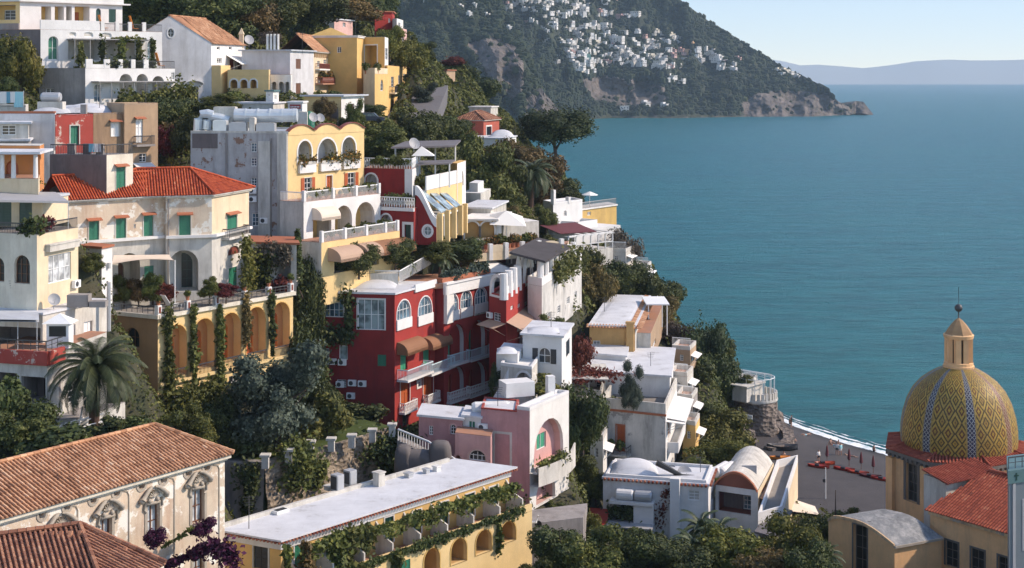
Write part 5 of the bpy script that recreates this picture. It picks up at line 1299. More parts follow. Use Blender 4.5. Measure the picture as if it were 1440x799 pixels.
for px,dn,h,k,l in((175,3.2,2.0,'mid','leafy green shrub at the left end of the arched house terrace'),(195,2.2,1.6,'autumn','brownish shrub on the terrace left of the deck chair'),(215,3.0,2.2,'mid','tall green shrub on the terrace under the beige sail'),(232,2.6,1.2,'bushred','reddish plant on the terrace between shrubs and deck chair'),(295,3.0,1.7,'mid','green potted shrub by the big arch right of the deck chair'),(318,3.2,1.2,'bushred','low reddish plants right of the big arch')):
 Y=131;tree(k,px,418 if px>280 else 424,418-h*15,Y,30,l,'shrub',stem=.05,ground=False)
b=Bld('shuttered_house','old cream house with green shutters, white arcade and red tiled roof','house',200,430,132)
zE=ZR(273,134.5);zM=34.1;zT=zA+.3
LOG=lambda**k:dict({'w':'white_old','bw':'cream_pale','d':2.4},**k)
mainB_lo=[('L','a',118,138,362,415,LOG()),('L','a',166,197,356,412,LOG(**{'in':{'ty':'D','c':'wood','k':'a'}})),('S','r',203,216,374,410,{'c':'green'})]
b.block((95,128.2),(62,132),(234,134.0),zT-2,zM,'white_old',[],mainB_lo,roof='none')
b.block((95,128.2),(62,132),(234,134.0),zM,zE,'cream_pink',[],[('S','r',125,139,311,341,GREEN),('S','r',163,177,307,337,GREEN),('S','r',202,215,303,332,GREEN),('W','r',188,191,315,321,{'gl':'glass_dark','g':(1,1)})],roof='none')
for a,c in((b.fb,0),):
 q=MB();fbox(q,a,0,a.len,zM-.12,zM+.14,.01,.4);q.build('ledge','white_clean',b.root);q=MB();fbox(q,a,-.2,a.len,zE-.3,zE-.05,.01,.22);q.build('cornice','cream_pale',b.root)
_,m0,m1=hip_roof(b.root,[b.L,b.C,b.R,b.D],zE,2.0,'tile_red',.35,tw=.26,gable=True)
Cq,Lq,Rq=XY(298,134.5),XY(233,133.2),XY(350,142)
b.block(Cq,Lq,Rq,zT-2,zM,'white_old',[('L','a',238,279,352,410,LOG(**{'bw':'white_old','in':{'ty':'W','f':'green_dark','gl':'glass_dark','k':'a','a':.12,'b':.88,'h':.86,'g':(4,4)}}))],[('S','r',321,333,376,406,{'c':'green','sur':'white','sw':.08}),('W','a',321,337,346,358,{'gl':'brown_red','f':'wood','g':(3,1)})],roof='none')
b.block(Cq,Lq,Rq,zM,zE,'cream_pink',[('S','r',252,268,303,332,GREEN)],[('S','r',319,333,302,330,GREEN),('W','r',285,288,312,320,{'gl':'glass_dark','g':(1,1)})],matB='cream',roof='none')
for a in(b.fa,b.fb):
 q=MB();fbox(q,a,0,a.len+(.4 if a is b.fa else 0),zM-.12,zM+.14,.01,.4);q.build('ledge','white_clean',b.root);q=MB();fbox(q,a,0,a.len+.22,zE-.3,zE-.05,.01,.22);q.build('cornice','cream_pale',b.root)
b.balcony(b.fb,312,342,331,.8,.85,'white_old','dark_metal','bars')
pl=[Cq+(Lq-Cq)*3.0,Cq,Rq,Rq+(Lq-Cq)*3.0];hip_roof(b.root,pl,zE,2.3,'tile_red',.35,tw=.26)
q=MB();f=b.fa;u=f.u_of(234);q.tube([f.pt(.25,zT,.1),f.pt(.25,zE-.3,.1)],.07,6);q.build('downpipe','cement',b.root)
b.block((150,130.6),(70,131.5),(187,133.2),zE-1.5,ZR(218,130.6),'cement_dark',[],[('S','r',163,176,235,268,GREEN)],matB='cream_pale',rm='cement',par=.0)
zk=b.z1;railing([b.fa.pt(0,zk,-.15),b.fa.pt(b.fa.len-.1,zk,-.15),b.fb.pt(b.fb.len,zk,-.1)],.95,'dark_metal','bars',b.root)
for t,mt in((.35,'cement'),(.62,'cement_dark'),(.85,'cement')):
 q=MB();f=b.fa;fbox(q,f,f.len*t-.35,f.len*t+.35,zk,zk+1.0,-.6,-.25);q.build('post',mt,b.root)
for i,(t,c_)in enumerate(((.68,'blue_cloth'),(.74,'canvas_white'),(.80,'grey_paint'))):
 q=MB();f=b.fa;k=5;vs=[]
 for j in range(k+1):u=f.len*t+.55*j/k;vs+=[f.pt(u,zk+1.02,-.08+.02),f.pt(u,zk+.25,-.04+.05*math.sin(j*2))]
 q.mesh(vs,[(2*j,2*j+1,2*j+3,2*j+2)for j in range(k)]);q.mesh([v+f.N()*-.02 for v in vs],[(2*j,2*j+2,2*j+3,2*j+1)for j in range(k)]);q.build('towel',c_,label='%s towel hanging on the roof railing above the red tiles'%['blue','white','grey'][i],cat='towel')
q=MB();a0,a1,a2,a3=P3(156,372,127.5),P3(246,366,130),P3(238,358,133.2),P3(160,359,130.2);k=8;vs=[]
for i in range(k+1):
 for j in range(5):s_,t_=i/k,j/4;p=(a0*(1-s_)+a1*s_)*(1-t_)+(a3*(1-s_)+a2*s_)*t_;vs.append(p+Vector((0,0,.25*math.sin(math.pi*s_)*(1-t_)-.3*math.sin(math.pi*t_)*.5)))
q.mesh(vs,[(i*5+j,(i+1)*5+j,(i+1)*5+j+1,i*5+j+1)for i in range(k)for j in range(4)]);q.mesh([v+Vector((0,0,-.03))for v in vs],[(i*5+j,i*5+j+1,(i+1)*5+j+1,(i+1)*5+j)for i in range(k)for j in range(4)])
o=q.build('sail_awning','canvas',b.root)
q=MB();q.tube([a1,Vector((a1.x,a1.y,zA))],.05,6);q.tube([a0,Vector((a0.x,a0.y,zA))],.05,6);q.build('awning_pole','white_paint',b.root)
b2=Bld('stone_pier','stone-faced pier with a white right side at the left end of the terrace','pier',140,425,126)
b2.block((143,125.8),(112,127),(158,127.5),zA-.5,ZR(347,125.8),'white_old',[],[],matB='white_clean',rm='tile_edge_plain',over=.15)
rough_wall(Fr(b2.L+b2.fa.n*.05,b2.C+b2.fa.n*.05-b2.fa.u*.15),zA-.4,b2.z1-.6,'stone_facing','rubble',b2.root,.08,.1)
q=MB();f=b2.fb;u,z=f.uz(151,372);fbox(q,f,u-.12,u+.12,z-.35,z+.15,.02,.25);q.build('wall_lamp','metal',b2.root)
b=Bld('vine_loggia','low flat-roofed white loggia with brown tiles, dead vines and arches','loggia',385,410,139)
zV=ZR(343,139);b.block((352,141.0),(350,146),(417,140.0),zA-.5,zV,'white_old',[],[('L','a',358,380,358,408,{'w':'white_old','d':2.5}),('L','a',386,409,356,406,{'w':'white_old','bw':'grey_plaster','d':2.5})],rm='tile_edge_plain',over=.3)
f=b.fb;vine([f.pt(.6,zV-1.2,.35),f.pt(2.2,zV-.5,.4),f.pt(4.2,zV-.7,.4)],.5,.7,1500,'leaf_twig',.25,label='bare twiggy vine across the top of the white vine loggia',hang=1.6)
vine([f.pt(.9,zA+.2,.5),f.pt(1.5,zA+2.6,.5),f.pt(2.4,zA+3.4,.5)],.8,.8,1500,'leaf_dark',.26,label='dark creeper climbing the left arch of the white vine loggia')
vine([f.pt(3.0,zA+.3,.5),f.pt(3.9,zA+.6,.5)],.7,.8,700,'leaf_red',.26,label='reddish plants at the foot of the right vine loggia arch')
vine([Vector(P3(345,405,137)),Vector(P3(352,380,137)),Vector(P3(345,335,138.5))],.7,1.0,900,'leaf_yellow',.24,label='thin yellowish creeper climbing the corner of the green-shuttered house',hang=.5)
vine([Vector(P3(418,325,143)),Vector(P3(420,350,142)),Vector(P3(420,385,141))],.5,1.2,900,'leaf_dark',.24,label='dark creeper post between the vine loggia and the yellow-white hotel')
b=Bld('cream_villa','cream villa with terraces, green doors and a glazed wall at the left edge','house',60,520,112)
z1=ZR(330,112);zf=ZR(437,112)
b.block((52,112),(-20,114),(110,117.5),zf,z1,'cream_pale',[('W','a',20,42,359,399,{'gl':'glass_dark','f':'wood','g':(3,3),'d':.3}),('W','a',-12,6,362,396,{'gl':'glass_dark','f':'wood','d':.3})],[('W','r',68,100,357,396,{'gl':'glass_curtain','g':(4,2),'d':.15})],matB='cream',rm='stone_floor',par=.0)
f=b.fb;q=MB();u0,z=f.uz(64,352);u1=f.u_of(106);fbox(q,f,u0,u1,z-.15,z+.35,.01,.42);fbox(q,f,u0-.1,u1+.1,z+.352,z+.47,.01,.5);q.build('awning_box','white_old',b.root)
ac(b,f,104,399)
fa=b.fa
railing([fa.pt(0,z1,-.1),fa.pt(fa.len-.1,z1,-.1),f.pt(f.len,z1,-.1)],.85,'dark_metal','bars',b.root)
zq=ZR(280,116)
b.block((60,117.5),(-20,118.5),(96,122),z1,zq,'cream',[('S','r',-8,16,284,332,{'c':'green_dark'}),('S','r',27,45,284,330,{'c':'green_dark'})],[],rm='roof_grey',over=.1)
q=MB();q.mesh([P3(-20,281,113.5),P3(97,283,116.5),P3(78,270,121),P3(-20,270,119),P3(-20,284,113.5),P3(97,286,116.5),P3(78,273,121),P3(-20,273,119)],[(0,1,2,3),(7,6,5,4),(0,4,5,1),(1,5,6,2),(2,6,7,3),(3,7,4,0)]);q.build('awning','grey_paint',b.root)
q=MB();p=P3(96,285,116.3);q.tube([p,Vector((p.x,p.y,z1))],.035,5);q.build('awning_pole','metal',b.root)
zu=ZR(277,118);b.block((54,118.5),(-20,119.5),(56,124),zu-.3,ZR(252,118),'cream',[],[],rm='terracotta_floor')
b.block((56,123.5),(-20,124.2),(62,127),zu,ZR(205,123.5),'orange_wall',[('D','a',8,26,226,262,{'c':'wood_orange'})],[],rm='white_old')
for px in(3,19,50):q=MB();p=XY(px,119.0);q.tube([Vector((p.x,p.y,ZR(252,118))),Vector((p.x,p.y,ZR(218,119)))],[.2,.17],10);q.build('column','white_clean',b.root)
q=MB();q.prism([XY(-20,118.2),XY(56,118.2),XY(75,124.5),XY(-20,124.8)],ZR(217,118.5),ZR(217,118.5)+.2);q.build('canopy','roof_white',b.root)
vine([fa.pt(fa.u_of(28),z1+.5,-.4),fa.pt(fa.u_of(50),z1+.6,-.4)],.7,.8,700,'leaf_dark',.25,label='dark potted shrubs along the terrace railing of the cream villa');vine([f.pt(.3,z1+.6,-.4),f.pt(2.6,z1+.7,-.4)],.4,.45,500,'leaf_red',.2,label='reddish shrubs along the terrace railing of the cream villa corner')
b=Bld('terrace_house','white house with flat roofs, red-edged balcony and cluttered terrace left of the palm','house',60,600,112)
zL1=zf;b.block((60,111),(-20,112),(150,118),ZR(500,111),zL1,'white_old',[('L','r',-10,57,460,496,{'w':'cement','bw':'cement_dark','d':2.5})],[('D','r',118,130,452,488,{'c':'white_paint'}),('W','r',88,106,458,486,{'gl':'glass_dark'})],rm='roof_white',over=.12)  # recess under the roof coloured dark, its inner shade painted in
zL2=ZR(497,107)
b.block((66,107),(-20,108.5),(150,116),ZR(640,107),zL2,'white_old',[('L','r',30,64,530,566,{'w':'cement','bw':'cement_dark','d':2,'in':{'ty':'D','c':'dark_metal'}}),('L','r',-5,24,524,564,{'w':'cement','bw':'cement_dark','d':2})],[('W','r',96,112,540,565,{'gl':'glass_dark'})],rm='terracotta_floor')  # dark colours in both recesses stand for the shade inside
q=MB();fa=b.fa;f=b.fb;fbox(q,fa,0,fa.len+.2,zL2-.9,zL2+.15,.01,.3);fbox(q,f,-.1,2.2,zL2-.9,zL2+.15,.01,.3);q.build('balcony_edge','red_worn',b.root)
railing([fa.pt(0,zL2+.15,.1),fa.pt(fa.len,zL2+.15,.1),f.pt(2.2,zL2+.15,.1)],.8,'dark_metal','thin',b.root)
q=MB();q.mesh([P3(-20,449,107.5),P3(55,450,108),P3(54,437,112),P3(-20,436,112)],[(0,1,2,3)]);q.mesh([P3(-20,452,107.5),P3(55,453,108),P3(54,440,112),P3(-20,439,112)],[(3,2,1,0)]);q.build('awning','roof_grey',b.root)
q=MB()
for px in(-5,25,52):p=P3(px,452,108);q.tube([p,Vector((p.x,p.y,zL2))],.04,5)
q.build('awning_pole','metal',b.root)
q=MB();p=P3(80,500,109);q.box(p.x-.8,p.y,zL2,p.x+.9,p.y+1.2,zL2+1.9);kb=q.build('kiosk','white_paint',b.root);q=MB();q.mesh([(p.x-1.1,p.y-.3,zL2+1.9),(p.x+1.2,p.y-.3,zL2+1.9),(p.x+1.2,p.y+1.5,zL2+1.9),(p.x-1.1,p.y+1.5,zL2+1.9),(p.x+.05,p.y+.6,zL2+2.6)],[(0,1,4),(1,2,4),(2,3,4),(3,0,4),(3,2,1,0)]);q.build('kiosk_roof','white_paint',kb);q=MB();q.box(p.x-.6,p.y-.02,zL2+.9,p.x+.7,p.y-.003,zL2+1.7);q.build('pane','glass_dark',kb)
q=MB();p=XY(108,113.5);q.box(p.x-.8,p.y,zL1+.02,p.x+.9,p.y+1,zL1+1.0);q.box(p.x+1.0,p.y-.1,zL1+.02,p.x+2.3,p.y+.8,zL1+.5);q.build('roof_box','cement',b.root)
q=MB();p=XY(153,117);q.tube([Vector((p.x,p.y,zL1-2.5)),Vector((p.x,p.y,zL1+1.5))],.17,8);q.build('flue','metal',b.root);dish(b,(XY(72,112).x,112.6,zL1),.5)
zS=ZR(600,105);b.block((122,108),(60,106.5),(176,113),zS-5,zS,'white_old',[],[],rm='cement')
q=MB()
for i in range(7):a,c=P3(62+i*10,606-i*2.5,105),P3(100+i*9,590-i*2.0,109);q.tube([a,c],.05,5)
q.tube([P3(108,620,104.5),P3(116,572,106)],.06,5);q.tube([P3(108,612,104.5),P3(160,596,107)],.05,5);q.tube([P3(110,602,104.5),P3(160,588,107)],.05,5);q.build('pergola_rail','white_paint',b.root)
palm(134,518,106,72,606,'big date palm with a full crown of drooping fronds left of the arched yellow house',nf=74,seed=4,droop=1.0,trunk_r=.38)
for px,pb,pt,Y,w,k,l in((30,640,560,100,90,'broad','dark tree mass at the left edge above the tiled palazzo roof'),(75,645,600,98,90,'bush','dark shrubs behind the palazzo ridge below the palm'),(5,600,535,101,50,'bush','dark ivy-like bush on the left edge below the red balcony'),(150,622,588,100,46,'bush','dark shrub at the foot of the date palm'),(190,620,590,103,44,'bush','dark green shrub between palm and arched yellow house'),(225,640,585,112,50,'mid','green tree below the front corner creeper of the arched house'),(300,640,560,122,70,'broad','dark tree under the loggias of the arched yellow house'),(270,640,575,118,60,'mid','mid-green tree below the second creeper column of the arched house')):
 tree(k,px,pb,pt,Y,w,l,stem=.1)
tree('broad',426,565,462,140,54,'tall dark tree between the arched yellow house and the red palace',stem=.1);tree('broad',432,480,372,143,44,'dark ivy-clad tree beside the left wall of the red palace',stem=.05);tree('broad',400,590,520,138,70,'dark green tree behind the blue-grey olive tree',stem=.1);tree('broad',452,592,535,139,56,'dark leafy tree covering the lower left corner of the red palace',stem=.05);tree('bush',505,604,572,136,70,'dark bush against the base of the red palace',stem=0);tree('broad',345,560,490,140,60,'dark tree right of the creeper columns under the last loggias',stem=.1)
q=MB()
for i in range(12):a=P3(296+i*2.6,612-i*4.6,121+i*.5);q.box(a.x-.8,a.y,a.z-1,a.x+.8,a.y+.5,a.z)
q.build('garden_steps','cement',label='dark stone garden steps climbing below the arched yellow house',cat='stair')
b=Bld('domed_houses','row of red, brick and tan old house fronts under grey domed roofs','house',130,220,150)
HG={'hood':'tile_edge_plain'}
zr=ZR(163,147)
b.block((78,147),(60,152),(131,150.2),38,zr,'red_worn',[],[('D','r',99,111,177,204,{'c':'green','sur':'white_old','sw':.12})],rm='roof_grey',par=.12)
b.block((131.3,150.2),(112,155),(175,152.8),38,zr+.1,'tan_brick',[],[('W','r',156,168,172,192,{'gl':'white_paint','g':(2,1),'sur':'white_old','sw':.06,'hood':'tile_edge_plain'})],rm='roof_grey',par=.12)
zt2=ZR(147,152);b.block((175,152.2),(150,157),(222,155.5),36.5,zt2,'tan',[],[('W','r',191,201,168,201,{'gl':'white_paint','g':(2,3),'hood':'tile_edge_plain'}),('W','r',196,206,216,228,{'gl':'glass_dark'})],rm='roof_grey',par=.12)
b.balcony(b.fb,187,213,203,.7,.95,'cement','dark_metal','bars');b.awning(b.fb,187,213,229,.9,.5,'canvas_white')
for px,py,w,h,mt,Y in((74,150,3.4,.75,'roof_grey',152),(124,151,5.2,1.0,'roof_white',155),(100,152,3.4,.8,'roof_grey',156),(160,150,3.0,.7,'roof_grey',159)):
 q=MB();vault(q,XY(px,Y+1.5),Vector((1,.05)),Vector((0,1)),w*1.1,5,zr+.14,h);q.build('domed_roof',mt,b.root,smooth=True)
q=MB();p=XY(117,151);q.box(p.x-.3,p.y,zr,p.x+.3,p.y+.5,zr+1.1);q.build('chimney','cement',b.root)
b=Bld('grey_house','plain grey house front with a roof parapet left of the red house','house',35,220,146)
b.block((77,146.4),(-20,146),(79,151),37.5,ZR(160,146),'grey_light',[],[],rm='roof_white',par=.15,pm='tile_edge_plain')
b.block((76,143.5),(30,143),(78,146),36,ZR(213,143),'white_stained',[],[],rm='cement');b.block((40,141.5),(-20,141),(44,146),36,ZR(196,141.5),'cement',[],[],rm='roof_white',over=.2);b.block((40,142.5),(-20,142.2),(41,146),b.z1,ZR(172,142),'white_old',[('W','r',2,22,176,190,{'gl':'glass'})],[],rm='roof_white',over=.3)
pT=XY(72,153);tank(b,(pT.x,pT.y,ZR(143,153)),2.1,.5,Vector((1,0,0)))
q=MB();q.box(pT.x-1.3,pT.y-.6,ZR(160,146),pT.x+1.4,pT.y+.6,ZR(143,153));q.build('tank_stand','white_old',b.root)
b=Bld('laundry_house','low pale house corner with washing lines at the left edge','house',15,160,155)
b.block((36,156),(-20,156),(40,160),42,ZR(150,156),'white_old',[],[],rm='roof_white',par=.2)
q=MB();za=ZR(129,155.5);a,c=XY(-10,155),XY(33,155);q.tube([Vector((a.x,a.y,za)),Vector((c.x,c.y,za))],.02,4);q.tube([Vector((c.x,c.y,b.z1)),Vector((c.x,c.y,za+.1))],.05,5);q.build('washing_line','metal',b.root)
for px,w,ln,mt,l in((3,1.0,1.3,'canvas_white','white sheet on the washing line at the far left'),(11,.5,1.25,'blue_cloth','thin blue sheet on the washing line'),(17,.6,1.2,'canvas_white','narrow white cloth on the middle of the washing line'),(26,1.0,1.7,'aqua_cloth','aqua sheet at the right end of the washing line')):
 q=MB();p=XY(px,155);k=6;vs=[]
 for j in range(k+1):x=p.x-w/2+w*j/k;vs+=[(x,p.y+.02,za),(x,p.y+.05*math.sin(j*2.2),za-ln)]
 q.mesh(vs,[(2*j,2*j+1,2*j+3,2*j+2)for j in range(k)]);q.mesh([(v[0],v[1]+.025,v[2])for v in vs],[(2*j,2*j+2,2*j+3,2*j+1)for j in range(k)]);q.build('hung_sheet',mt,label=l,cat='sheet')
b=Bld('white_hotel','white terraced hotel with arches, pergolas and orange deck chairs, top left','hotel',150,145,182)
zt1,zt2_,zt3=ZR(96,178),ZR(42,183),ZR(3,186)
LG=lambda bw='white_old',**k:dict({'w':'white_clean','bw':bw,'d':1.8},**k)
b.block((120,178),(55,179.5),(246,187),41,zt1,'cement',[('W','r',64,76,125,132,{'gl':'glass_dark'}),('W','r',42,50,112,122,{'gl':'glass_dark'})],[('L','a',168,186,104,144,LG()),('L','a',192,208,104,144,LG()),('L','a',214,231,107,144,LG()),('W','a',132,143,118,144,{'gl':'glass_blue'}),('W','r',241,246,102,112,{})],matB='white_clean',rm='stone_floor')
f1_,fc1=b.fb,b.fa
for u0,u1 in((.1,1.0),(2.6,3.4),(4.6,5.2),(6.4,7.0),(8.2,8.9)):
 q=MB();fbox(q,f1_,u0,u1,zt1,zt1+1.15,-.25,.0);q.build('parapet_post','white_clean',b.root)
q=MB();fbox(q,f1_,1.0,3.4,zt1,zt1+.5,-.22,-.03);q.build('parapet','white_clean',b.root);railing([f1_.pt(3.4,zt1,-.12),f1_.pt(f1_.len,zt1,-.12)],1.0,'dark_metal','bars',b.root)
q=MB();fbox(q,f1_,.8,f1_.len,zt1-1.75,zt1-1.62,.01,1.9);
for k in range(7):u=1+k*1.6;q.tube([f1_.pt(u,zt1-5,1.8),f1_.pt(u,zt1-1.7,1.8)],.06,5)
q.build('pergola','pergola_iron',b.root)
b.block((57,181.5),(-20,183),(228,192),zt1-2,zt2_,'cement_dark',[],[('W','a',68,82,51,84,{'gl':'green','g':(2,2),'d':.4}),('L','r',96,140,57,84,LG()),('L','r',146,199,57,84,LG()),('W','a',207,218,57,88,{'gl':'glass_blue','sur':'white_clean'}),('W','s',97,107,45,51,{'gl':'white_old','g':(1,1)}),('W','s',118,131,45,52,{'gl':'white_old','g':(1,1)}),('W','s',141,157,46,53,{'gl':'white_old','g':(1,1)})],matB='white_clean',rm='terracotta_floor')
f2_=b.fb
q=MB();u0,u1=f2_.u_of(94),f2_.u_of(205);fbox(q,f2_,u0,u1,zt2_-1.25,zt2_-1.12,.01,2.2)
for k in range(6):u=u0+(u1-u0)*(k+.1)/5.3;q.tube([f2_.pt(u,zt1,2.1),f2_.pt(u,zt2_-1.2,2.1)],.06,5)
q.build('pergola','pergola_iron',b.root)
q=MB();u0,u1=f2_.u_of(58),f2_.u_of(140);fbox(q,f2_,0,u1,zt2_,zt2_+1.25,-.25,0);q.build('parapet','white_clean',b.root)
for u in(u1+.2,u1+2.2,u1+4.0,u1+6.0):q=MB();fbox(q,f2_,u,u+.5,zt2_,zt2_+1.25,-.3,0);q.build('parapet_post','white_clean',b.root)
railing([f2_.pt(u1,zt2_,-.12),f2_.pt(f2_.len,zt2_,-.12)],1.0,'dark_metal','bars',b.root)
b.block((28,185),(-30,186),(172,195),zt2_-.5,zt3+.2,'yellow_pale',[('L','r',-14,22,7,28,LG('yellow',**{'in':{'ty':'W','gl':'glass_dark'}}))],[('L','r',58,72,9,34,LG('yellow',w='white_clean')),('L','r',77,90,9,34,LG('yellow',**{'in':{'ty':'D','c':'wood'}})),('L','r',93,101,9,34,LG('yellow')),('L','r',105,126,9,34,LG('yellow',**{'in':{'ty':'D','c':'wood_orange'}})),('D','a',135,142,12,34,{'c':'green_dark'}),('S','r',153,163,13,32,{'c':'green_dark'})],matB='white_clean',rm='white_clean',over=.5)
q=MB();f3_=b.fb;fbox(q,f3_,0,f3_.len,zt3+.2,zt3+1.6,-.3,.4);q.build('roof_parapet','white_clean',b.root)
q=MB();fbox(q,b.fa,0,b.fa.len,zt2_-.5,zt2_+.9,.01,.3);q.build('parapet','cement',b.root)
for(fr,u,z,l)in((f2_,u1+.6,zt2_,'orange deck chair on the upper terrace by the green shutters'),(f2_,u1+4.9,zt2_,'orange deck chair at the right of the upper white hotel terrace'),(f1_,f1_.u_of(227),zt1,'orange deck chair on the lower terrace beside the tall arched window'),(f2_,f2_.u_of(66),zt1,'small orange chair by the green arched door of the white hotel')):
 p=fr.pt(u,z+.02,-.9);r=thing('deck_chair',l,'deck chair',p,'orange deck chairs of the white hotel');U,N=fr.U(),fr.N();q=MB();q.obox(p+Vector((0,0,.35)),U*.7,N*.6,(0,0,.06));q.build('seat','orange_cloth',r);q=MB();q.obox(p+Vector((0,0,.38)),U*-.5+Vector((0,0,1.7)),N*.6,U*.06);q.build('backrest','orange_cloth',r)
 for du in(.0,.62):
  for dn in(.05,.52):q=MB();q.tube([p+U*du+N*dn,p+U*du+N*dn+Vector((0,0,.37))],.03,5);q.build('leg','wood',r)
for px,h,l in((105,2.6,'first climbing plant on the white hotel pergola, at its left end'),(135,2.8,'dark climbing plant at the second pergola post of the white hotel'),(162,2.8,'green climbing plant at the middle pergola post of the white hotel'),(186,2.8,'yellowish climbing plant right of the middle pergola post of the white hotel'),(205,2.9,'dark climbing plant at the right pergola post of the white hotel')):
 u=f2_.u_of(px);vine([f2_.pt(u,zt1+.3,2.1),f2_.pt(u,zt1+h+.8,2.1)],.55,.8,420,'leaf_dark' if px in(135,205)else 'leaf_mid',.3,label=l)
vine([f2_.pt(f2_.u_of(150),zt2_-1.1,1.6),f2_.pt(f2_.u_of(195),zt2_-1.1,1.6)],.7,.3,500,'leaf_mid',.3,label='green vine lying on top of the white hotel pergola')
vine([f1_.pt(1.2,zt1+.5,-.6),f1_.pt(8.6,zt1+.5,-.6)],.6,.7,1100,'leaf_dark',.28,label='dark shrubs in a row behind the lower terrace posts of the white hotel')
vine([f1_.pt(u,zt1-4.6+.1*u,2.4)for u in(3.5,6,9,12,14)],1.0,1.3,2600,'leaf_mid',.3,label='green shrubs in front of the lowest arcade of the white hotel')
tree('yellow',28,128,56,176,62,'round olive-brown tree in front of the dark wall at the top left',stem=.1)
tree('broad',8,140,110,170,30,'dark bush above the washing line at the left edge',stem=.1)
b=Bld('gabled_house','white gabled house with a round window and an old tiled roof','house',270,140,188)
zg=ZR(60,198);Cg,Lg,Rg=XY(297,198),XY(180,194),XY(345,209)
fr=Fr(Lg,Cg);um=fr.u_of(238);za=ZR(22,196)
b.block(Cg,Lg,Rg,43,zg,'grey_light',[('D','r',265,279,122,146,{'c':'cement_dark'})],[('W','r',305,312,82,89,{}),('D','r',323,330,84,102,{'c':'brown_red'}),('D','r',334,342,86,102,{'c':'brown_red'}),('W','r',305,309,66,70,{'g':(1,1)}),('W','r',322,326,66,70,{'g':(1,1)})],matB='white_clean',roof='none')  # left wall of the white house greyed, its shade put into the colour
b.face(fr,[(0,zg),(fr.len,zg),(um,za)],[('W','o',235.5,245,40,53,{'f':'white_paint','g':(2,2),'gl':'glass_dark','sur':'white_clean','sw':.12})],'grey_light',name='gable')  # gable greyed like the wall below, as painted shade
D3=Vector(((Rg-Cg).x,(Rg-Cg).y,0));N3_=fr.N()*.3
q=MB();ap=fr.pt(um,za+.05,0);el,er_=fr.pt(-.3,zg-.1,0),fr.pt(fr.len+.35,zg-.15,0)
tiles(q,er_+N3_*.3,er_+D3,ap+D3,ap+N3_*.3,.3,.5,.08);tiles(q,el+D3,el+N3_*.3,ap+N3_*.3,ap+D3,.6,.9,.08);ridge_tiles(q,ap,ap+D3);q.build('roof','tile_old',b.root,rnd=True)
b.awning(b.fb,318,352,78,2.4,1.3,'canvas_white');ac(b,b.fb,304,107)
q=MB();f=b.fb;fbox(q,f,.1,3.2,43,ZR(92,199),.02,1.4);q.build('porch','yellow_pale',b.root)
f=b.fa;u,z=f.uz(272,119);q=MB();k=8
for i in range(k):t0,t1=math.pi*i/k,math.pi*(i+1)/k;q.obox(f.pt(u-1.3*math.cos(t0),z+.5*math.sin(t0),.01),f.pt(u-1.3*math.cos(t1),z+.5*math.sin(t1),.01)-f.pt(u-1.3*math.cos(t0),z+.5*math.sin(t0),.01),f.N()*.6,(0,0,.2))
q.build('door_hood','white_clean',b.root)
q=MB();p=XY(339,208);zc=ZR(58,208);q.box(p.x-.3,p.y,zc-1,p.x+.3,p.y+.6,zc+1.0);q.mesh([(p.x-.4,p.y-.1,zc+1),(p.x+.4,p.y-.1,zc+1),(p.x+.4,p.y+.7,zc+1),(p.x-.4,p.y+.7,zc+1),(p.x,p.y+.3,zc+2)],[(0,1,4),(1,2,4),(2,3,4),(3,0,4),(3,2,1,0)]);q.build('chimney','cream',b.root)
dish(b,(XY(350,209).x,209,ZR(66,209)),.75)
for px,pb,pt,Y,w,k,l in((300,60,-12,215,110,'broad','dark tree crown behind the tiled roof of the gabled house'),(348,48,-8,222,74,'autumn','brown autumn tree behind the gabled house chimney'),(392,45,-14,228,80,'broad','dark tree above the house with the tall chimneys'),(250,28,-20,214,90,'broad','dark tree at the top edge above the gabled house apex'),(200,25,-18,215,70,'mid','green tree at the top edge above the white hotel'),(440,38,-14,240,86,'broad','dark tree at the top edge left of the red hilltop house'),(490,34,-14,262,80,'autumn','brownish tree at the top edge behind the yellow villa'),(380,65,45,212,30,'twig','bare twiggy bush left of the tall chimneys'),(262,166,146,172,70,'mid','green shrubs below the door of the white gabled house'),(240,190,140,168,60,'broad','dark tree between the tan house and the grey hotel'),(250,235,175,162,56,'autumn','brownish tree right of the tan house wall'),(235,220,180,160,34,'bushred','purplish bush beside the tan house wall'),(310,158,134,170,56,'mid','green bushes behind the ventilation ducts'),(262,215,165,160,40,'broad','dark tree left of the grey hotel wall')):
 tree(k,px,pb,pt,Y,w,l,stem=.1)
b=Bld('duct_hotel','hotel with arched yellow front, stepped white balconies and a bare grey side wall','hotel',460,380,150)
zt=ZR(188,150);z1,z2=36.2,32.4
C0,L0,R0=XY(405,150),XY(268,151.5),XY(512,161)
AR=lambda**k:dict({'w':'white_old','bw':'grey_light','d':1.6,'sur':'white_clean','sw':.2},**k)
SHU={'c':'wood','sur':'white','sw':.06,'sh2':'wood_orange'}
b.block(C0,L0,R0,27,zt,'grey_plaster',[('W','r',353,361,201,214,{'gl':'glass_blue'}),('W','r',353,361,222,234,{'gl':'glass_blue'}),('W','r',353,361,250,262,{'gl':'glass_blue'}),('W','r',354,364,300,318,{'gl':'glass_blue'})],[('L','a',419,438,198,231,AR()),('L','a',447,473,195,229,AR()),('L','a',481,500,193,226,AR()),('W','r',428,438,250,272,SHU),('D','r',459,467,247,269,{'c':'wood_orange','sur':'white','sw':.1}),('W','r',489,499,243,265,SHU)],matB='yellow_pale',rm='roof_grey',par=.25,pm='white_old')
f=b.fb;ra,rb=b.fa,b.fb
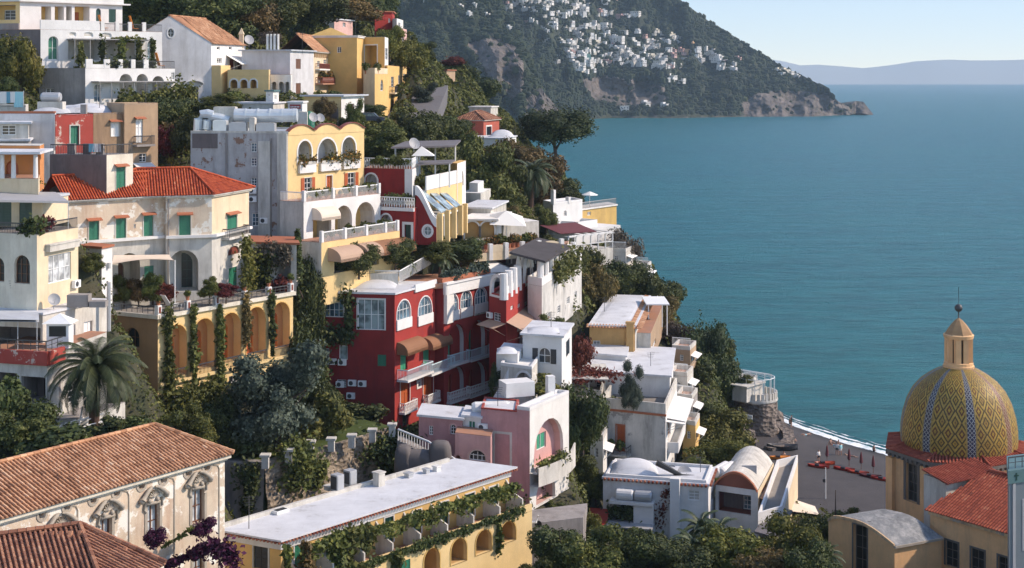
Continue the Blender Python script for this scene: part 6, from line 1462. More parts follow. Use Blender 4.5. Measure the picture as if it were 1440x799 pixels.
for a,c,t,bo,e in((419,442,231,243,0),(449,477,229,240,0),(481,504,226,237,0)):
 u0,u1=f.u_of(a),f.u_of(c);_,zb=f.uz((a+c)/2,bo);_,zc=f.uz((a+c)/2,t);q=MB();fbox(q,f,u0,u1,zb,zc,.01,.3);q.build('panel','white_clean',b.root)
 planter(f.pt(u0+.1,zc,.18),f.pt(u1-.1,zc,.18),'flower box with orange blossoms under an upper arch of the yellow hotel front',h=.7,n_=420,group='flower boxes of the yellow hotel arches',hang=.2)
q=MB();k=36;ph=lambda u:zt+.1+.75*abs(math.sin(math.pi*(u/f.len*3+.02)))**.8
for i in range(k):
 u0,u1=f.len*i/k,f.len*(i+1)/k;a,c=ph(u0),ph(u1)
 q.mesh([f.pt(u0,zt-.2,.05),f.pt(u1,zt-.2,.05),f.pt(u1,c,.05),f.pt(u0,a,.05),f.pt(u0,zt-.2,-.3),f.pt(u1,zt-.2,-.3),f.pt(u1,c,-.3),f.pt(u0,a,-.3)],[(0,1,2,3),(7,6,5,4),(3,2,6,7)])
q.build('wavy_parapet','yellow_pale',b.root);q=MB()
for i in range(k):u0,u1=f.len*i/k,f.len*(i+1)/k;q.obox(f.pt(u0,ph(u0),-.35),f.pt(u1,ph(u1),-.35)-f.pt(u0,ph(u0),-.35),f.N()*.55,(0,0,.1))
q.build('coping','brown_red',b.root)
q=MB();fbox(q,ra,ra.len-1.1,ra.len-.05,27,zt,.01,.3);fbox(q,ra,ra.len-3.2,ra.len-1.9,27,zt-.8,.01,.25);q.build('pier','white_old',b.root)
q=MB();fbox(q,ra,3.9,4.1,30,zt,.01,.14);fbox(q,ra,ra.len-1.85,ra.len-1.75,28,zt-.5,.02,.14);q.build('downpipe','cement',b.root)
q=MB();fbox(q,ra,.2,3.0,zt-1.6,zt-.05,.01,.06);q.build('repair_patch','cement_dark',b.root)
for px,py in((356,268),(356,280),(372,310)):ac(b,ra,px,py)
C1,R1=XY(427,147),XY(535,158);nF=b.fb.n
A1=lambda**k:dict({'w':'white_old','bw':'yellow','d':2.0,'in':{'ty':'W','f':'wood','gl':'glass_pale','a':.25,'b':.75}},**k)
b.block(C1,C1-nF*3.2,R1,27,z1,'white_old',[],[('L','a',440,466,294,338,A1()),('L','a',471,495,289,333,A1()),('L','a',500,527,284,327,A1())],matB='white_clean',rm='terracotta_floor')
f1=b.fb;g1=b.fa
for u in(0,f1.len*.36,f1.len*.66,f1.len-.35):q=MB();fbox(q,f1,u,u+.35,z1,z1+1.15,-.3,.05);q.build('parapet_post','white_clean',b.root)
for u0,u1 in((.35,.36),(.36,.66),(.66,.98)):railing([f1.pt(f1.len*u0+(.36 if u0>.35 else 0),z1,-.1),f1.pt(f1.len*u1,z1,-.1)]if u0>.35 else[f1.pt(.36,z1,-.1),f1.pt(f1.len*.36,z1,-.1)],1.05,'white_paint','bars',b.root)
railing([g1.pt(0,z1,-.1),g1.pt(g1.len-.2,z1,-.1)],1.0,'white_paint','bars',b.root)
pots_along(f1.pt(.4,z1,-.5),f1.pt(f1.len-.3,z1,-.5),11,'potted plant in the row behind the upper white balcony railing of the yellow hotel','upper balcony pots of the yellow hotel',(.5,1.3))
b.awning(f1,439,466,291,1.3,1.0,'canvas',1)
C2,R2=XY(452,143.5),XY(562,155)
b.block(C2,C2-nF*3.4,R2,26,z2,'white_old',[],[('L','s',470,500,352,382,A1(bw='ochre')),('L','s',508,533,347,374,A1(bw='ochre')),('L','s',540,560,342,366,A1(bw='ochre'))],matB='yellow_pale',rm='terracotta_floor')
f2=b.fb
for u in(0,.28,.55,.8,.965):q=MB();u*=f2.len;fbox(q,f2,u,u+.35,z2,z2+1.15,-.3,.05);q.build('parapet_post','white_clean',b.root)
for u0,u1 in((0,.28),(.28,.55),(.55,.8),(.8,.965)):railing([f2.pt(f2.len*u0+.36,z2,-.1),f2.pt(f2.len*u1,z2,-.1)],1.05,'white_paint','bars',b.root)
pots_along(f2.pt(.4,z2,-.6),f2.pt(f2.len-.3,z2,-.6),9,'potted plant behind the lower white balcony railing of the yellow hotel','lower balcony pots of the yellow hotel',(.6,1.5))
for a,c,t,mt in((461,494,346,'awning_tan'),(500,522,341,'awning_tan'),(522,545,338,'awning_brown'),(545,568,335,'awning_brown')):b.awning(f2,a,c,t,1.7,1.1,mt,1)
q=MB();zd=zt+.3;P=lambda px,py,Y=154:P3(px,py,Y)
q.tube([P(330,162),P(372,163),P(418,162)],.72,16)
for px in(345,362,379,396,412):q.tube([P(px,162.5),P(px+2,162.5)],.77,16)
q.build('duct','duct',b.root)
q=MB();q.tube([P(322,170),P(310,166),P(298,164),P(292,170),P(291,182)],.5,12);q.build('duct','duct',b.root);q=MB();q.tube([P(278,184),P(279,168),P(284,161),P(292,160),P(300,162)],.5,12);q.build('duct','duct',b.root)
for px0,px1,t,mt,Y in((300,331,151,'white_old',154),(299,318,170,'duct',151.8),(322,346,173,'metal',151.8),(360,386,174,'metal',151.8),(418,432,158,'white_old',157),(350,358,166,'white_old',151.6)):
 q=MB();a,c=XY(px0,Y),XY(px1,Y);fo=Fr(a,c);fbox(q,fo,0,fo.len,zt-.1,ZR(t,Y),-1.3,0);fbox(q,fo,.1,fo.len-.1,ZR(t,Y)+.003,ZR(t,Y)+.06,-1.2,-.1);q.build('air_handler',mt,b.root)
q=MB();p=P(435,160,158);q.lathe((p.x,p.y,zt),[(.55,0),(.6,.2),(.6,1.7),(.35,2.1),(0,2.2)],12);q.build('water_tank','green',b.root)
dish(b,P(440,176,154),.55);dish(b,P(450,176,155),.5)
for px in(412,420,428,456,464):q=MB();p=P(px,182,152.6+(px-405)*.08);q.box(p.x-.3,p.y,zt,p.x+.3,p.y+.4,zt+.75);q.build('condenser','metal',b.root)
def simple(nm,label,cat,blocks,group=None):
 C=blocks[0][0];b=Bld(nm,label,cat,C[0],blocks[0][4],C[1],group)
 for(C,L,R_,t,bo,mat,A,B,kw)in blocks:b.block(C,L,R_,ZR(bo,C[1]),ZR(t,C[1]),mat,A,B,**kw)
 return b
DK={'gl':'glass_dark'}
b=simple('chimney_house','grey-white house with four tall white chimneys, roof terrace and small arcades','house',[((408,203),(340,204),(441,210),70,140,'grey_light',[],[('S','r',416,423,83,97,{'c':'wood'}),('S','r',416,423,117,135,{'c':'wood'})],dict(matB='grey_light',rm='roof_grey',over=.35)),((409,199),(352,200),(411,203),105,142,'white',[('L','a',382,389,115,140,AR(d=1.2)),('L','a',392,399,115,140,AR(d=1.2)),('L','a',401,407,115,140,AR(d=1.2))],[],dict(rm='terracotta_floor')),((378,197),(320,198),(380,201),107,140,'yellow_pale',[('L','a',324,334,112,124,AR(w='yellow',bw='ochre')),('L','a',338,348,112,124,AR(w='yellow',bw='ochre')),('L','a',352,361,112,124,AR(w='yellow',bw='ochre'))],[],dict(rm='stone_floor',par=.9))])
for px in(376,381,386,391):q=MB();p=XY(px,205);q.tube([Vector((p.x,p.y,ZR(72,205))),Vector((p.x,p.y,ZR(48,205)))],.17,8);q.build('chimney','white',b.root)
f=b.fb
b0=simple('crenel_house','long cream house with a tiled gable roof and ornamented side wall','house',[((441,211),(395,214),(466,226),72,135,'cream',[],[('W','r',446,450,86,94,DK),('W','r',455,459,84,92,DK),('W','r',447,451,108,118,DK)],dict(matB='cream',roof='none'))])
hip_roof(b0.root,[b0.L,b0.C,b0.R,b0.D],b0.z1,2.6,'tile_old',.4,tw=.35,tl=.55,gable=True)
q=MB();f=b0.fb
for i in range(9):u=f.len*(i+.5)/9;fbox(q,f,u-.3,u+.3,b0.z1-.9,b0.z1-.3,.01,.15)
q.build('frieze','ochre_brown',b0.root);b0.balcony(f,443,458,97,.7,.8,'white','brown_red','bars');b0.balcony(f,443,466,117,1.2,.9,'terracotta_floor','brown_red','lat')
for i,(u,l)in enumerate(((.25,'orange-green plant tub at the left of the balcony below the crenel house'),(.7,'orange-green plant tub at the right of the balcony below the crenel house'))):pot(f.pt(f.len*u,ZR(117,216),.6),1.6,'flower',l,None,'terracotta',.35)
b=simple('yellow_villa','big yellow villa with a pale corner tower and an open roof terrace','villa',[((502,222),(432,224),(512,228),50,150,'yellow',[('W','r',474,480,66,74,DK)],[],dict(rm='roof_grey',cornice='white',roof='flat')),((527,214),(511,217),(545,224),104,172,'cream',[],[('W','a',535,539,112,128,DK)],dict(matB='yellow',rm='terracotta_floor',par=.9,pm='cream')),((541,226),(508,228),(546,233),52,112,'yellow',[('L','r',513,530,64,98,AR(w='yellow',bw='yellow_deep',**{'in':{'ty':'D','c':'cement_dark','a':.6,'b':.95,'h':.6}}))],[('W','r',542,545,68,84,DK)],dict(matB='white',rm='white')),((545,226),(530,230),(572,262),92,172,'yellow',[],[('D','a',548,553,150,165,{'c':'brown_red'}),('W','r',550,554,108,122,DK),('W','r',560,563,106,118,DK),('D','a',558,562,146,160,{'c':'brown_red'}),('W','r',567,570,104,114,DK)],dict(rm='terracotta_floor'))])
pv=XY(467,229);q=MB();zz=ZR(50,222);q.mesh([(pv.x-3.4,pv.y-3,zz),(pv.x+3,pv.y-3,zz),(pv.x+3,pv.y+3,zz),(pv.x-3.4,pv.y+3,zz),(pv.x-.2,pv.y,zz+1.5)],[(0,1,4),(1,2,4),(2,3,4),(3,0,4),(3,2,1,0)]);q.build('pyramid_roof','yellow_deep',b.root)
f=b.fb;b.balcony(f,547,556,130,1.0,1,'cream','dark_metal','bars');b.balcony(f,558,568,126,1,1,'cream','dark_metal','bars')
for px,l in((515,'small dark plant at the left of the yellow villa roof terrace'),(530,'small plant at the corner of the yellow villa roof terrace')):pot(P3(px,104,216.5),1.5,'potleaf',l,None,'terracotta',.3)
b=simple('garage_house','low yellow garage building with a grey roof edge below the crenel house','house',[((480,190),(428,191),(512,200),134,182,'yellow_pale',[('D','a',462,476,148,176,{'c':'cement_dark'})],[('D','r',490,498,146,170,{'c':'brown_red'}),('W','r',502,507,144,156,DK)],dict(matB='white',rm='roof_grey',over=.5))])
tree('autumn',456,172,140,187,28,'dark brown creeper-like bush on the yellow garage wall','shrub',stem=.02,ground=False);tree('mid',500,182,142,186,24,'green bush at the corner of the yellow garage','shrub',stem=.05,ground=False)
b=simple('white_kiosk','small square white rooftop tower with a teal band left of the ducts','tower',[((384,186),(374,187),(392,189),127,160,'white',[('W','r',377,380,132,136,DK)],[('W','r',386,389,134,140,DK)],dict(rm='teal_copper',over=.2)),((384,184),(330,185),(400,189),144,165,'white_old',[],[],dict(rm='roof_white',over=.2))])
b=simple('red_sign_house','low white wall with a dark red sign panel behind the ducts','house',[((425,178),(405,178.5),(432,183),143,170,'white_clean',[],[],dict(rm='white_clean',over=.15))])
f=b.fa;q=MB();u0,z0_=f.uz(408,153);u1,z1_=f.uz(423,147);fbox(q,f,u0,u1,z0_,z1_,.02,.08);sg=q.build('sign_board','red',b.root);q=MB()
for i in range(6):fbox(q,f,u0+.1+i*(u1-u0-.2)/6,u0+.1+(i+.62)*(u1-u0-.2)/6,z0_+.15,z1_-.2,.083,.09)
q.build('lettering','white_paint',sg)
b=simple('red_hill_house','dark red house front standing highest on the wooded slope','house',[((552,268),(527,266),(555,276),16,62,'red',[('W','r',546,549,26,32,DK)],[],dict(rm='tile_edge_plain',over=.3))])
simple('cube_house','small white and pink stepped house right of the red hilltop house','house',[((562,262),(553,264),(572,270),44,76,'pink_light',[],[('W','r',565,568,52,58,DK)],dict(rm='white',par=.6)),((558,265),(552,266),(567,274),26,50,'white',[],[('W','r',560,563,32,38,DK)],dict(rm='white'))])
simple('hill_house','white house with a flat pink-edged roof between the tree tops, above the yellow villa','house',[((470,250),(443,251),(496,258),26,60,'white_old',[('W','r',452,457,32,38,DK)],[('W','r',482,486,32,38,DK)],dict(matB='pink_light',rm='roof_white',over=.3))])
simple('ruin_house','small grey stone house half hidden in trees at the top','house',[((300,240),(284,240),(312,246),-4,30,'cement',[('W','r',290,294,4,10,DK)],[],dict(rm='tile_edge_plain',over=.3))])
for px,pb,pt,Y,w,k,l in((575,100,58,250,50,'yellow','yellow-green autumn tree right of the yellow villa'),(548,82,40,245,36,'yellow','small yellowish tree behind the yellow villa tower'),(600,82,60,300,24,'broad','small round dark tree on the roadside, high right of the yellow villa'),(535,45,-8,290,50,'broad','dark tree at the top edge right of the red hilltop house'),(500,30,-8,285,50,'broad','dark tree at the top edge just left of the red hilltop house'),(590,235,160,215,80,'broad','large dark tree mass below the road, right of the roof arches'),(540,222,176,185,60,'mid','olive-green tree right of the wavy parapet'),(615,200,160,235,60,'broad','dark tree left of the small red house'),(640,205,170,232,46,'broad','dark bushes in front of the small red house'),(597,150,118,240,32,'grey','small round grey-green tree beside the uphill road'),(640,140,90,320,60,'broad','dark wooded clump above the small red house'),(600,125,95,310,40,'broad','dark trees along the upper road'),(668,150,110,340,60,'broad','dark trees behind the small red house'),(637,95,80,315,30,'bushred','pink flowering bush on the far upper slope'),(526,166,148,205,34,'broad','dark tree above the parked car')):
 tree(k,px,pb,pt,Y,w,l,stem=.12)
q=MB();RP=[(560,190,215),(575,165,225),(590,135,245),(602,115,280),(612,102,330)]
for(a,c)in zip(RP,RP[1:]):
 p,r_=P3(*a),P3(*c);w=Vector((4.2,0,0));q.mesh([p-w,p+w,r_+w,r_-w,p-w+Vector((0,0,-3)),p+w+Vector((0,0,-3)),r_+w+Vector((0,0,-3)),r_-w+Vector((0,0,-3))],[(0,1,2,3),(0,4,5,1),(1,5,6,2),(3,2,6,7),(0,3,7,4)])
plain('asphalt',(.12,.115,.12),.9,.2);q.build('road','asphalt',kind='structure')
for a in RP:p=P3(*a);GP.append((p.x,p.y,p.z-2.5))
p=P3(520,173,196);r=thing('parked_car','dark parked car on the ledge under the yellow villa','car',p);q=MB();pr=[(-2,.35),(2,.35),(2.05,.8),(1.1,.92),(.6,1.42),(-1.0,1.45),(-1.6,.95),(-2.05,.85)]
q.mesh([(p.x+x,p.y+y,p.z+z)for y in(-.8,.8)for x,z in pr],[tuple(range(8)),tuple(range(15,7,-1))]+[(i,8+i,8+(i+1)%8,(i+1)%8)for i in range(8)]);q.build('body','car_paint',r);q=MB();q.mesh([(p.x+x,p.y-.815,p.z+z)for x,z in((-.95,.95),(.95,.95),(.5,1.36),(-.9,1.38))],[(0,1,2,3)]);q.build('window','glass_pale',r)
for x in(-1.3,1.3):
 for y in(-.75,.75):q=MB();q.tube([(p.x+x,p.y+y-.1,p.z+.33),(p.x+x,p.y+y+.1,p.z+.33)],.33,12);q.build('wheel','tyre',r)
simple('roadside_cafe','flat-roofed terrace pavilion with a dark canopy beside the upper road','pavilion',[((612,290),(580,292),(632,300),108,150,'white_old',[('L','r',582,606,112,124,AR(bw='cement_dark'))],[('W','r',618,624,112,122,DK)],dict(rm='roof_dark',over=.6)),((628,292),(606,296),(640,300),98,150,'tan',[],[],dict(rm='tile_edge_plain',over=.3))])
b=simple('small_red_house','small red house with a tiled gable and a round attic vent, beside the pine','house',[((680,250),(642,252),(702,258),169,215,'red_house',[],[('D','r',684,691,178,192,{'c':'navy','sur':'white','sw':.25})],dict(roof='none')),((690,262),(660,263),(700,268),150,172,'white_old',[],[],dict(rm='white',over=.2))])
b_=b;C_,L_=XY(680,250),XY(642,252)
b.block(C_,L_,XY(702,258),ZR(215,250),ZR(169,250),'red_house',[('W','o',656,661,157,163,DK)]if 0 else[],[],roof='none')if 0 else None
pl=[XY(642,252),XY(680,250),XY(702,258),XY(664,260)];hip_roof(b.root,pl,ZR(169,250),1.5,'tile_brown',.35,tw=.4,tl=.6,gable=False)
b=Bld('red_white_hotel','dark red and white hotel terraces with a curved wing wall and round window','hotel',580,340,165)
Ct,Lt,Rt=(580,160),(512,162),(589,166)
RW=dict(matB='white_clean',rm='terracotta_floor')
b.block(Ct,Lt,Rt,ZR(290,160),ZR(238,160),'red_dark',[('L','a',514,530,245,262,AR(d=1.2))],[('W','a',583,587,247,268,{'gl':'glass_blue'})],**RW);za=b.z1;fa=b.fa;fb=b.fb
q=MB();fbox(q,fa,fa.len-.9,fa.len+.02,za-4,za,.01,.12);q.build('corner_pillar','white_clean',b.root)
railing([fa.pt(0,za,-.1),fa.pt(fa.len-.1,za,-.1),fb.pt(fb.len,za,-.1)],1.2,'white_paint','lat',b.root)
b.block((582,156.5),(533,158.5),(604,161),ZR(345,156.5),ZR(293,156.5),'red_dark',[('L','a',536,550,302,330,AR(d=1.2)),('D','r',569,578,316,342,{'c':'green_dark','sur':'white_clean','sw':.3})],[],matB='red_dark',rm='terracotta_floor');z3,fa=b.z1,b.fa
q=MB();fbox(q,fa,-.1,fa.len+.1,z3-.35,z3+.02,.01,.25);q.build('cornice','white_clean',b.root);railing([fa.pt(0,z3,-.1),fa.pt(fa.len,z3,-.1)],1.15,'white_paint','lat',b.root)
pots_along(fa.pt(.5,z3,-.9),fa.pt(fa.len-.5,z3,-.9),6,'green potted plant behind the middle lattice railing of the red and white hotel','middle terrace pots of the red hotel',(.9,1.5))
za_p=[fa.pt(.5,za,-4),fa.pt(5,za,-4)];fq=Fr(XY(514,161.5),XY(580,159.6));pots_along(fq.pt(.4,za,-.7),fq.pt(fq.len-.4,za,-.7),8,'potted shrub behind the top lattice railing of the red and white hotel','top terrace pots of the red hotel',(.9,1.6))
fw=Fr(XY(584,157.5),XY(614,157));N_=14;zw0=ZR(345,157);crv=[]
for i in range(N_+1):t=i/N_;crv.append((fw.len*t,ZR(263+42*(3*t**2-2*t**3)+(8*max(0,t-.6)),157)))
b.face(fw,[(0,zw0),(fw.len,zw0)]+crv[::-1],[('W','o',595.5,607,318,332,{'gl':'glass_pale','g':(2,2),'sur':'white_clean','sw':.22})],'red_dark')
q=MB()
for(u0,a),(u1,c)in zip(crv,crv[1:]):q.mesh([fw.pt(u0,a-.9,.12),fw.pt(u1,c-.9,.12),fw.pt(u1,c+.1,.12),fw.pt(u0,a+.1,.12),fw.pt(u0,a-.9,-.6),fw.pt(u1,c-.9,-.6),fw.pt(u1,c+.1,-.6),fw.pt(u0,a+.1,-.6)],[(0,1,2,3),(3,2,6,7),(4,0,1,5)])
q.build('wing_coping','white_clean',b.root)
b.block((614,157.1),(596,158),(652,170),zw0,ZR(303,157),'white',[],[('L','r',618,624,305,338,AR(d=1)),('L','r',629,636,301,335,AR(d=1)),('L','r',641,648,297,332,AR(d=1))],matB='yellow_pale',rm='white');fs,zs_=b.fb,b.z1
for u in(.02,.27,.52,.77,.95):q=MB();fbox(q,fs,fs.len*u,fs.len*u+.5,zw0,zs_+.2,.01,.55);q.build('buttress','yellow_pale',b.root)
for i in range(3):u=fs.len*(.06+.26*i);q=MB();q.mesh([fs.pt(u,zs_+2.4,-2.2),fs.pt(u+2.5,zs_+2.4,-2.2),fs.pt(u+2.5,zs_+.3,.3),fs.pt(u,zs_+.3,.3),fs.pt(u,zs_+2.3,-2.2),fs.pt(u+2.5,zs_+2.3,-2.2),fs.pt(u+2.5,zs_+.2,.3),fs.pt(u,zs_+.2,.3)],[(3,2,1,0),(4,5,6,7),(3,7,6,2),(0,4,7,3),(1,2,6,5)]);q.build('glass_awning','glass_pale',b.root)
b.block((600,160.5),(588,162),(650,173),zs_-1,ZR(268,160.5),'white',[],[],matB='yellow_pale',rm='stone_floor');f=b.fb;za=b.z1;railing([f.pt(0,za,-.1),f.pt(f.len,za,-.1)],1.6,'white_clean','wall',b.root);pots_along(f.pt(.3,za,-1.2),f.pt(f.len-1,za,-1.2),5,'dark potted shrub behind the white parapet right of the curved wing','parapet pots beside the curved wing',(1.2,2.0))
b.block((643,171),(634,172),(655,177),za-4,ZR(230,171),'yellow',[],[('W','a',647,652,240,262,{'gl':'yellow_deep','f':'white_clean'})],matB='white_clean',rm='yellow')
q=MB();
for px in(556,590,612,640):p=XY(px,176);q.tube([Vector((p.x,p.y,ZR(245,176))),Vector((p.x,p.y,ZR(205,176)))],.12,6)
q.build('pergola_post','white_clean',b.root);q=MB();q.prism([XY(550,170),XY(640,174),XY(648,190),XY(570,186)],ZR(207,174),ZR(207,174)+.2);q.build('pergola_roof','roof_dark',b.root);q=MB();q.prism([XY(586,163),XY(634,165),XY(640,172),XY(590,170)],ZR(232,164),ZR(232,164)+.15);q.build('canopy','roof_dark',b.root)
for px in(588,612,632):q=MB();p=XY(px,165);q.tube([Vector((p.x,p.y,za)),Vector((p.x,p.y,ZR(231,164)))],.1,6);q.build('post','white_clean',b.root)
dish(b,P3(582,214,164),.7);q=MB();p=P3(594,214,165);q.mesh([(p.x-1.2,p.y-1,p.z-.4),(p.x+1.4,p.y-1,p.z-.4),(p.x+1.4,p.y+1,p.z-.4),(p.x-1.2,p.y+1,p.z-.4),(p.x-.1,p.y,p.z+.7)],[(0,1,4),(1,2,4),(2,3,4),(3,0,4),(3,2,1,0)]);q.build('tent','canvas_white',b.root)
b=Bld('red_palace','large dark red palace hotel with white arched windows, loggias and pale blue balconies','hotel',560,600,145)
zt=ZR(412,145);zb=13.0;Cr,Lr,Rr=XY(555,145),XY(430,146.5),XY(612,152.8)
WI={'g':(4,3),'gl':'glass_blue','sur':'white_clean','sw':.12,'d':.12}
GD={'c':'green_bright'}
b.block(Cr,Lr,Rr,zb,zt,'red_dark',[('W','r',457,483,416,446,WI),('W','r',503,541,421,464,dict(WI,g=(4,2),gl='glass_pale')),('W','r',454,463,490,505,{'gl':'glass_pale'}),('W','r',477,489,486,506,{'gl':'glass_pale','g':(1,1)}),('S','r',531,543,499,515,{'c':'green'}),('W','r',474,487,534,545,{'gl':'glass_pale'})],[('W','a',558,577,422,462,WI),('W','a',588,607,417,456,WI),('D','r',563,573,495,521,GD),('D','r',595,605,489,514,GD),('D','r',563,576,533,570,{'c':'wood_orange','sur':'white','sw':.1}),('D','r',595,609,526,562,{'c':'wood_orange','sur':'white','sw':.1}),('D','r',566,574,582,606,{'c':'dark_metal'}),('W','r',598,606,575,590,{'gl':'glass_dark'})],matB='red',rm='roof_white',over=.15)  # left wall in a darker red, its shade put into the colour
f=b.fb;fa=b.fa
for px,py in((468,508),(482,509),(496,538),(510,539),(479,540),(494,556)):ac(b,fa,px,py)
for a,c,py in((558,595,527),(592,626,519)):b.balcony(f,a,c,py,1.3,1.05,'white_clean','pale_blue_paint','bars')
for a,c,py in((561,580,576),(594,612,564)):b.balcony(f,a,c,py,.7,.95,'white_clean','white_paint','lat')
for a,c,py in((558,587,477),(594,622,470)):b.awning(f,a,c,py,1.3,1.0,'awning_brown',1)
q=MB();u,z=f.uz(589,540);fr_=shape('r',u-.5,u+.5,z-.48,z+.48);inn=grow(fr_,-.3);sheet(q,f,fr_,[inn],.06);ring_side(q,f,fr_,.06,0);ring_side(q,f,inn,.06,0);fbox(q,f,u-.08,u+.08,z-.06,z+.06,.003,.06);q.build('square_emblem','white_clean',b.root)
C8=Cr+(Rr-Cr).normalized()*8.9+f.n*.9;R8=XY(691,160.5)
zt8=ZR(405,C8.y)
RA=lambda d_:{'w':'grey_light','bw':'red','d':.8,'in':{'ty':'D','c':d_,'a':.12,'b':.5,'h':.72}}
b.block(C8,C8-f.n*2.5,R8,zb,zt8+.4,'red_dark',[],[('W','a',628,644,414,452,WI),('W','a',648,663,409,447,WI),('W','a',668,684,405,442,WI),('L','a',630,655,456,511,RA('green_bright')),('L','a',659,685,450,503,RA('green_bright')),('L','a',630,655,515,561,RA('wood_orange')),('L','a',659,685,509,552,RA('wood_orange')),('W','a',634,652,570,600,{'gl':'glass_pale'})],matB='red',rm='terracotta_floor')  # left return wall also darker red, with shade in the colour
f8=b.fb
for a,c,py in((628,656,510),(658,687,502)):b.balcony(f8,a,c,py,.5,1.15,'white_clean','pale_blue_paint','bars')
for a,c,py in((628,656,561),(657,688,552)):b.balcony(f8,a,c,py,.5,1.1,'white_clean','white_paint','lat')
q=MB();fbox(q,f8,-.1,f8.len+.1,zt8-.75,zt8+.35,.01,.35);fbox(q,f8,-.15,f8.len+.15,zt8+.352,zt8+.5,.01,.5);fbox(q,f,4,f.len,zt-.5,zt+.3,.01,.2);q.build('cornice','white_clean',b.root)
for fr,a,c,py in((f8,627,645,441),(f8,647,664,436),(f8,667,685,430),(f,557,578,452),(f,587,608,446)):
 u0,u1=fr.u_of(a),fr.u_of(c);_,z=fr.uz((a+c)/2,py);q=MB();fbox(q,fr,u0,u1,z-.75,z+.3,.05,.16);q.build('window_panel','white_clean',b.root)
q=MB();u,z=f.uz(617,541);
for i in range(12):a0,a1=R(-70)+R(260)*i/12,R(-70)+R(260)*(i+1)/12;q.obox(f.pt(u+.45*math.cos(a0+1.6),z+.45*math.sin(a0+1.6),.02),f.pt(u+.45*math.cos(a1+1.6),z+.45*math.sin(a1+1.6),.02)-f.pt(u+.45*math.cos(a0+1.6),z+.45*math.sin(a0+1.6),.02),f.N()*.05,f.pt(u+.1,z,.02)-f.pt(u+.45*math.cos(a0+1.6)+.1,z+.45*math.sin(a0+1.6),.02)if 0 else Vector((0,0,.16)))
q.build('crescent_emblem','white_clean',b.root)
q=MB();u=f.u_of(618);fbox(q,f,u-.7,u+.9,ZR(455,153),ZR(397,153),.3,1.3);q.build('stair_turret','white',b.root)
q=MB();vault(q,XY(530,150),Vector((1,0)),Vector((0,1)),4.2,5,zt+.05,.55);vault(q,XY(478,151),Vector((1,0)),Vector((0,1)),5.2,5,zt+.05,.4);q.build('domed_roof','roof_white',b.root,smooth=True)
q=MB();a=Fr(XY(470,149),XY(560,149.5));fbox(q,a,0,a.len,zt,zt+1.2,-6,-1.2);q.build('roof_block','white_old',b.root)
for px,py,Y in((560,612,139),(600,618,139),(640,612,142),(680,600,146),(700,590,150),(500,600,137)):GP.append(tuple(P3(px,py,Y)))
CLAMP=[([XY(412,134),XY(470,136.5),XY(560,135),XY(720,131),XY(735,160),XY(600,160),XY(420,150)],12.8)]
Tz=zt8+.45;pl=[XY(470,153),XY(560,151.5),C8+f.n*.1,R8,XY(640,172),XY(500,166)]
b.slabz(pl,Tz,.5,'terracotta_floor')
zfr=Fr(XY(462,151.5),XY(562,151));railing([zfr.pt(0,Tz+.35,0),zfr.pt(zfr.len,Tz+.35,0),P3(606,372,158)],1.3,'white_paint','bars',b.root,'terrace_railing')
q=MB();fbox(q,f8,-.1,f8.len,Tz+.06,Tz+.55,-.9,-.1);q.build('planter_bed','tile_edge_plain',b.root)
vine([f8.pt(.5,Tz+.7,-.5),f8.pt(f8.len-.5,Tz+.7,-.5)],.55,.5,1700,'leaf_grey',.26,label='clipped grey-green hedge along the roof edge of the red palace')
for i,(px,py,c_)in enumerate(((494,378,'aqua_cloth'),(536,370,'aqua_cloth'),(508,381,'pale_blue_paint'),(545,378,'pale_blue_paint'))):
 p=P3(px,py+6,153);p.z=Tz;r=thing('garden_chair','pale blue garden chair on the palace roof terrace, %s'%['at the left railing end','by the middle of the railing','second from the left','right of the middle post'][i],'chair',p);q=MB();q.obox(p+Vector((-.3,-.3,.42)),(.6,0,0),(0,.6,0),(0,0,.06));q.build('seat',c_,r);q=MB();q.obox(p+Vector((-.3,.25,.45)),(.6,0,0),(0,.06,0),(0,0,.75));q.build('backrest',c_,r)
 for x in(-.27,.22):
  for y in(-.27,.22):q=MB();q.obox(p+Vector((x,y,0)),(.05,0,0),(0,.05,0),(0,0,.42));q.build('leg',c_,r)
palm(570,372,154,20,395,'small potted palm on the palace roof terrace near the railing',nf=22,seed=9,trunk_r=.12);palm(620,362,158,26,388,'larger potted palm on the palace roof terrace right of centre',nf=26,seed=10,trunk_r=.14)
for px,pb,pt,Y,w,k,l in((505,385,340,148,56,'broad','dark round bush below the brown awnings'),(556,372,338,153,56,'broad','dark bush on the terrace under the right awnings'),(608,368,335,158,50,'mid','green shrub in front of the curved red wing wall'),(648,370,338,163,60,'broad','dark shrubs in front of the yellow buttresses'),(592,350,335,160,36,'bushmid','small bush below the white door of the red hotel'),(470,372,345,146,30,'bush','small dark bush at the foot of the stepped balconies'),(532,360,335,154,34,'bushmid','green bush between the two brown awnings')):
 tree(k,px,pb,pt,Y,w,l,'shrub' if 'bush' in l or 'shrub' in l else 'tree',stem=.05,ground=False)
vine([Vector(P3(425,395,142)),Vector(P3(432,440,143)),Vector(P3(440,490,144)),Vector(P3(448,530,144))],1.1,1.8,3600,'leaf_dark',.3,label='dense dark creeper hanging over the left edge of the red palace');vine([fa.pt(fa.u_of(490),ZR(415,145),.3),fa.pt(fa.u_of(493),ZR(470,145),.3)],.7,1.0,1100,'leaf_dark',.26,label='dark creeper between the two white-framed side windows of the red palace');vine([fa.pt(1,ZR(470,145),.4),fa.pt(4.5,ZR(475,145),.4)],.8,.8,1400,'leaf_dark',.26,label='horizontal dark creeper band below the left side window of the red palace')
WC,WO='white_clean','white_old'
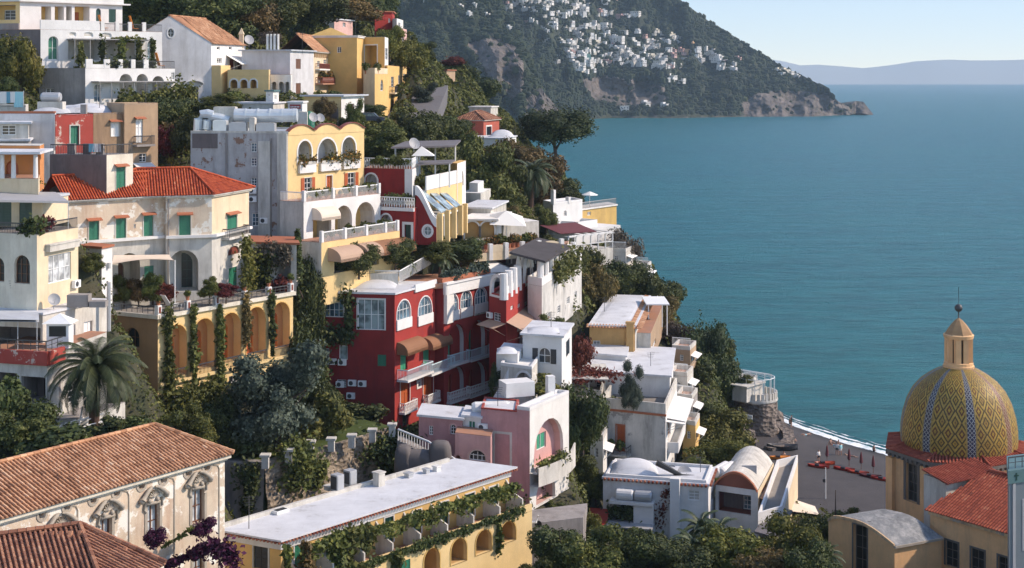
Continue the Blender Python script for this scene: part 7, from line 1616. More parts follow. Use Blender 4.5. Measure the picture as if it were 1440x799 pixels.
def rail(b,fr,st='thin',mt='white_paint',h=1.0,z=None,name='railing'):railing([fr.pt(0,z or b.z1,-.1),fr.pt(fr.len,z or b.z1,-.1)],h,mt,st,b.root,name)
b=simple('sea_house','deep yellow flat house end with a railed roof on the edge above the sea','house',[((818,218),(806,222),(867,226),294,345,'yellow_deep',[],[('W','r',826,831,298,303,DK)],dict(matB='yellow_deep',rm='white',over=.2))])
rail(b,b.fb,'bars','pergola_iron');rail(b,b.fa,'bars','pergola_iron')
p=b.fb.pt(4.5,b.z1,-1.5);r=thing('parasol','white parasol on the roof terrace of the deep yellow sea house','parasol',p);q=MB();q.tube([p,p+Vector((0,0,2.2))],.05,6);q.build('pole','white_paint',r);q=MB();q.lathe(p,[(1.3,1.75),(1.25,1.85),(0,2.35)],8);q.build('canopy','canvas_white',r)
b=simple('white_sea_house','white flat house with corner finials beside the deep yellow sea house','house',[((778,212),(764,216),(819,217.5),288,345,WC,[],[('W','a',793,797,296,304,DK)],dict(par=.35,pm=WC))])
f=b.fb;fbox_=lambda u,t:(lambda q:(fbox(q,f,u,u+.5,b.z1,b.z1+t,-.5,.1),q.build('finial',WC,b.root)))(MB());fbox_(.0,2.2);fbox_(3.6,.9);b.balcony(f,790,818,318,3.0,1.0,WC,WC,'wall');b.slabz([f.pt(0,0,4).xy,f.pt(f.len+3,0,5).xy,f.pt(f.len+3,0,0).xy,f.pt(0,0,0).xy],ZR(319,214),2.2,WC)
b=Bld('white_pergola','white railed pergola terrace with a maroon awning above the shore trees','pergola',832,352,204);f=Fr(XY(800,200),XY(862,206));z=ZR(352,203)
q=MB();q.obox(f.pt(0,z-3,0),f.U()*f.len,f.N()*-5,(0,0,3));q.build('terrace',WO,b.root);q=MB()
for i in range(7):u=f.len*i/6;q.tube([f.pt(u,z,-.1),f.pt(u,z+2.2,-.1)],.12,6);q.tube([f.pt(u,z+2.2,.2),f.pt(u,z+2.3,-4.5)],.08,5)
fbox(q,f,0,f.len,z+2.12,z+2.35,-.2,.05);fbox(q,f,0,f.len,z+.9,z+1.02,-.15,-.02);q.build('frame',WC,b.root);q=MB();q.mesh([f.pt(-1,z+2.7,-.6),f.pt(f.len*.7,z+2.5,-.6),f.pt(f.len*.7,z+3.5,-5),f.pt(-1,z+3.6,-5)],[(0,1,2,3)]);q.mesh([f.pt(-1,z+2.62,-.6),f.pt(f.len*.7,z+2.42,-.6),f.pt(f.len*.7,z+3.42,-5),f.pt(-1,z+3.52,-5)],[(3,2,1,0)]);q.build('awning','maroon_cloth',b.root)
FOOT.append(([f.pt(0,0,0).xy,f.pt(f.len,0,0).xy,f.pt(f.len,0,-5).xy,f.pt(0,0,-5).xy],z-2,z))
b=simple('ochre_arcade','ochre wall with two blind arches under flat white roofs','house',[((698,171),(650,171),(716,180),308,350,'ochre',[('L','a',654,674,312,345,AR(w='ochre',bw='ochre',d=.4)),('L','a',676,695,312,345,AR(w='ochre',bw='ochre',d=.4))],[],dict(matB=WC,rm='white',over=.3)),((690,178),(650,179),(712,188),292,320,WO,[],[],dict(rm='roof_white',over=.3))])
q=MB();p=P3(712,305,172);q.mesh([(p.x-2,p.y-1.5,p.z-.8),(p.x+2.4,p.y-1.5,p.z-1.0),(p.x+2,p.y+2.5,p.z-.2),(p.x-2,p.y+2.5,p.z),(p.x,p.y+.5,p.z+.7)],[(0,1,4),(1,2,4),(2,3,4),(3,0,4),(3,2,1,0)]);q.tube([(p.x,p.y,p.z-3),(p.x,p.y,p.z)],.06,5);q.build('market_umbrella','canvas_white',label='large white square umbrella right of the ochre arcade',cat='umbrella')
b=simple('white_turrets','small white house with a chimney turret between the big trees and the red hotel','house',[((676,190),(650,191),(690,198),272,300,WO,[],[],dict(rm='white')),((672,192),(660,193),(680,197),258,280,WC,[],[],dict(rm=WC))])
simple('white_dome_house','white low house with a rounded roof behind the trees, right of the small red house','house',[((712,240),(640,242),(726,250),194,215,WC,[],[],dict(rm='roof_white',over=.2))]);q=MB();vault(q,XY(706,246),Vector((1,0)),Vector((0,1)),4.2,5,ZR(194,240),1.2);q.build('domed_roof','roof_white',bpy.data.objects['white_dome_house'],smooth=True)
b=simple('balustrade_terrace','beige terrace wall with posts, scrolled parapets and a row of terracotta pots','terrace wall',[((796,172),(664,165),(800,178),347,358,'cream',[],[],dict(matB='cream',rm='terracotta_floor')),((790,174),(672,167.5),(794,178),358,392,'cement_dark',[('L','r',690,718,360,372,AR(bw='brown_red',d=1)),('L','r',728,752,360,372,AR(bw='brown_red',d=1))],[],dict(roof='none'))])  # lower block coloured dark, painting the shade below the terrace
f=Fr(XY(664,165),XY(796,172));zt=ZR(347,172)
for px in(667,690,712,735,758,790):u=f.u_of(px);q=MB();fbox(q,f,u-.25,u+.25,zt-.9,zt+1.0,-.3,.15);q.build('post',WC,b.root)
for px in(701,775):
 u=f.u_of(px);q=MB();pts=[(u-1.4,zt),(u+1.4,zt)]+[(u+1.4*math.cos(t),zt+.25+.6*math.sin(t))for t in[math.pi*i/8 for i in range(9)]];slab(q,f,pts,-.2,.02);q.build('scroll_parapet','cream',b.root)
f2=f.off(-2.6);pots_along(f2.pt(3.2,zt,0),f2.pt(f2.len-2.5,zt,0),12,'terracotta pot with a leafy plant in the long row on the beige terrace','terracotta pots on the beige terrace',(.8,1.5),('potleaf','flower'),'terracotta',.34)
q=MB();fbox(q,f2.off(-.7),1,f2.len-2,zt,zt+1.3,-.2,0);q.build('terrace_wall',WO,b.root);f3=f.off(-6);b.block(f3.pt(f3.len,0).xy,f3.pt(8,0).xy,f3.pt(f3.len+.4,0,-4).xy,zt-1,zt+2.6,WO,[],[],rm='white')
b=simple('dark_pavilion','terrace pavilion with a dark flat roof on white columns and a long white wall','pavilion',[((762,158),(742,160),(818,181),403,480,'white',[],[('W','r',770,774,440,452,DK),('W','r',784,788,430,441,DK),('W','r',797,801,418,428,DK),('S','r',774,778,462,474,{'c':'green_dark'}),('S','r',790,794,448,459,{'c':'green_dark'}),('W','r',808,811,410,419,DK)],dict(matB='white_stained',rm='stone_floor',par=.9,pm=WC))])
f=b.fb;z=b.z1;z2=ZR(366,160)
for i in range(8):q=MB();q.tube([f.pt(1+i*f.len*.115,z,-.4),f.pt(1+i*f.len*.115,z2,-.4)],[.42,.36],8);q.build('column',WC,b.root);q=MB();q.mesh([f.pt(-.5,z2,.5),f.pt(f.len*.6,z2,.5),f.pt(f.len*.6,z2+.9,-3.6),f.pt(-.5,z2+.9,-3.6)]+[f.pt(-.5,z2+.25,.5),f.pt(f.len*.6,z2+.25,.5),f.pt(f.len*.6,z2+1.15,-3.6),f.pt(-.5,z2+1.15,-3.6)],[(3,2,1,0),(4,5,6,7),(0,1,5,4),(2,3,7,6),(3,0,4,7),(1,2,6,5)]);q.build('roof','roof_dark',b.root)
vine([f.pt(f.len*.25,z+1.0,.5),f.pt(f.len*.75,z+1.1,.5)],1.0,1.3,2400,'leaf_mid',.3,label='clipped green hedge hanging over the white wall below the dark pavilion',hang=.8)
b=simple('white_tent','white pointed canopy on the terrace behind the red palace','canopy',[((722,166),(684,166),(726,172),386,396,WC,[],[],dict(rm='white'))]);q=MB();c=[P3(683,384,164),P3(724,382,166),P3(722,376,174),P3(686,376,172)];ap=P3(686,362,168);q.mesh(c+[ap],[(0,1,4),(1,2,4),(2,3,4),(3,0,4),(3,2,1,0)]);q.build('canopy','canvas_white',b.root)
for i in range(4):p=P3(729+i*6,386,162+i);r=thing('parasol',['closed white parasol nearest the tent','second closed white parasol from the tent','third closed white parasol from the tent','closed white parasol nearest the dark pavilion'][i],'parasol',p,'closed white parasols on the palace terrace');q=MB();q.tube([p,p+Vector((0,0,2.3))],.05,5);q.build('pole','wood',r);q=MB();q.lathe(p,[(.1,.7),(.32,.9),(.24,1.6),(.08,2.3),(0,2.5)],8);q.build('canopy','canvas_white',r)
b=simple('red_wing','dark red low wing with white columns and scrolled arches on its roof','house',[((712,152),(688,155),(768,174),422,550,'red_dark',[('W','r',694,704,440,452,DK)],[('W','r',718,722,430,436,DK),('W','r',728,732,427,433,DK),('W','r',738,742,424,430,DK)],dict(matB='red',rm='terracotta_floor',par=.4,pm='red'))])  # left end takes the darker red as painted shade
f=b.fb;z=b.z1;q=MB()
for u in(.2,2.6,5.0,7.2):q=MB();q.tube([f.pt(u,z,-.3),f.pt(u,z+2.8,-.3)],[.5,.45],10);q.build('column',WC,b.root)
q=MB();fbox(q,f,.2,8.5,z,z+1.2,-.5,-.2);q.build('parapet',WC,b.root)
for fr,u0,u1,h in((b.fa,.1,b.fa.len-.1,2.6),(f,10.0,14.5,3.4)):
 q=MB();o_=shape('a',u0,u1,z,z+h);i_=shape('a',u0+.4,u1-.4,z+.25,z+h-.4);sheet(q,fr,o_,[i_],.02);sheet(q,fr,o_,[i_],-.3);ring_side(q,fr,o_,.02,-.3);ring_side(q,fr,i_,.02,-.3);q.build('scroll_arch',WC,b.root)
b.awning(f,712,766,432,2.6,1.2,'awning_tan');b.awning(b.fa,688,711,452,1.6,.4,'awning_tan');ac(b,b.fa,691,443)
simple('stair_house','white stepped house fronts below the tan canopy','house',[((770,156),(716,158),(782,170),462,580,WO,[('L','a',722,738,466,496,AR(d=1.2)),('L','a',742,756,462,490,AR(d=1.2))],[],dict(matB=WO,rm='roof_white'))])
DS={'sh2':'navy','gl':'glass','sur':WC,'sw':.1,'g':(2,2)}
b=simple('white_shutter_house','white house with an arched window between dark blue shutters and a wavy white roof','house',[((790,140),(735,141.5),(804,147),472,610,WC,[('W','a',757,774,489,511,DS)],[('S','r',796,801,478,500,{'c':'navy'})],dict(matB=WC,rm='roof_white',over=.25)),((748,136),(704,138),(758,141),520,620,WO,[('L','a',727,746,524,548,AR(d=1.2))],[],dict(rm='white',par=.3,pm=WC)),((728,139),(698,140),(738,144),498,620,WC,[],[],dict(rm='roof_white'))])
q=MB();vault(q,(b.C+b.L)/2+Vector((0,1)),Vector((1,0)),Vector((0,1)),2.0,3,b.z1,.4);z=ZR(472,140);vault(q,XY(764,142.6),Vector((1,0)),Vector((0,1)),3.2,3.5,z+.02,.35);q.build('domed_roof','roof_white',b.root,smooth=True)
fw=Fr(XY(692,137),XY(716,137.5));o_=[(0,ZR(580,137)),(fw.len,ZR(580,137))]+[(fw.len*(1-t),ZR(536+30*t**1.5-55*max(0,.35-t),137))for t in[i/8 for i in range(9)]];q=MB();slab(q,fw,o_,-.4,0);q.build('curled_wall',WC,b.root)
tree('broad',700,572,515,140,22,'dark cypress-like tree against the right end of the red palace','tree',stem=.05,ground=False);tree('grey',706,565,528,138.5,16,'grey-green cactus-like shrub left of the white stepped house','shrub',stem=.05,ground=False)
b=Bld('pink_house','pink house with white roofs, a big arched loggia and an aqua window','house',700,710,126)
PK=lambda C,L,R_,t,bo,mA,A=(),B=(),**k:b.block(C,L,R_,ZR(bo,C[1]),ZR(t,C[1]),mA,A,B,**k)
PK((650,127),(589,128.5),(655,131),588,720,'mauve',[('W','r',603,609,599,612,DK),('W','a',633,641,597,611,dict(DK,sur='pink'))],[],matB='pink',rm='roof_white',over=.2)
PK((676,126.6),(651,127.4),(681,130),586,720,WC,[('W','r',658,668,592,612,{'gl':'green','g':(2,1)})],[],rm='roof_white',over=.15)
PK((727,125.6),(676.5,126.8),(730,130),580,720,'mauve',[('W','r',692,720,607,665,{'f':WO,'g':(1,1),'gl':'mauve','t':.22,'d':.06})],[],rm='roof_white',par=.15,pm='red_worn')
PK((690,123.6),(640,125),(693,126),614,720,'pink',[('W','a',659,683,633,648,{'gl':'glass','g':(4,2),'sur':'pink_light'}),('L','a',640,648,640,660,AR(w='pink',d=.8,sur='pink'))],[],rm='terracotta_floor')
AQ={'ty':'W','a':.38,'b':.7,'z':.25,'h':.62,'f':WC,'gl':'green_bright','g':(2,1),'sur':WC}
PK((745,125),(727,125.6),(800,131.8),578,720,'mauve',[],[('L','a',751,792,589,650,{'w':'pink_light','bw':'pink','d':.9,'in':AQ}),('L','a',754,781,670,706,{'w':'pink_light','bw':'pink','d':1.0,'in':{'ty':'D','c':'cement_dark','a':.1,'b':.55,'h':.8}})],matB='white',rm='roof_white',par=.3,pm=WC)
f=b.fb;k=10;zc,zd=ZR(652,128),ZR(669,128);q=MB();ar=[(f.len*(-.03+1.0*t),1.0-.2*t+.6*math.sin(math.pi*t))for t in[i/k for i in range(k+1)]]
for i in range(k):
 (u0,d0),(u1,d1)=ar[i],ar[i+1];h0,h1=.55+2.0*max(0,i/k-.6)**1.5,.55+2.0*max(0,(i+1)/k-.6)**1.5
 q.mesh([f.pt(u0,zd,d0),f.pt(u1,zd,d1),f.pt(u1,zc+h1,d1),f.pt(u0,zc+h0,d0),f.pt(u0,zd,0.01),f.pt(u1,zd,0.01),f.pt(u0,zc,.01),f.pt(u1,zc,.01),f.pt(u0,zc,d0-.15),f.pt(u1,zc,d1-.15),f.pt(u0,zc+h0,d0-.15),f.pt(u1,zc+h1,d1-.15)],[(0,1,2,3),(4,5,1,0),(6,8,9,7),(8,10,11,9),(10,3,2,11)])
q.build('curved_balcony',WO,b.root);vine([f.pt(.6,zc+.5,.7),f.pt(f.len*.6,zc+.6,1.2)],.5,.6,700,'leaf_mid',.22,label='plants behind the curved white balcony of the pink house')
tank(b,P3(690,584,129),3.4,.62,Vector((1,.1,0)),WC,'roof_cylinder');q=MB();fo=Fr(XY(712,130),XY(752,131));fbox(q,fo,0,fo.len,b.z1,b.z1+1.3,-2,0);fbox(q,fo,fo.len*1.45,fo.len*1.7,b.z1,b.z1+1.7,-.5,.2);q.build('roof_block',WC,b.root)
ac(b,Fr(XY(676.5,126.8),XY(727,125.6)).off(.02),680,600)
b=simple('ochre_roof_house','ochre house with a long white roof edged in red tiles and a square chimney','house',[((893,172),(829,173),(914,196),459,520,'ochre',[('W','r',834,844,479,485,DK)],[],dict(matB=WO,roof='none'))])
pl=[b.L,b.C,b.R,b.D];z=b.z1;q=MB();q.prism(offset_poly(pl,.15),z-.1,z+.05);vault(q,(b.L+b.R)/2,b.fa.u,Vector((-b.fa.n.x,-b.fa.n.y)),4.5,20,z+.06,.25);rf=q.build('roof','roof_white',b.root);q=MB();fa,fb=b.fa,b.fb
tiles(q,fb.pt(0,z-.25,.8),fb.pt(fb.len,z-.25,.8),fb.pt(fb.len,z+.15,-.7),fb.pt(0,z+.15,-.7),.4,.5);tiles(q,fa.pt(-.4,z-.2,.35),fa.pt(fa.len+.5,z-.2,.35),fa.pt(fa.len+.5,z+.12,-.2),fa.pt(-.4,z+.12,-.2),.36,.4)
q.build('edge_tiles','tile_old',rf,rnd=True);q=MB();fbox(q,fa,fa.len-1.0,fa.len-.1,ZR(520,172),z+.35,.01,.6);fbox(q,fa,fa.len-1.1,fa.len,z+.352,z+.6,-.1,.7);q.build('chimney','ochre',b.root);b.block((915,174),(894,174.5),(932,196),ZR(520,172),z-1.2,WO,[],[('W','r',918,922,480,488,DK)],matB='tan',rm='terracotta_floor')
q=MB();p=P3(925,455,184)
for dx in(-1.2,1.2):
 for dy in(0,6):q.tube([(p.x+dx,p.y+dy,p.z-1.5),(p.x+dx,p.y+dy,p.z+2.4)],.08,5)
q.box(p.x-1.5,p.y-.3,p.z+2.4,p.x+1.5,p.y+6.3,p.z+2.55);q.build('side_pergola','white_paint',b.root)
b=simple('white_terrace_house','large stained white house with a walled terrace, red door and flat white roofs','house',[((942,158),(824,161),(948,174),528,600,'white',[('W','r',838,850,536,552,DK)],[],dict(matB=WC,rm='roof_white',over=.2)),((880,166),(826,168),(884,176),500,540,WC,[],[],dict(rm='roof_white',over=.2)),((936,150),(846,153),(952,163),584,690,'white_stained',[('D','r',867,878,598,635,{'c':'wood_orange','sur':'tile_edge_plain','sw':.12}),('W','r',915,925,650,662,DK)],[('D','r',939,943,590,615,{'c':'wood'}),('W','r',946,949,580,592,DK)],dict(matB=WC,rm='stone_floor',par=1.2,pm=WO))])
fa=b.fa;b.balcony(fa,858,888,636,1.3,.9,WO,'dark_metal','thin');q=MB();fbox(q,fa,-.1,fa.len+.1,b.z1-.12,b.z1+.1,.01,.14);q.build('string_course','tile_edge_plain',b.root)
b.awning(b.fb,938,951,572,2.0,.3,'canvas_white');b.awning(b.fb,937,946,582,2.0,.2,'canvas_white');b.balcony(b.fb,938,950,618,1.2,.9,WC,WC,'wall')
p=P3(887,570,151.5);p.z=b.z1
tree('grey',888,571,512,151.5,30,'tall grey-green cactus clump on the terrace of the stained white house','cactus','cactus',stem=.0,ground=False);pots_along(fa.pt(.6,b.z1,-.7),fa.pt(3.6,b.z1,-.7),4,'potted plant at the left end of the walled white terrace','pots on the walled white terrace',(.7,1.2))
for i,(u,l)in enumerate(((1.4,'shrub in a pot left of the red door balcony'),(2.5,'shrub in a pot right of the red door balcony'))):pot(fa.pt(u,ZR(636,151),1.0),1.2,'potleaf',l)
b=simple('vine_pergola_house','white terrace with a red-flowered pergola left of the stained white house','terrace',[((846,155),(800,157),(852,165),560,650,WO,[('L','r',806,826,570,590,AR(bw='cement_dark',d=1)),('L','r',830,842,600,620,AR(d=1))],[],dict(rm='stone_floor',par=.8,pm=WO))]);q=MB();z=ZR(531,156)
for px in(803,828,850):
 for Y in(155.5,161):p=XY(px,Y);q.tube([(p.x,p.y,b.z1),(p.x,p.y,z)],.08,5)
q.prism([XY(796,155),XY(856,154.5),XY(852,163),XY(800,163)],z,z+.12);q.build('pergola',WO,b.root);vine([P3(800,527,158),P3(850,526,157)],3.0,.4,2200,'leaf_red',.28,label='red-brown flowering creeper on top of the white pergola')
for px,py,Y,w,h,mt,l in((962,505,178,34,24,'tan','small tan flat-roofed house above the terraces beside the pines'),(958,545,170,34,30,'white_old','small white terrace house right of the big white roof'),(966,580,165,30,36,'cement','grey terrace house with clutter right of the stained white house'),(972,614,160,24,30,'yellow','narrow yellow house end low beside the garden slope'),(905,385,205,22,16,'white_old','small white railed house among the shore shrubs'),(870,365,207,40,20,'white_old','white terrace wall below the white pergola'),(915,420,200,16,14,'white_old','tiny white house corner above the shore pines'),(1050,548,193,30,14,'white','small white house behind the beach tower terrace'),(842,640,146,24,40,'white','narrow white house close to the left of the stained white house'),(814,590,150,26,30,'white_old','small white terrace house between the dark blue shutters and the weeping tree'),(745,452,165,30,22,'white_old','small white house wedged behind the tan canopy')):
 h_=simple('terrace_house',l,'house',[((px+w*.25,Y),(px-w*.5,Y+1),(px+w*.5,Y+4),py-h*.5,py+h*1.2,mt,[('W','r',px-6,px-1,py-h*.25,py+h*.1,DK)],[('W','r',px+w*.32,px+w*.42,py-h*.2,py+h*.1,DK)],dict(rm='terracotta_floor',par=.5,pm=WO))]);rail(h_,h_.fa,'bars','white_paint',1.0,h_.z1+.5);h_.awning(h_.fb,px+w*.27,px+w*.46,py-h*.35,.9,.3,'canvas_white')
CLAMP.append(([XY(826,121),XY(1010,121),XY(1010,134),XY(846,137.5),XY(828,130)],5.6))
b=simple('tank_house','white house with tile-edged roof, low dome, water tanks and tall chimney pier','house',[((996,134),(848,136.5),(1005,139.8),681,790,'white',[('D','a',897,912,703,730,{'c':'brown_red'}),('W','r',968,984,690,704,{'gl':'white_old'})],[('W','r',1000,1004,690,704,DK)],dict(matB=WC,rm='roof_white',over=.1))])
z=b.z1;pl=[b.L,b.C,b.R,b.D];q=MB()
for a,c in((pl[0],pl[1]),(pl[1],pl[2])):
 f=Fr(a,c);k=int(f.len/.38)
 for i in range(k):u=(i+.5)*f.len/k;q.tube([f.pt(u,z-.08,-.3),f.pt(u,z-.16,.3)],.13,6,rr=random.random())
q.build('edge_tiles','tile_edge',b.root,rnd=True);b.parapet(offset_poly(pl,-.2),z,.28,WC);q=MB();vault(q,XY(891,138.7),Vector((1,0)),Vector((0,1)),4.6,3.4,z+.02,1.15,0,12);q.build('domed_roof','roof_white',b.root,smooth=True)
fa=b.fa;q=MB();u0,z0=fa.uz(860,699);u1=fa.u_of(921);fbox(q,fa,u0,u1,z0-.3,z0,.01,1.2);fbox(q,fa,u1-1.9,u1,z0-4.5,z0-.303,.01,1.0);q.build('ledge',WC,b.root)
for px,mt,nm in((880,WC,'water_tank'),(906,'metal','water_tank')):p=fa.pt(fa.u_of(px),z0,.6);tank(b,p,1.7,.52,fa.u,mt)
for px,py,L_,r_ in((922,668,2.0,.5),(938,664,1.6,.5)):tank(b,P3(px,py+8,141),L_,r_,Vector((1,.1,0)),'metal')
q=MB();u=fa.u_of(951);fbox(q,fa,u-.5,u+.4,ZR(790,134),z+.5,.01,.8);q.build('chimney_pier',WC,b.root);q=MB();p=P3(950,668,137);q.tube([p+Vector((-1.8,0,1.2)),p+Vector((.6,0,-.1)),p+Vector((1.8,0,-.2))],[.32,.2,.2],8);q.tube([p,p+Vector((0,0,-1))],.25,8);q.build('roof_telescope','black',b.root);dish(b,P3(962,682,138),.8,.3);dish(b,P3(945,672,140),.5,-.5)
b.awning(fa,830,858,715,2.4,.8,'orange_cloth' if 0 else 'red_plastic');q=MB();u0,z0=fa.uz(858,728);fbox(q,fa,u0,u0+4.4,z0-.15,z0,.01,2.6);q.build('porch_roof','grey_paint',b.root);vine([fa.pt(fa.u_of(860),z0+.8,.6),fa.pt(fa.u_of(892),z0+.8,.6)],.8,1.1,1300,'leaf_dark',.24,label='dark bush box above the grey porch of the tank house')
vine([fa.pt(fa.u_of(u),ZR(v,134.5),.1)for u,v in((925,745),(932,715),(940,690))],.7,.5,260,'leaf_red',.2,label='thin red creeper climbing left of the chimney pier');vine([fa.pt(fa.u_of(840),ZR(775,134),1),fa.pt(fa.u_of(960),ZR(775,134),1)],1.0,1.4,2200,'leaf_mid',.26,label='leafy shrubs along the foot of the tank house')
b=simple('vaulted_house','house with a rounded white vault roof, shaded porch and orange shutters by the beach','house',[((1066,136),(1006,138),(1088,146),690,770,'white',[('L','r',1010,1056,694,722,{'w':'brown_red','bw':'cement_dark','d':1.6,'in':{'ty':'W','f':WC,'gl':'glass_blue','a':.6,'b':.85}})],[('S','r',1071,1078,684,708,{'c':'wood_orange'}),('S','r',1080,1088,678,700,{'c':'wood_orange'})],dict(matB='cream',roof='none'))])
f=b.fa;D3=b.R-b.C;D3=Vector((D3.x,D3.y,0));q=MB();k=12;z=b.z1;cv=[(f.len*i/k,z+1.5*math.sin(math.pi*i/k)**.8)for i in range(k+1)]
for(u0,a),(u1,c)in zip(cv,cv[1:]):p0,p1=f.pt(u0,a,.3),f.pt(u1,c,.3);q.face([p0,p1,p1+D3,p0+D3])
q.build('vault_roof',WO,b.root,smooth=True);b.face(f,[(0,z),(f.len,z)]+cv[::-1][1:-1],[],'brown_red',name='tympanum');q=MB()
for(u0,a),(u1,c)in zip(cv,cv[1:]):q.obox(f.pt(u0,a-.1,.1),f.pt(u1,c-.1,.1)-f.pt(u0,a-.1,.1),f.N()*.3,(0,0,.22))
q.build('vault_edge','tile_edge_plain',b.root);b.awning(b.fb,1068,1094,676,1.6,.6,'awning_tan');tank(b,P3(1014,668,141),3.2,.55,Vector((.5,.8,0)),WC);tank(b,P3(1022,668,141),3.2,.55,Vector((.5,.8,0)),WC)
q=MB();p=P3(1054,668,139);q.box(p.x-.7,p.y,p.z-.5,p.x+.7,p.y+.2,p.z+.9);q.build('roof_panel','grey_paint',b.root)
simple('terrace_wall_house','white terrace wall with a dark tiled lean-to roof in front of the vaulted house','terrace',[((1100,132),(1066,130),(1122,150),724,780,'white',[],[],dict(matB='cream',rm='stone_floor',par=.8,pm=WC)),((1086,127),(1068,128),(1108,134),752,800,'cement',[],[],dict(rm='tile_edge_plain' if 0 else 'roof_dark',over=.4))])
b=Bld('beach_tent','cream pointed beach tent on poles beside the terrace wall','tent',1120,730,145);c=[P3(1090,716,142),P3(1152,724,143),P3(1146,712,152),P3(1096,706,150)];ap=P3(1098,696,147);q=MB();q.mesh(c+[ap],[(0,1,4),(1,2,4),(2,3,4),(3,0,4),(3,2,1,0)]);q.build('canopy','canvas',b.root)
for p in c:q=MB();q.tube([p,p+Vector((0,0,-2.6))],.07,5);q.build('pole','wood',b.root)
simple('low_wall','brown sloping stone wall between the hotel wing and the tank house','wall',[((820,120),(735,118),(826,124),728,800,'cement',[],[],dict(rm='cement'))])
p=P3(745,742,116);r=thing('scooter','white and red scooter parked at the right end of the hotel wing','scooter',p);q=MB();q.tube([p+Vector((-.8,0,.5)),p+Vector((-.3,0,.75)),p+Vector((.1,0,.4)),p+Vector((.5,0,.45)),p+Vector((.7,0,1.0))],[.2,.26,.14,.14,.07],8);q.build('body','white_paint',r)
for x in(-.7,.7):q=MB();q.tube([p+Vector((x,-.06,.28)),p+Vector((x,.06,.28))],.28,12);q.build('wheel','tyre',r)
for bn,px,py,Y,h in(('hotel_wing',350,742,98.5,2.2),('red_palace',520,408,150,2.4),('duct_hotel',475,180,158,2.2),('shuttered_house',120,250,133,2.6),('domed_houses',140,152,155,2.6),('domed_houses',205,146,155,2.2),('terrace_house',20,436,113,2.4),('white_shutter_house',775,466,143,2.0),('white_terrace_house',915,520,163,2.0),('tank_house',985,674,138,2.2),('chimney_house',425,68,205,2.4),('yellow_villa',500,46,224,2.6),('pink_house',700,575,128,2.0),('ochre_roof_house',850,440,182,2.0)):
 q=MB();p=P3(px,py,Y);q.tube([p+Vector((0,0,-.8)),p+Vector((0,0,h))],.03,5)
 for k in range(4):q.tube([p+Vector((-.45+.05*k,0,h-.1-.18*k)),p+Vector((.45-.05*k,.1,h-.1-.18*k))],.015,4)
 q.build('aerial','dark_metal',bpy.data.objects[bn])
tree('pine',782,244,154,262,96,'umbrella pine with a flat dark crown standing out against the sea',stem=.5);palm(748,245,212,40,312,'tall palm with a brown trunk among the big trees above the white sea house',nf=50,seed=3,trunk_r=.42,droop=1.1)
TL=[('mid',682,300,195,205,76,'large olive-green tree right of the red and white hotel'),('autumn',725,265,202,222,70,'brownish tree in front of the umbrella pine'),('autumn',752,290,216,226,76,'tall brown-green tree behind the palm'),('mid',705,310,240,208,60,'dark tree left of the tall palm'),('broad',785,300,256,232,60,'dark tree right of the palm against the sea'),('mid',722,325,280,200,50,'green bush below the left palm side'),('broad',800,300,272,236,34,'dark tree at the sea edge above the white sea house'),('mid',768,322,290,205,30,'green tree left of the white sea house finial'),('twig',880,372,325,212,46,'bare grey twiggy tree below the deep yellow sea house'),('mid',822,420,345,195,60,'olive-green tree below the maroon awning'),('autumn',832,450,380,192,60,'brown-orange tree right of the long white pavilion wall'),('broad',872,425,372,200,66,'dark green tree below the white terrace wall'),('broad',905,440,385,203,60,'dark tree on the slope above the shore pines'),('autumn',930,470,420,200,44,'reddish-brown tree left of the shore pines'),('broad',940,445,400,206,50,'dark tree standing against the sea above the ochre roof house'),('twig',950,500,455,196,50,'bare twiggy tree right of the side pergola'),('pine',985,560,455,194,76,'big dark pine on the shore left of the beach tower'),('broad',1005,590,500,191,64,'dark pine-like tree leaning toward the beach tower'),('broad',975,560,500,186,60,'dark tree behind the small terrace houses'),('broad',1010,530,470,197,46,'dark tree top against the sea beside the big pine'),('yellow',1010,640,580,168,90,'yellow-green garden tree on the slope left of the beach'),('mid',985,620,565,170,60,'green garden tree right of the yellow house end'),('yellow',1020,660,620,158,60,'yellow-green shrub mass above the vaulted house'),('bushmid',1048,548,528,190,22,'small green shrub on the beach tower terrace'),('broad',818,640,548,140,64,'large dark weeping tree between the pink house and the stained white house'),('mid',818,690,640,140,50,'green tree below the dark weeping tree'),('bushred',815,520,475,150,34,'red-leaved tree beside the dark blue shutters'),('bushyellow',765,558,530,137,50,'yellow-green shrubs below the arched window of the white shutter house'),('mid',838,705,660,139,30,'green shrub left of the tank house roof'),('mid',775,475,445,152,34,'green plant hanging at the white wall below the pavilion'),('yellow',828,775,722,124,40,'green bushes at the left corner of the tank house'),('broad',790,815,746,108,80,'dark tree at the bottom edge right of the hotel wing'),('mid',830,820,745,108,90,'green tree at the bottom edge in front of the brown wall'),('broad',890,815,755,112,90,'dark tree at the bottom edge in front of the tank house'),('mid',752,830,785,106,50,'green tree at the bottom edge under the last hotel arch'),('broad',955,820,765,110,80,'dark tree at the bottom edge below the chimney pier'),('yellow',1040,825,750,112,110,'yellow-green tree at the bottom edge below the vaulted house'),('autumn',1080,830,775,108,80,'reddish flowering tree at the bottom edge left of the church'),('yellow',1105,810,735,116,80,'yellow-green tree below the beach tent'),('mid',1020,815,740,116,60,'green tree beside the palm clump'),('broad',1150,780,725,126,50,'dark tree left of the church wall'),('mid',1190,745,715,138,36,'green bush behind the church barrel roof'),('broad',1145,825,770,106,70,'dark tree at the bottom edge beside the church')]
for k,px,pb,pt,Y,w,l in TL:tree(k,px,pb,pt,Y,w,l,stem=.02 if k.startswith('bush')else .1)
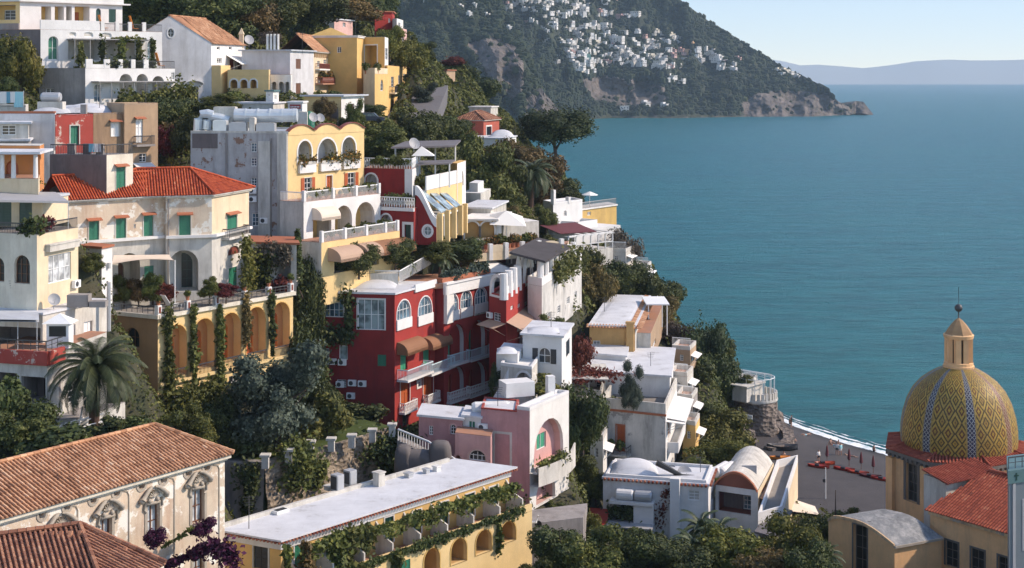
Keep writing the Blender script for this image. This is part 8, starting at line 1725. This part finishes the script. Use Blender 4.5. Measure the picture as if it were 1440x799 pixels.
p=P3(1175,760,130);r=thing('conifer_tree','small dark pointed conifer between the lamp post and the church','tree',p);q=MB();q.tube([p+Vector((0,0,-1)),p+Vector((0,0,4.6))],[.14,.03],6);q.build('trunk','bark',r);c=crown('foliage',[(0,0,z_,.95*(1-z_/5.2),.45)for z_ in(.4,1.1,1.8,2.5,3.2,3.9,4.5)],2600,.22,'leaf_pine',.6);o=bpy.data.objects.new('crown',c);COL.objects.link(o);o.parent=r
for i,(px,py,Y,rp,pb,l)in enumerate(((985,742,122,34,800,'left palm of the clump in front of the tank house'),(1010,752,119,36,810,'front palm of the clump in front of the vaulted house'),(975,768,115,34,820,'low palm at the bottom of the palm clump'),(1035,765,114,28,820,'right small palm of the clump'),(1160,785,110,30,830,'small palm at the bottom edge left of the church'))):palm(px,py,Y,rp,pb,l,nf=34,seed=20+i,trunk_r=.2)
for px,py,Y,w,h,l in((218,758,85,2.0,1.3,'purple bougainvillea clump under the middle palazzo window'),(284,742,88,1.8,1.9,'purple bougainvillea clump under the right palazzo window')):tree('purple',px,py+12,py-12,Y,30,l,'bougainvillea','bougainvillea',stem=0,ground=False)
vine([P3(x,y,87.5)for x,y in((232,797),(262,783),(292,770),(318,772),(326,792))],.5,.45,1700,'leaf_purple',.2,label='long purple bougainvillea branch across the lower palazzo front');vine([P3(x,y,87.5)for x,y in((228,770),(245,760),(262,748),(272,740))],.2,.2,90,'leaf_mid',.18,label='bare climbing stem between the two bougainvillea clumps')
GROUND_EXTRA=[];BARE=BAREQ
for px,py,Y in((0,1000,70),(300,900,85),(500,850,92),(700,900,100),(800,860,110),(900,855,112),(1000,845,112),(1100,840,112),(900,775,128),(820,760,126),(1000,780,128),(1300,830,112),(1420,840,112),(0,-30,240),(250,-30,248),(300,10,228),(400,-25,268),(430,20,262),(500,-15,300),(545,30,310),(560,60,320),(600,110,330),(660,160,330),(720,205,300),(760,262,262),(800,300,240),(868,352,226),(885,385,214),(905,425,208),(935,462,205),(970,505,200),(1005,560,196),(1022,600,192),(1030,628,184),(1040,650,172),(1050,690,160),(1090,740,150)):GROUND_EXTRA.append(tuple(P3(px,py,Y)))
for px,py,Y in((720,205,310),(760,262,276),(805,300,252),(850,352,238),(895,385,224),(925,425,217),(960,462,213),(990,505,208),(1022,560,203)):
 p=XY(px,Y)
 for k in(0,1,2):GROUND_EXTRA.append((p.x+7+10*k,p.y+6+14*k,-5))
for px,Y in((1060,200),(1120,190),(1180,175),(1240,170),(1300,165),(1120,165),(1180,160),(1150,176),(1400,160),(1080,178),(1100,156),(1240,150)):p=XY(px,Y);GROUND_EXTRA.append((p.x,p.y,-4))
GROUND_EXTRA+=[(60,250,-6),(40,330,-6),(10,420,-8),(65,190,-6),(-20,420,-8),(30,300,-6)]
gp=list(GP)
for pl,z0,z1 in FOOT:
 for i,p in enumerate(pl):gp.append((p.x,p.y,z0+.3))
gp+=GROUND_EXTRA
gp=np.array(gp)
x0,x1,y0,y1,st=-150,70,50,420,2.0
gx,gy=np.meshgrid(np.arange(x0,x1+.1,st),np.arange(y0,y1+.1,st),indexing='ij')
Z=np.zeros_like(gx);Wt=np.zeros_like(gx)
for(X_,Y_,Z_)in gp:
 d2=(gx-X_)**2+(gy-Y_)**2+.5;w=1/d2**1.7;Z+=w*Z_;Wt+=w
Z/=Wt
co_=[(800,330),(780,300),(780,275),(795,255),(818,240),(866,227),(915,214),(945,205),(985,200),(1030,196),(1040,188),(1046,178),(1060,165),(1090,150),(1180,140),(1330,132)]
cY=np.array([c[1]for c in co_][::-1],float);cX=np.array([(c[0]-CX)*c[1]/F for c in co_][::-1])
sm=np.clip((gx-np.interp(gy,cY,cX))/7,0,1);sm=sm*sm*(3-2*sm)*np.clip((gy-130)/6,0,1);Z=Z*(1-sm)-7*sm
Z+=.25*np.sin(gx*.9+gy*.4)*np.sin(gy*.7)
def in_quad(pl,X,Y_,g):
 m_=np.ones_like(X,bool);q=offset_poly(pl,g);n_=len(q)
 ar=sum(q[i].x*q[(i+1)%n_].y-q[(i+1)%n_].x*q[i].y for i in range(n_));sg=1 if ar>0 else-1
 for i in range(n_):
  a,b=q[i],q[(i+1)%n_];m_&=sg*((b.x-a.x)*(Y_-a.y)-(b.y-a.y)*(X-a.x))>=0
 return m_
occ=np.zeros_like(gx,bool)
for pl,z0,z1 in FOOT:
 a=in_quad(pl,gx,gy,1.6);Z[a]=np.minimum(Z[a],z0+.25);occ|=in_quad(pl,gx,gy,.3)
for pl,z0 in CLAMP:
 for i in range(1,len(pl)-1):a=in_quad([pl[0],pl[i],pl[i+1]],gx,gy,.2);Z[a]=np.minimum(Z[a],z0)
n=NT('hillside_soil')
f1=n.noise(n.coord((.25,.25,.25)),1,5);f2=n.noise(n.coord((1.5,1.5,1.5)),1,4)
c=n.mix(n.ramp(f1,[(.35,(0,0,0)),(.6,(1,1,1))]),(.022,.028,.011),(.06,.05,.03));c=n.mix(n.math('MULTIPLY',f2,.5),c,(.03,.04,.014))
n.base(c,.95);n.bump(f2,.8,.2);MAT['hillside_soil']=n.m
ni,nj=gx.shape
me=bpy.data.meshes.new('hillside');me.from_pydata(np.stack([gx,gy,Z],-1).reshape(-1,3).tolist(),[],[(i*nj+j,(i+1)*nj+j,(i+1)*nj+j+1,i*nj+j+1)for i in range(ni-1)for j in range(nj-1)])
me.materials.append(MAT['hillside_soil']);o=bpy.data.objects.new('hillside',me);COL.objects.link(o);tag(o,kind='structure');me.polygons.foreach_set('use_smooth',[True]*len(me.polygons))
gz=np.gradient(Z,st);N3=np.stack([-gz[0],-gz[1],np.ones_like(Z)],-1);N3/=np.linalg.norm(N3,axis=-1,keepdims=True)
ok=(~occ)&(Z>2.2)&(np.abs(gx/gy)<.40)
for q in BARE:ok&=~in_quad([Vector(p)for p in q],gx,gy,0)
ii,jj=np.nonzero(ok)
per=84
sel=np.repeat(np.arange(len(ii)),per);k=len(sel)
dx,dy=RNG.uniform(-st/2,st/2,k),RNG.uniform(-st/2,st/2,k);I,J=ii[sel],jj[sel]
px_=gx[I,J]+dx;py_=gy[I,J]+dy;pz_=Z[I,J]+gz[0][I,J]*dx+gz[1][I,J]*dy
mound=np.clip(.55*np.sin(px_*1.1+2*np.sin(py_*.5))*np.sin(py_*.9+1)+.35*np.sin(px_*2.3+1)*np.sin(py_*2.1),0,1)
P=np.stack([px_,py_,pz_+mound*1.0+RNG.random(k)*.25],-1)
sz=.24*(py_/150)
v=leaf_quads(P,N3[I,J],1.0,.7)
vc=v.reshape(-1,4,3);cc=vc.mean(1,keepdims=True);v=(cc+(vc-cc)*sz[:,None,None]).reshape(-1,3)
me=leaf_mesh('ground_cover',v,np.clip(RNG.normal(.45,.25,k),0,1),'leaf_mid');o=bpy.data.objects.new('ground_cover',me);COL.objects.link(o);tag(o,kind='stuff')
cand=np.argwhere((~occ)&(Z>4)&(np.abs(gx/gy)<.37)&(gy<265)&(gy>100));RNG.shuffle(cand);nsh=0
for i,j in cand:
 X_,Y_,Z_=float(gx[i,j]),float(gy[i,j]),float(Z[i,j]);px,py=CX+X_*F/Y_,HY+(HC-Z_)*F/Y_
 if not(0<px<1100 and 0<py<790)or any(in_quad([Vector(p)for p in q],np.array(X_),np.array(Y_),1)for q in BARE):continue
 k=random.choice(['bush','bush','bushmid','autumn','mid']);r=thing('wild_shrub','wild dark green shrub growing on the steep slope between the houses','shrub',(X_,Y_,Z_-.2),'wild shrubs on the slope')
 c=bpy.data.objects.new('crown',PROTO[k][nsh%3]);COL.objects.link(c);c.parent=r;s=random.uniform(1.1,2.3);c.scale=(s*1.3,s*1.3,s);c.location=(0,0,s*.4);c.rotation_euler=(0,0,nsh);nsh+=1
 if nsh>230:break
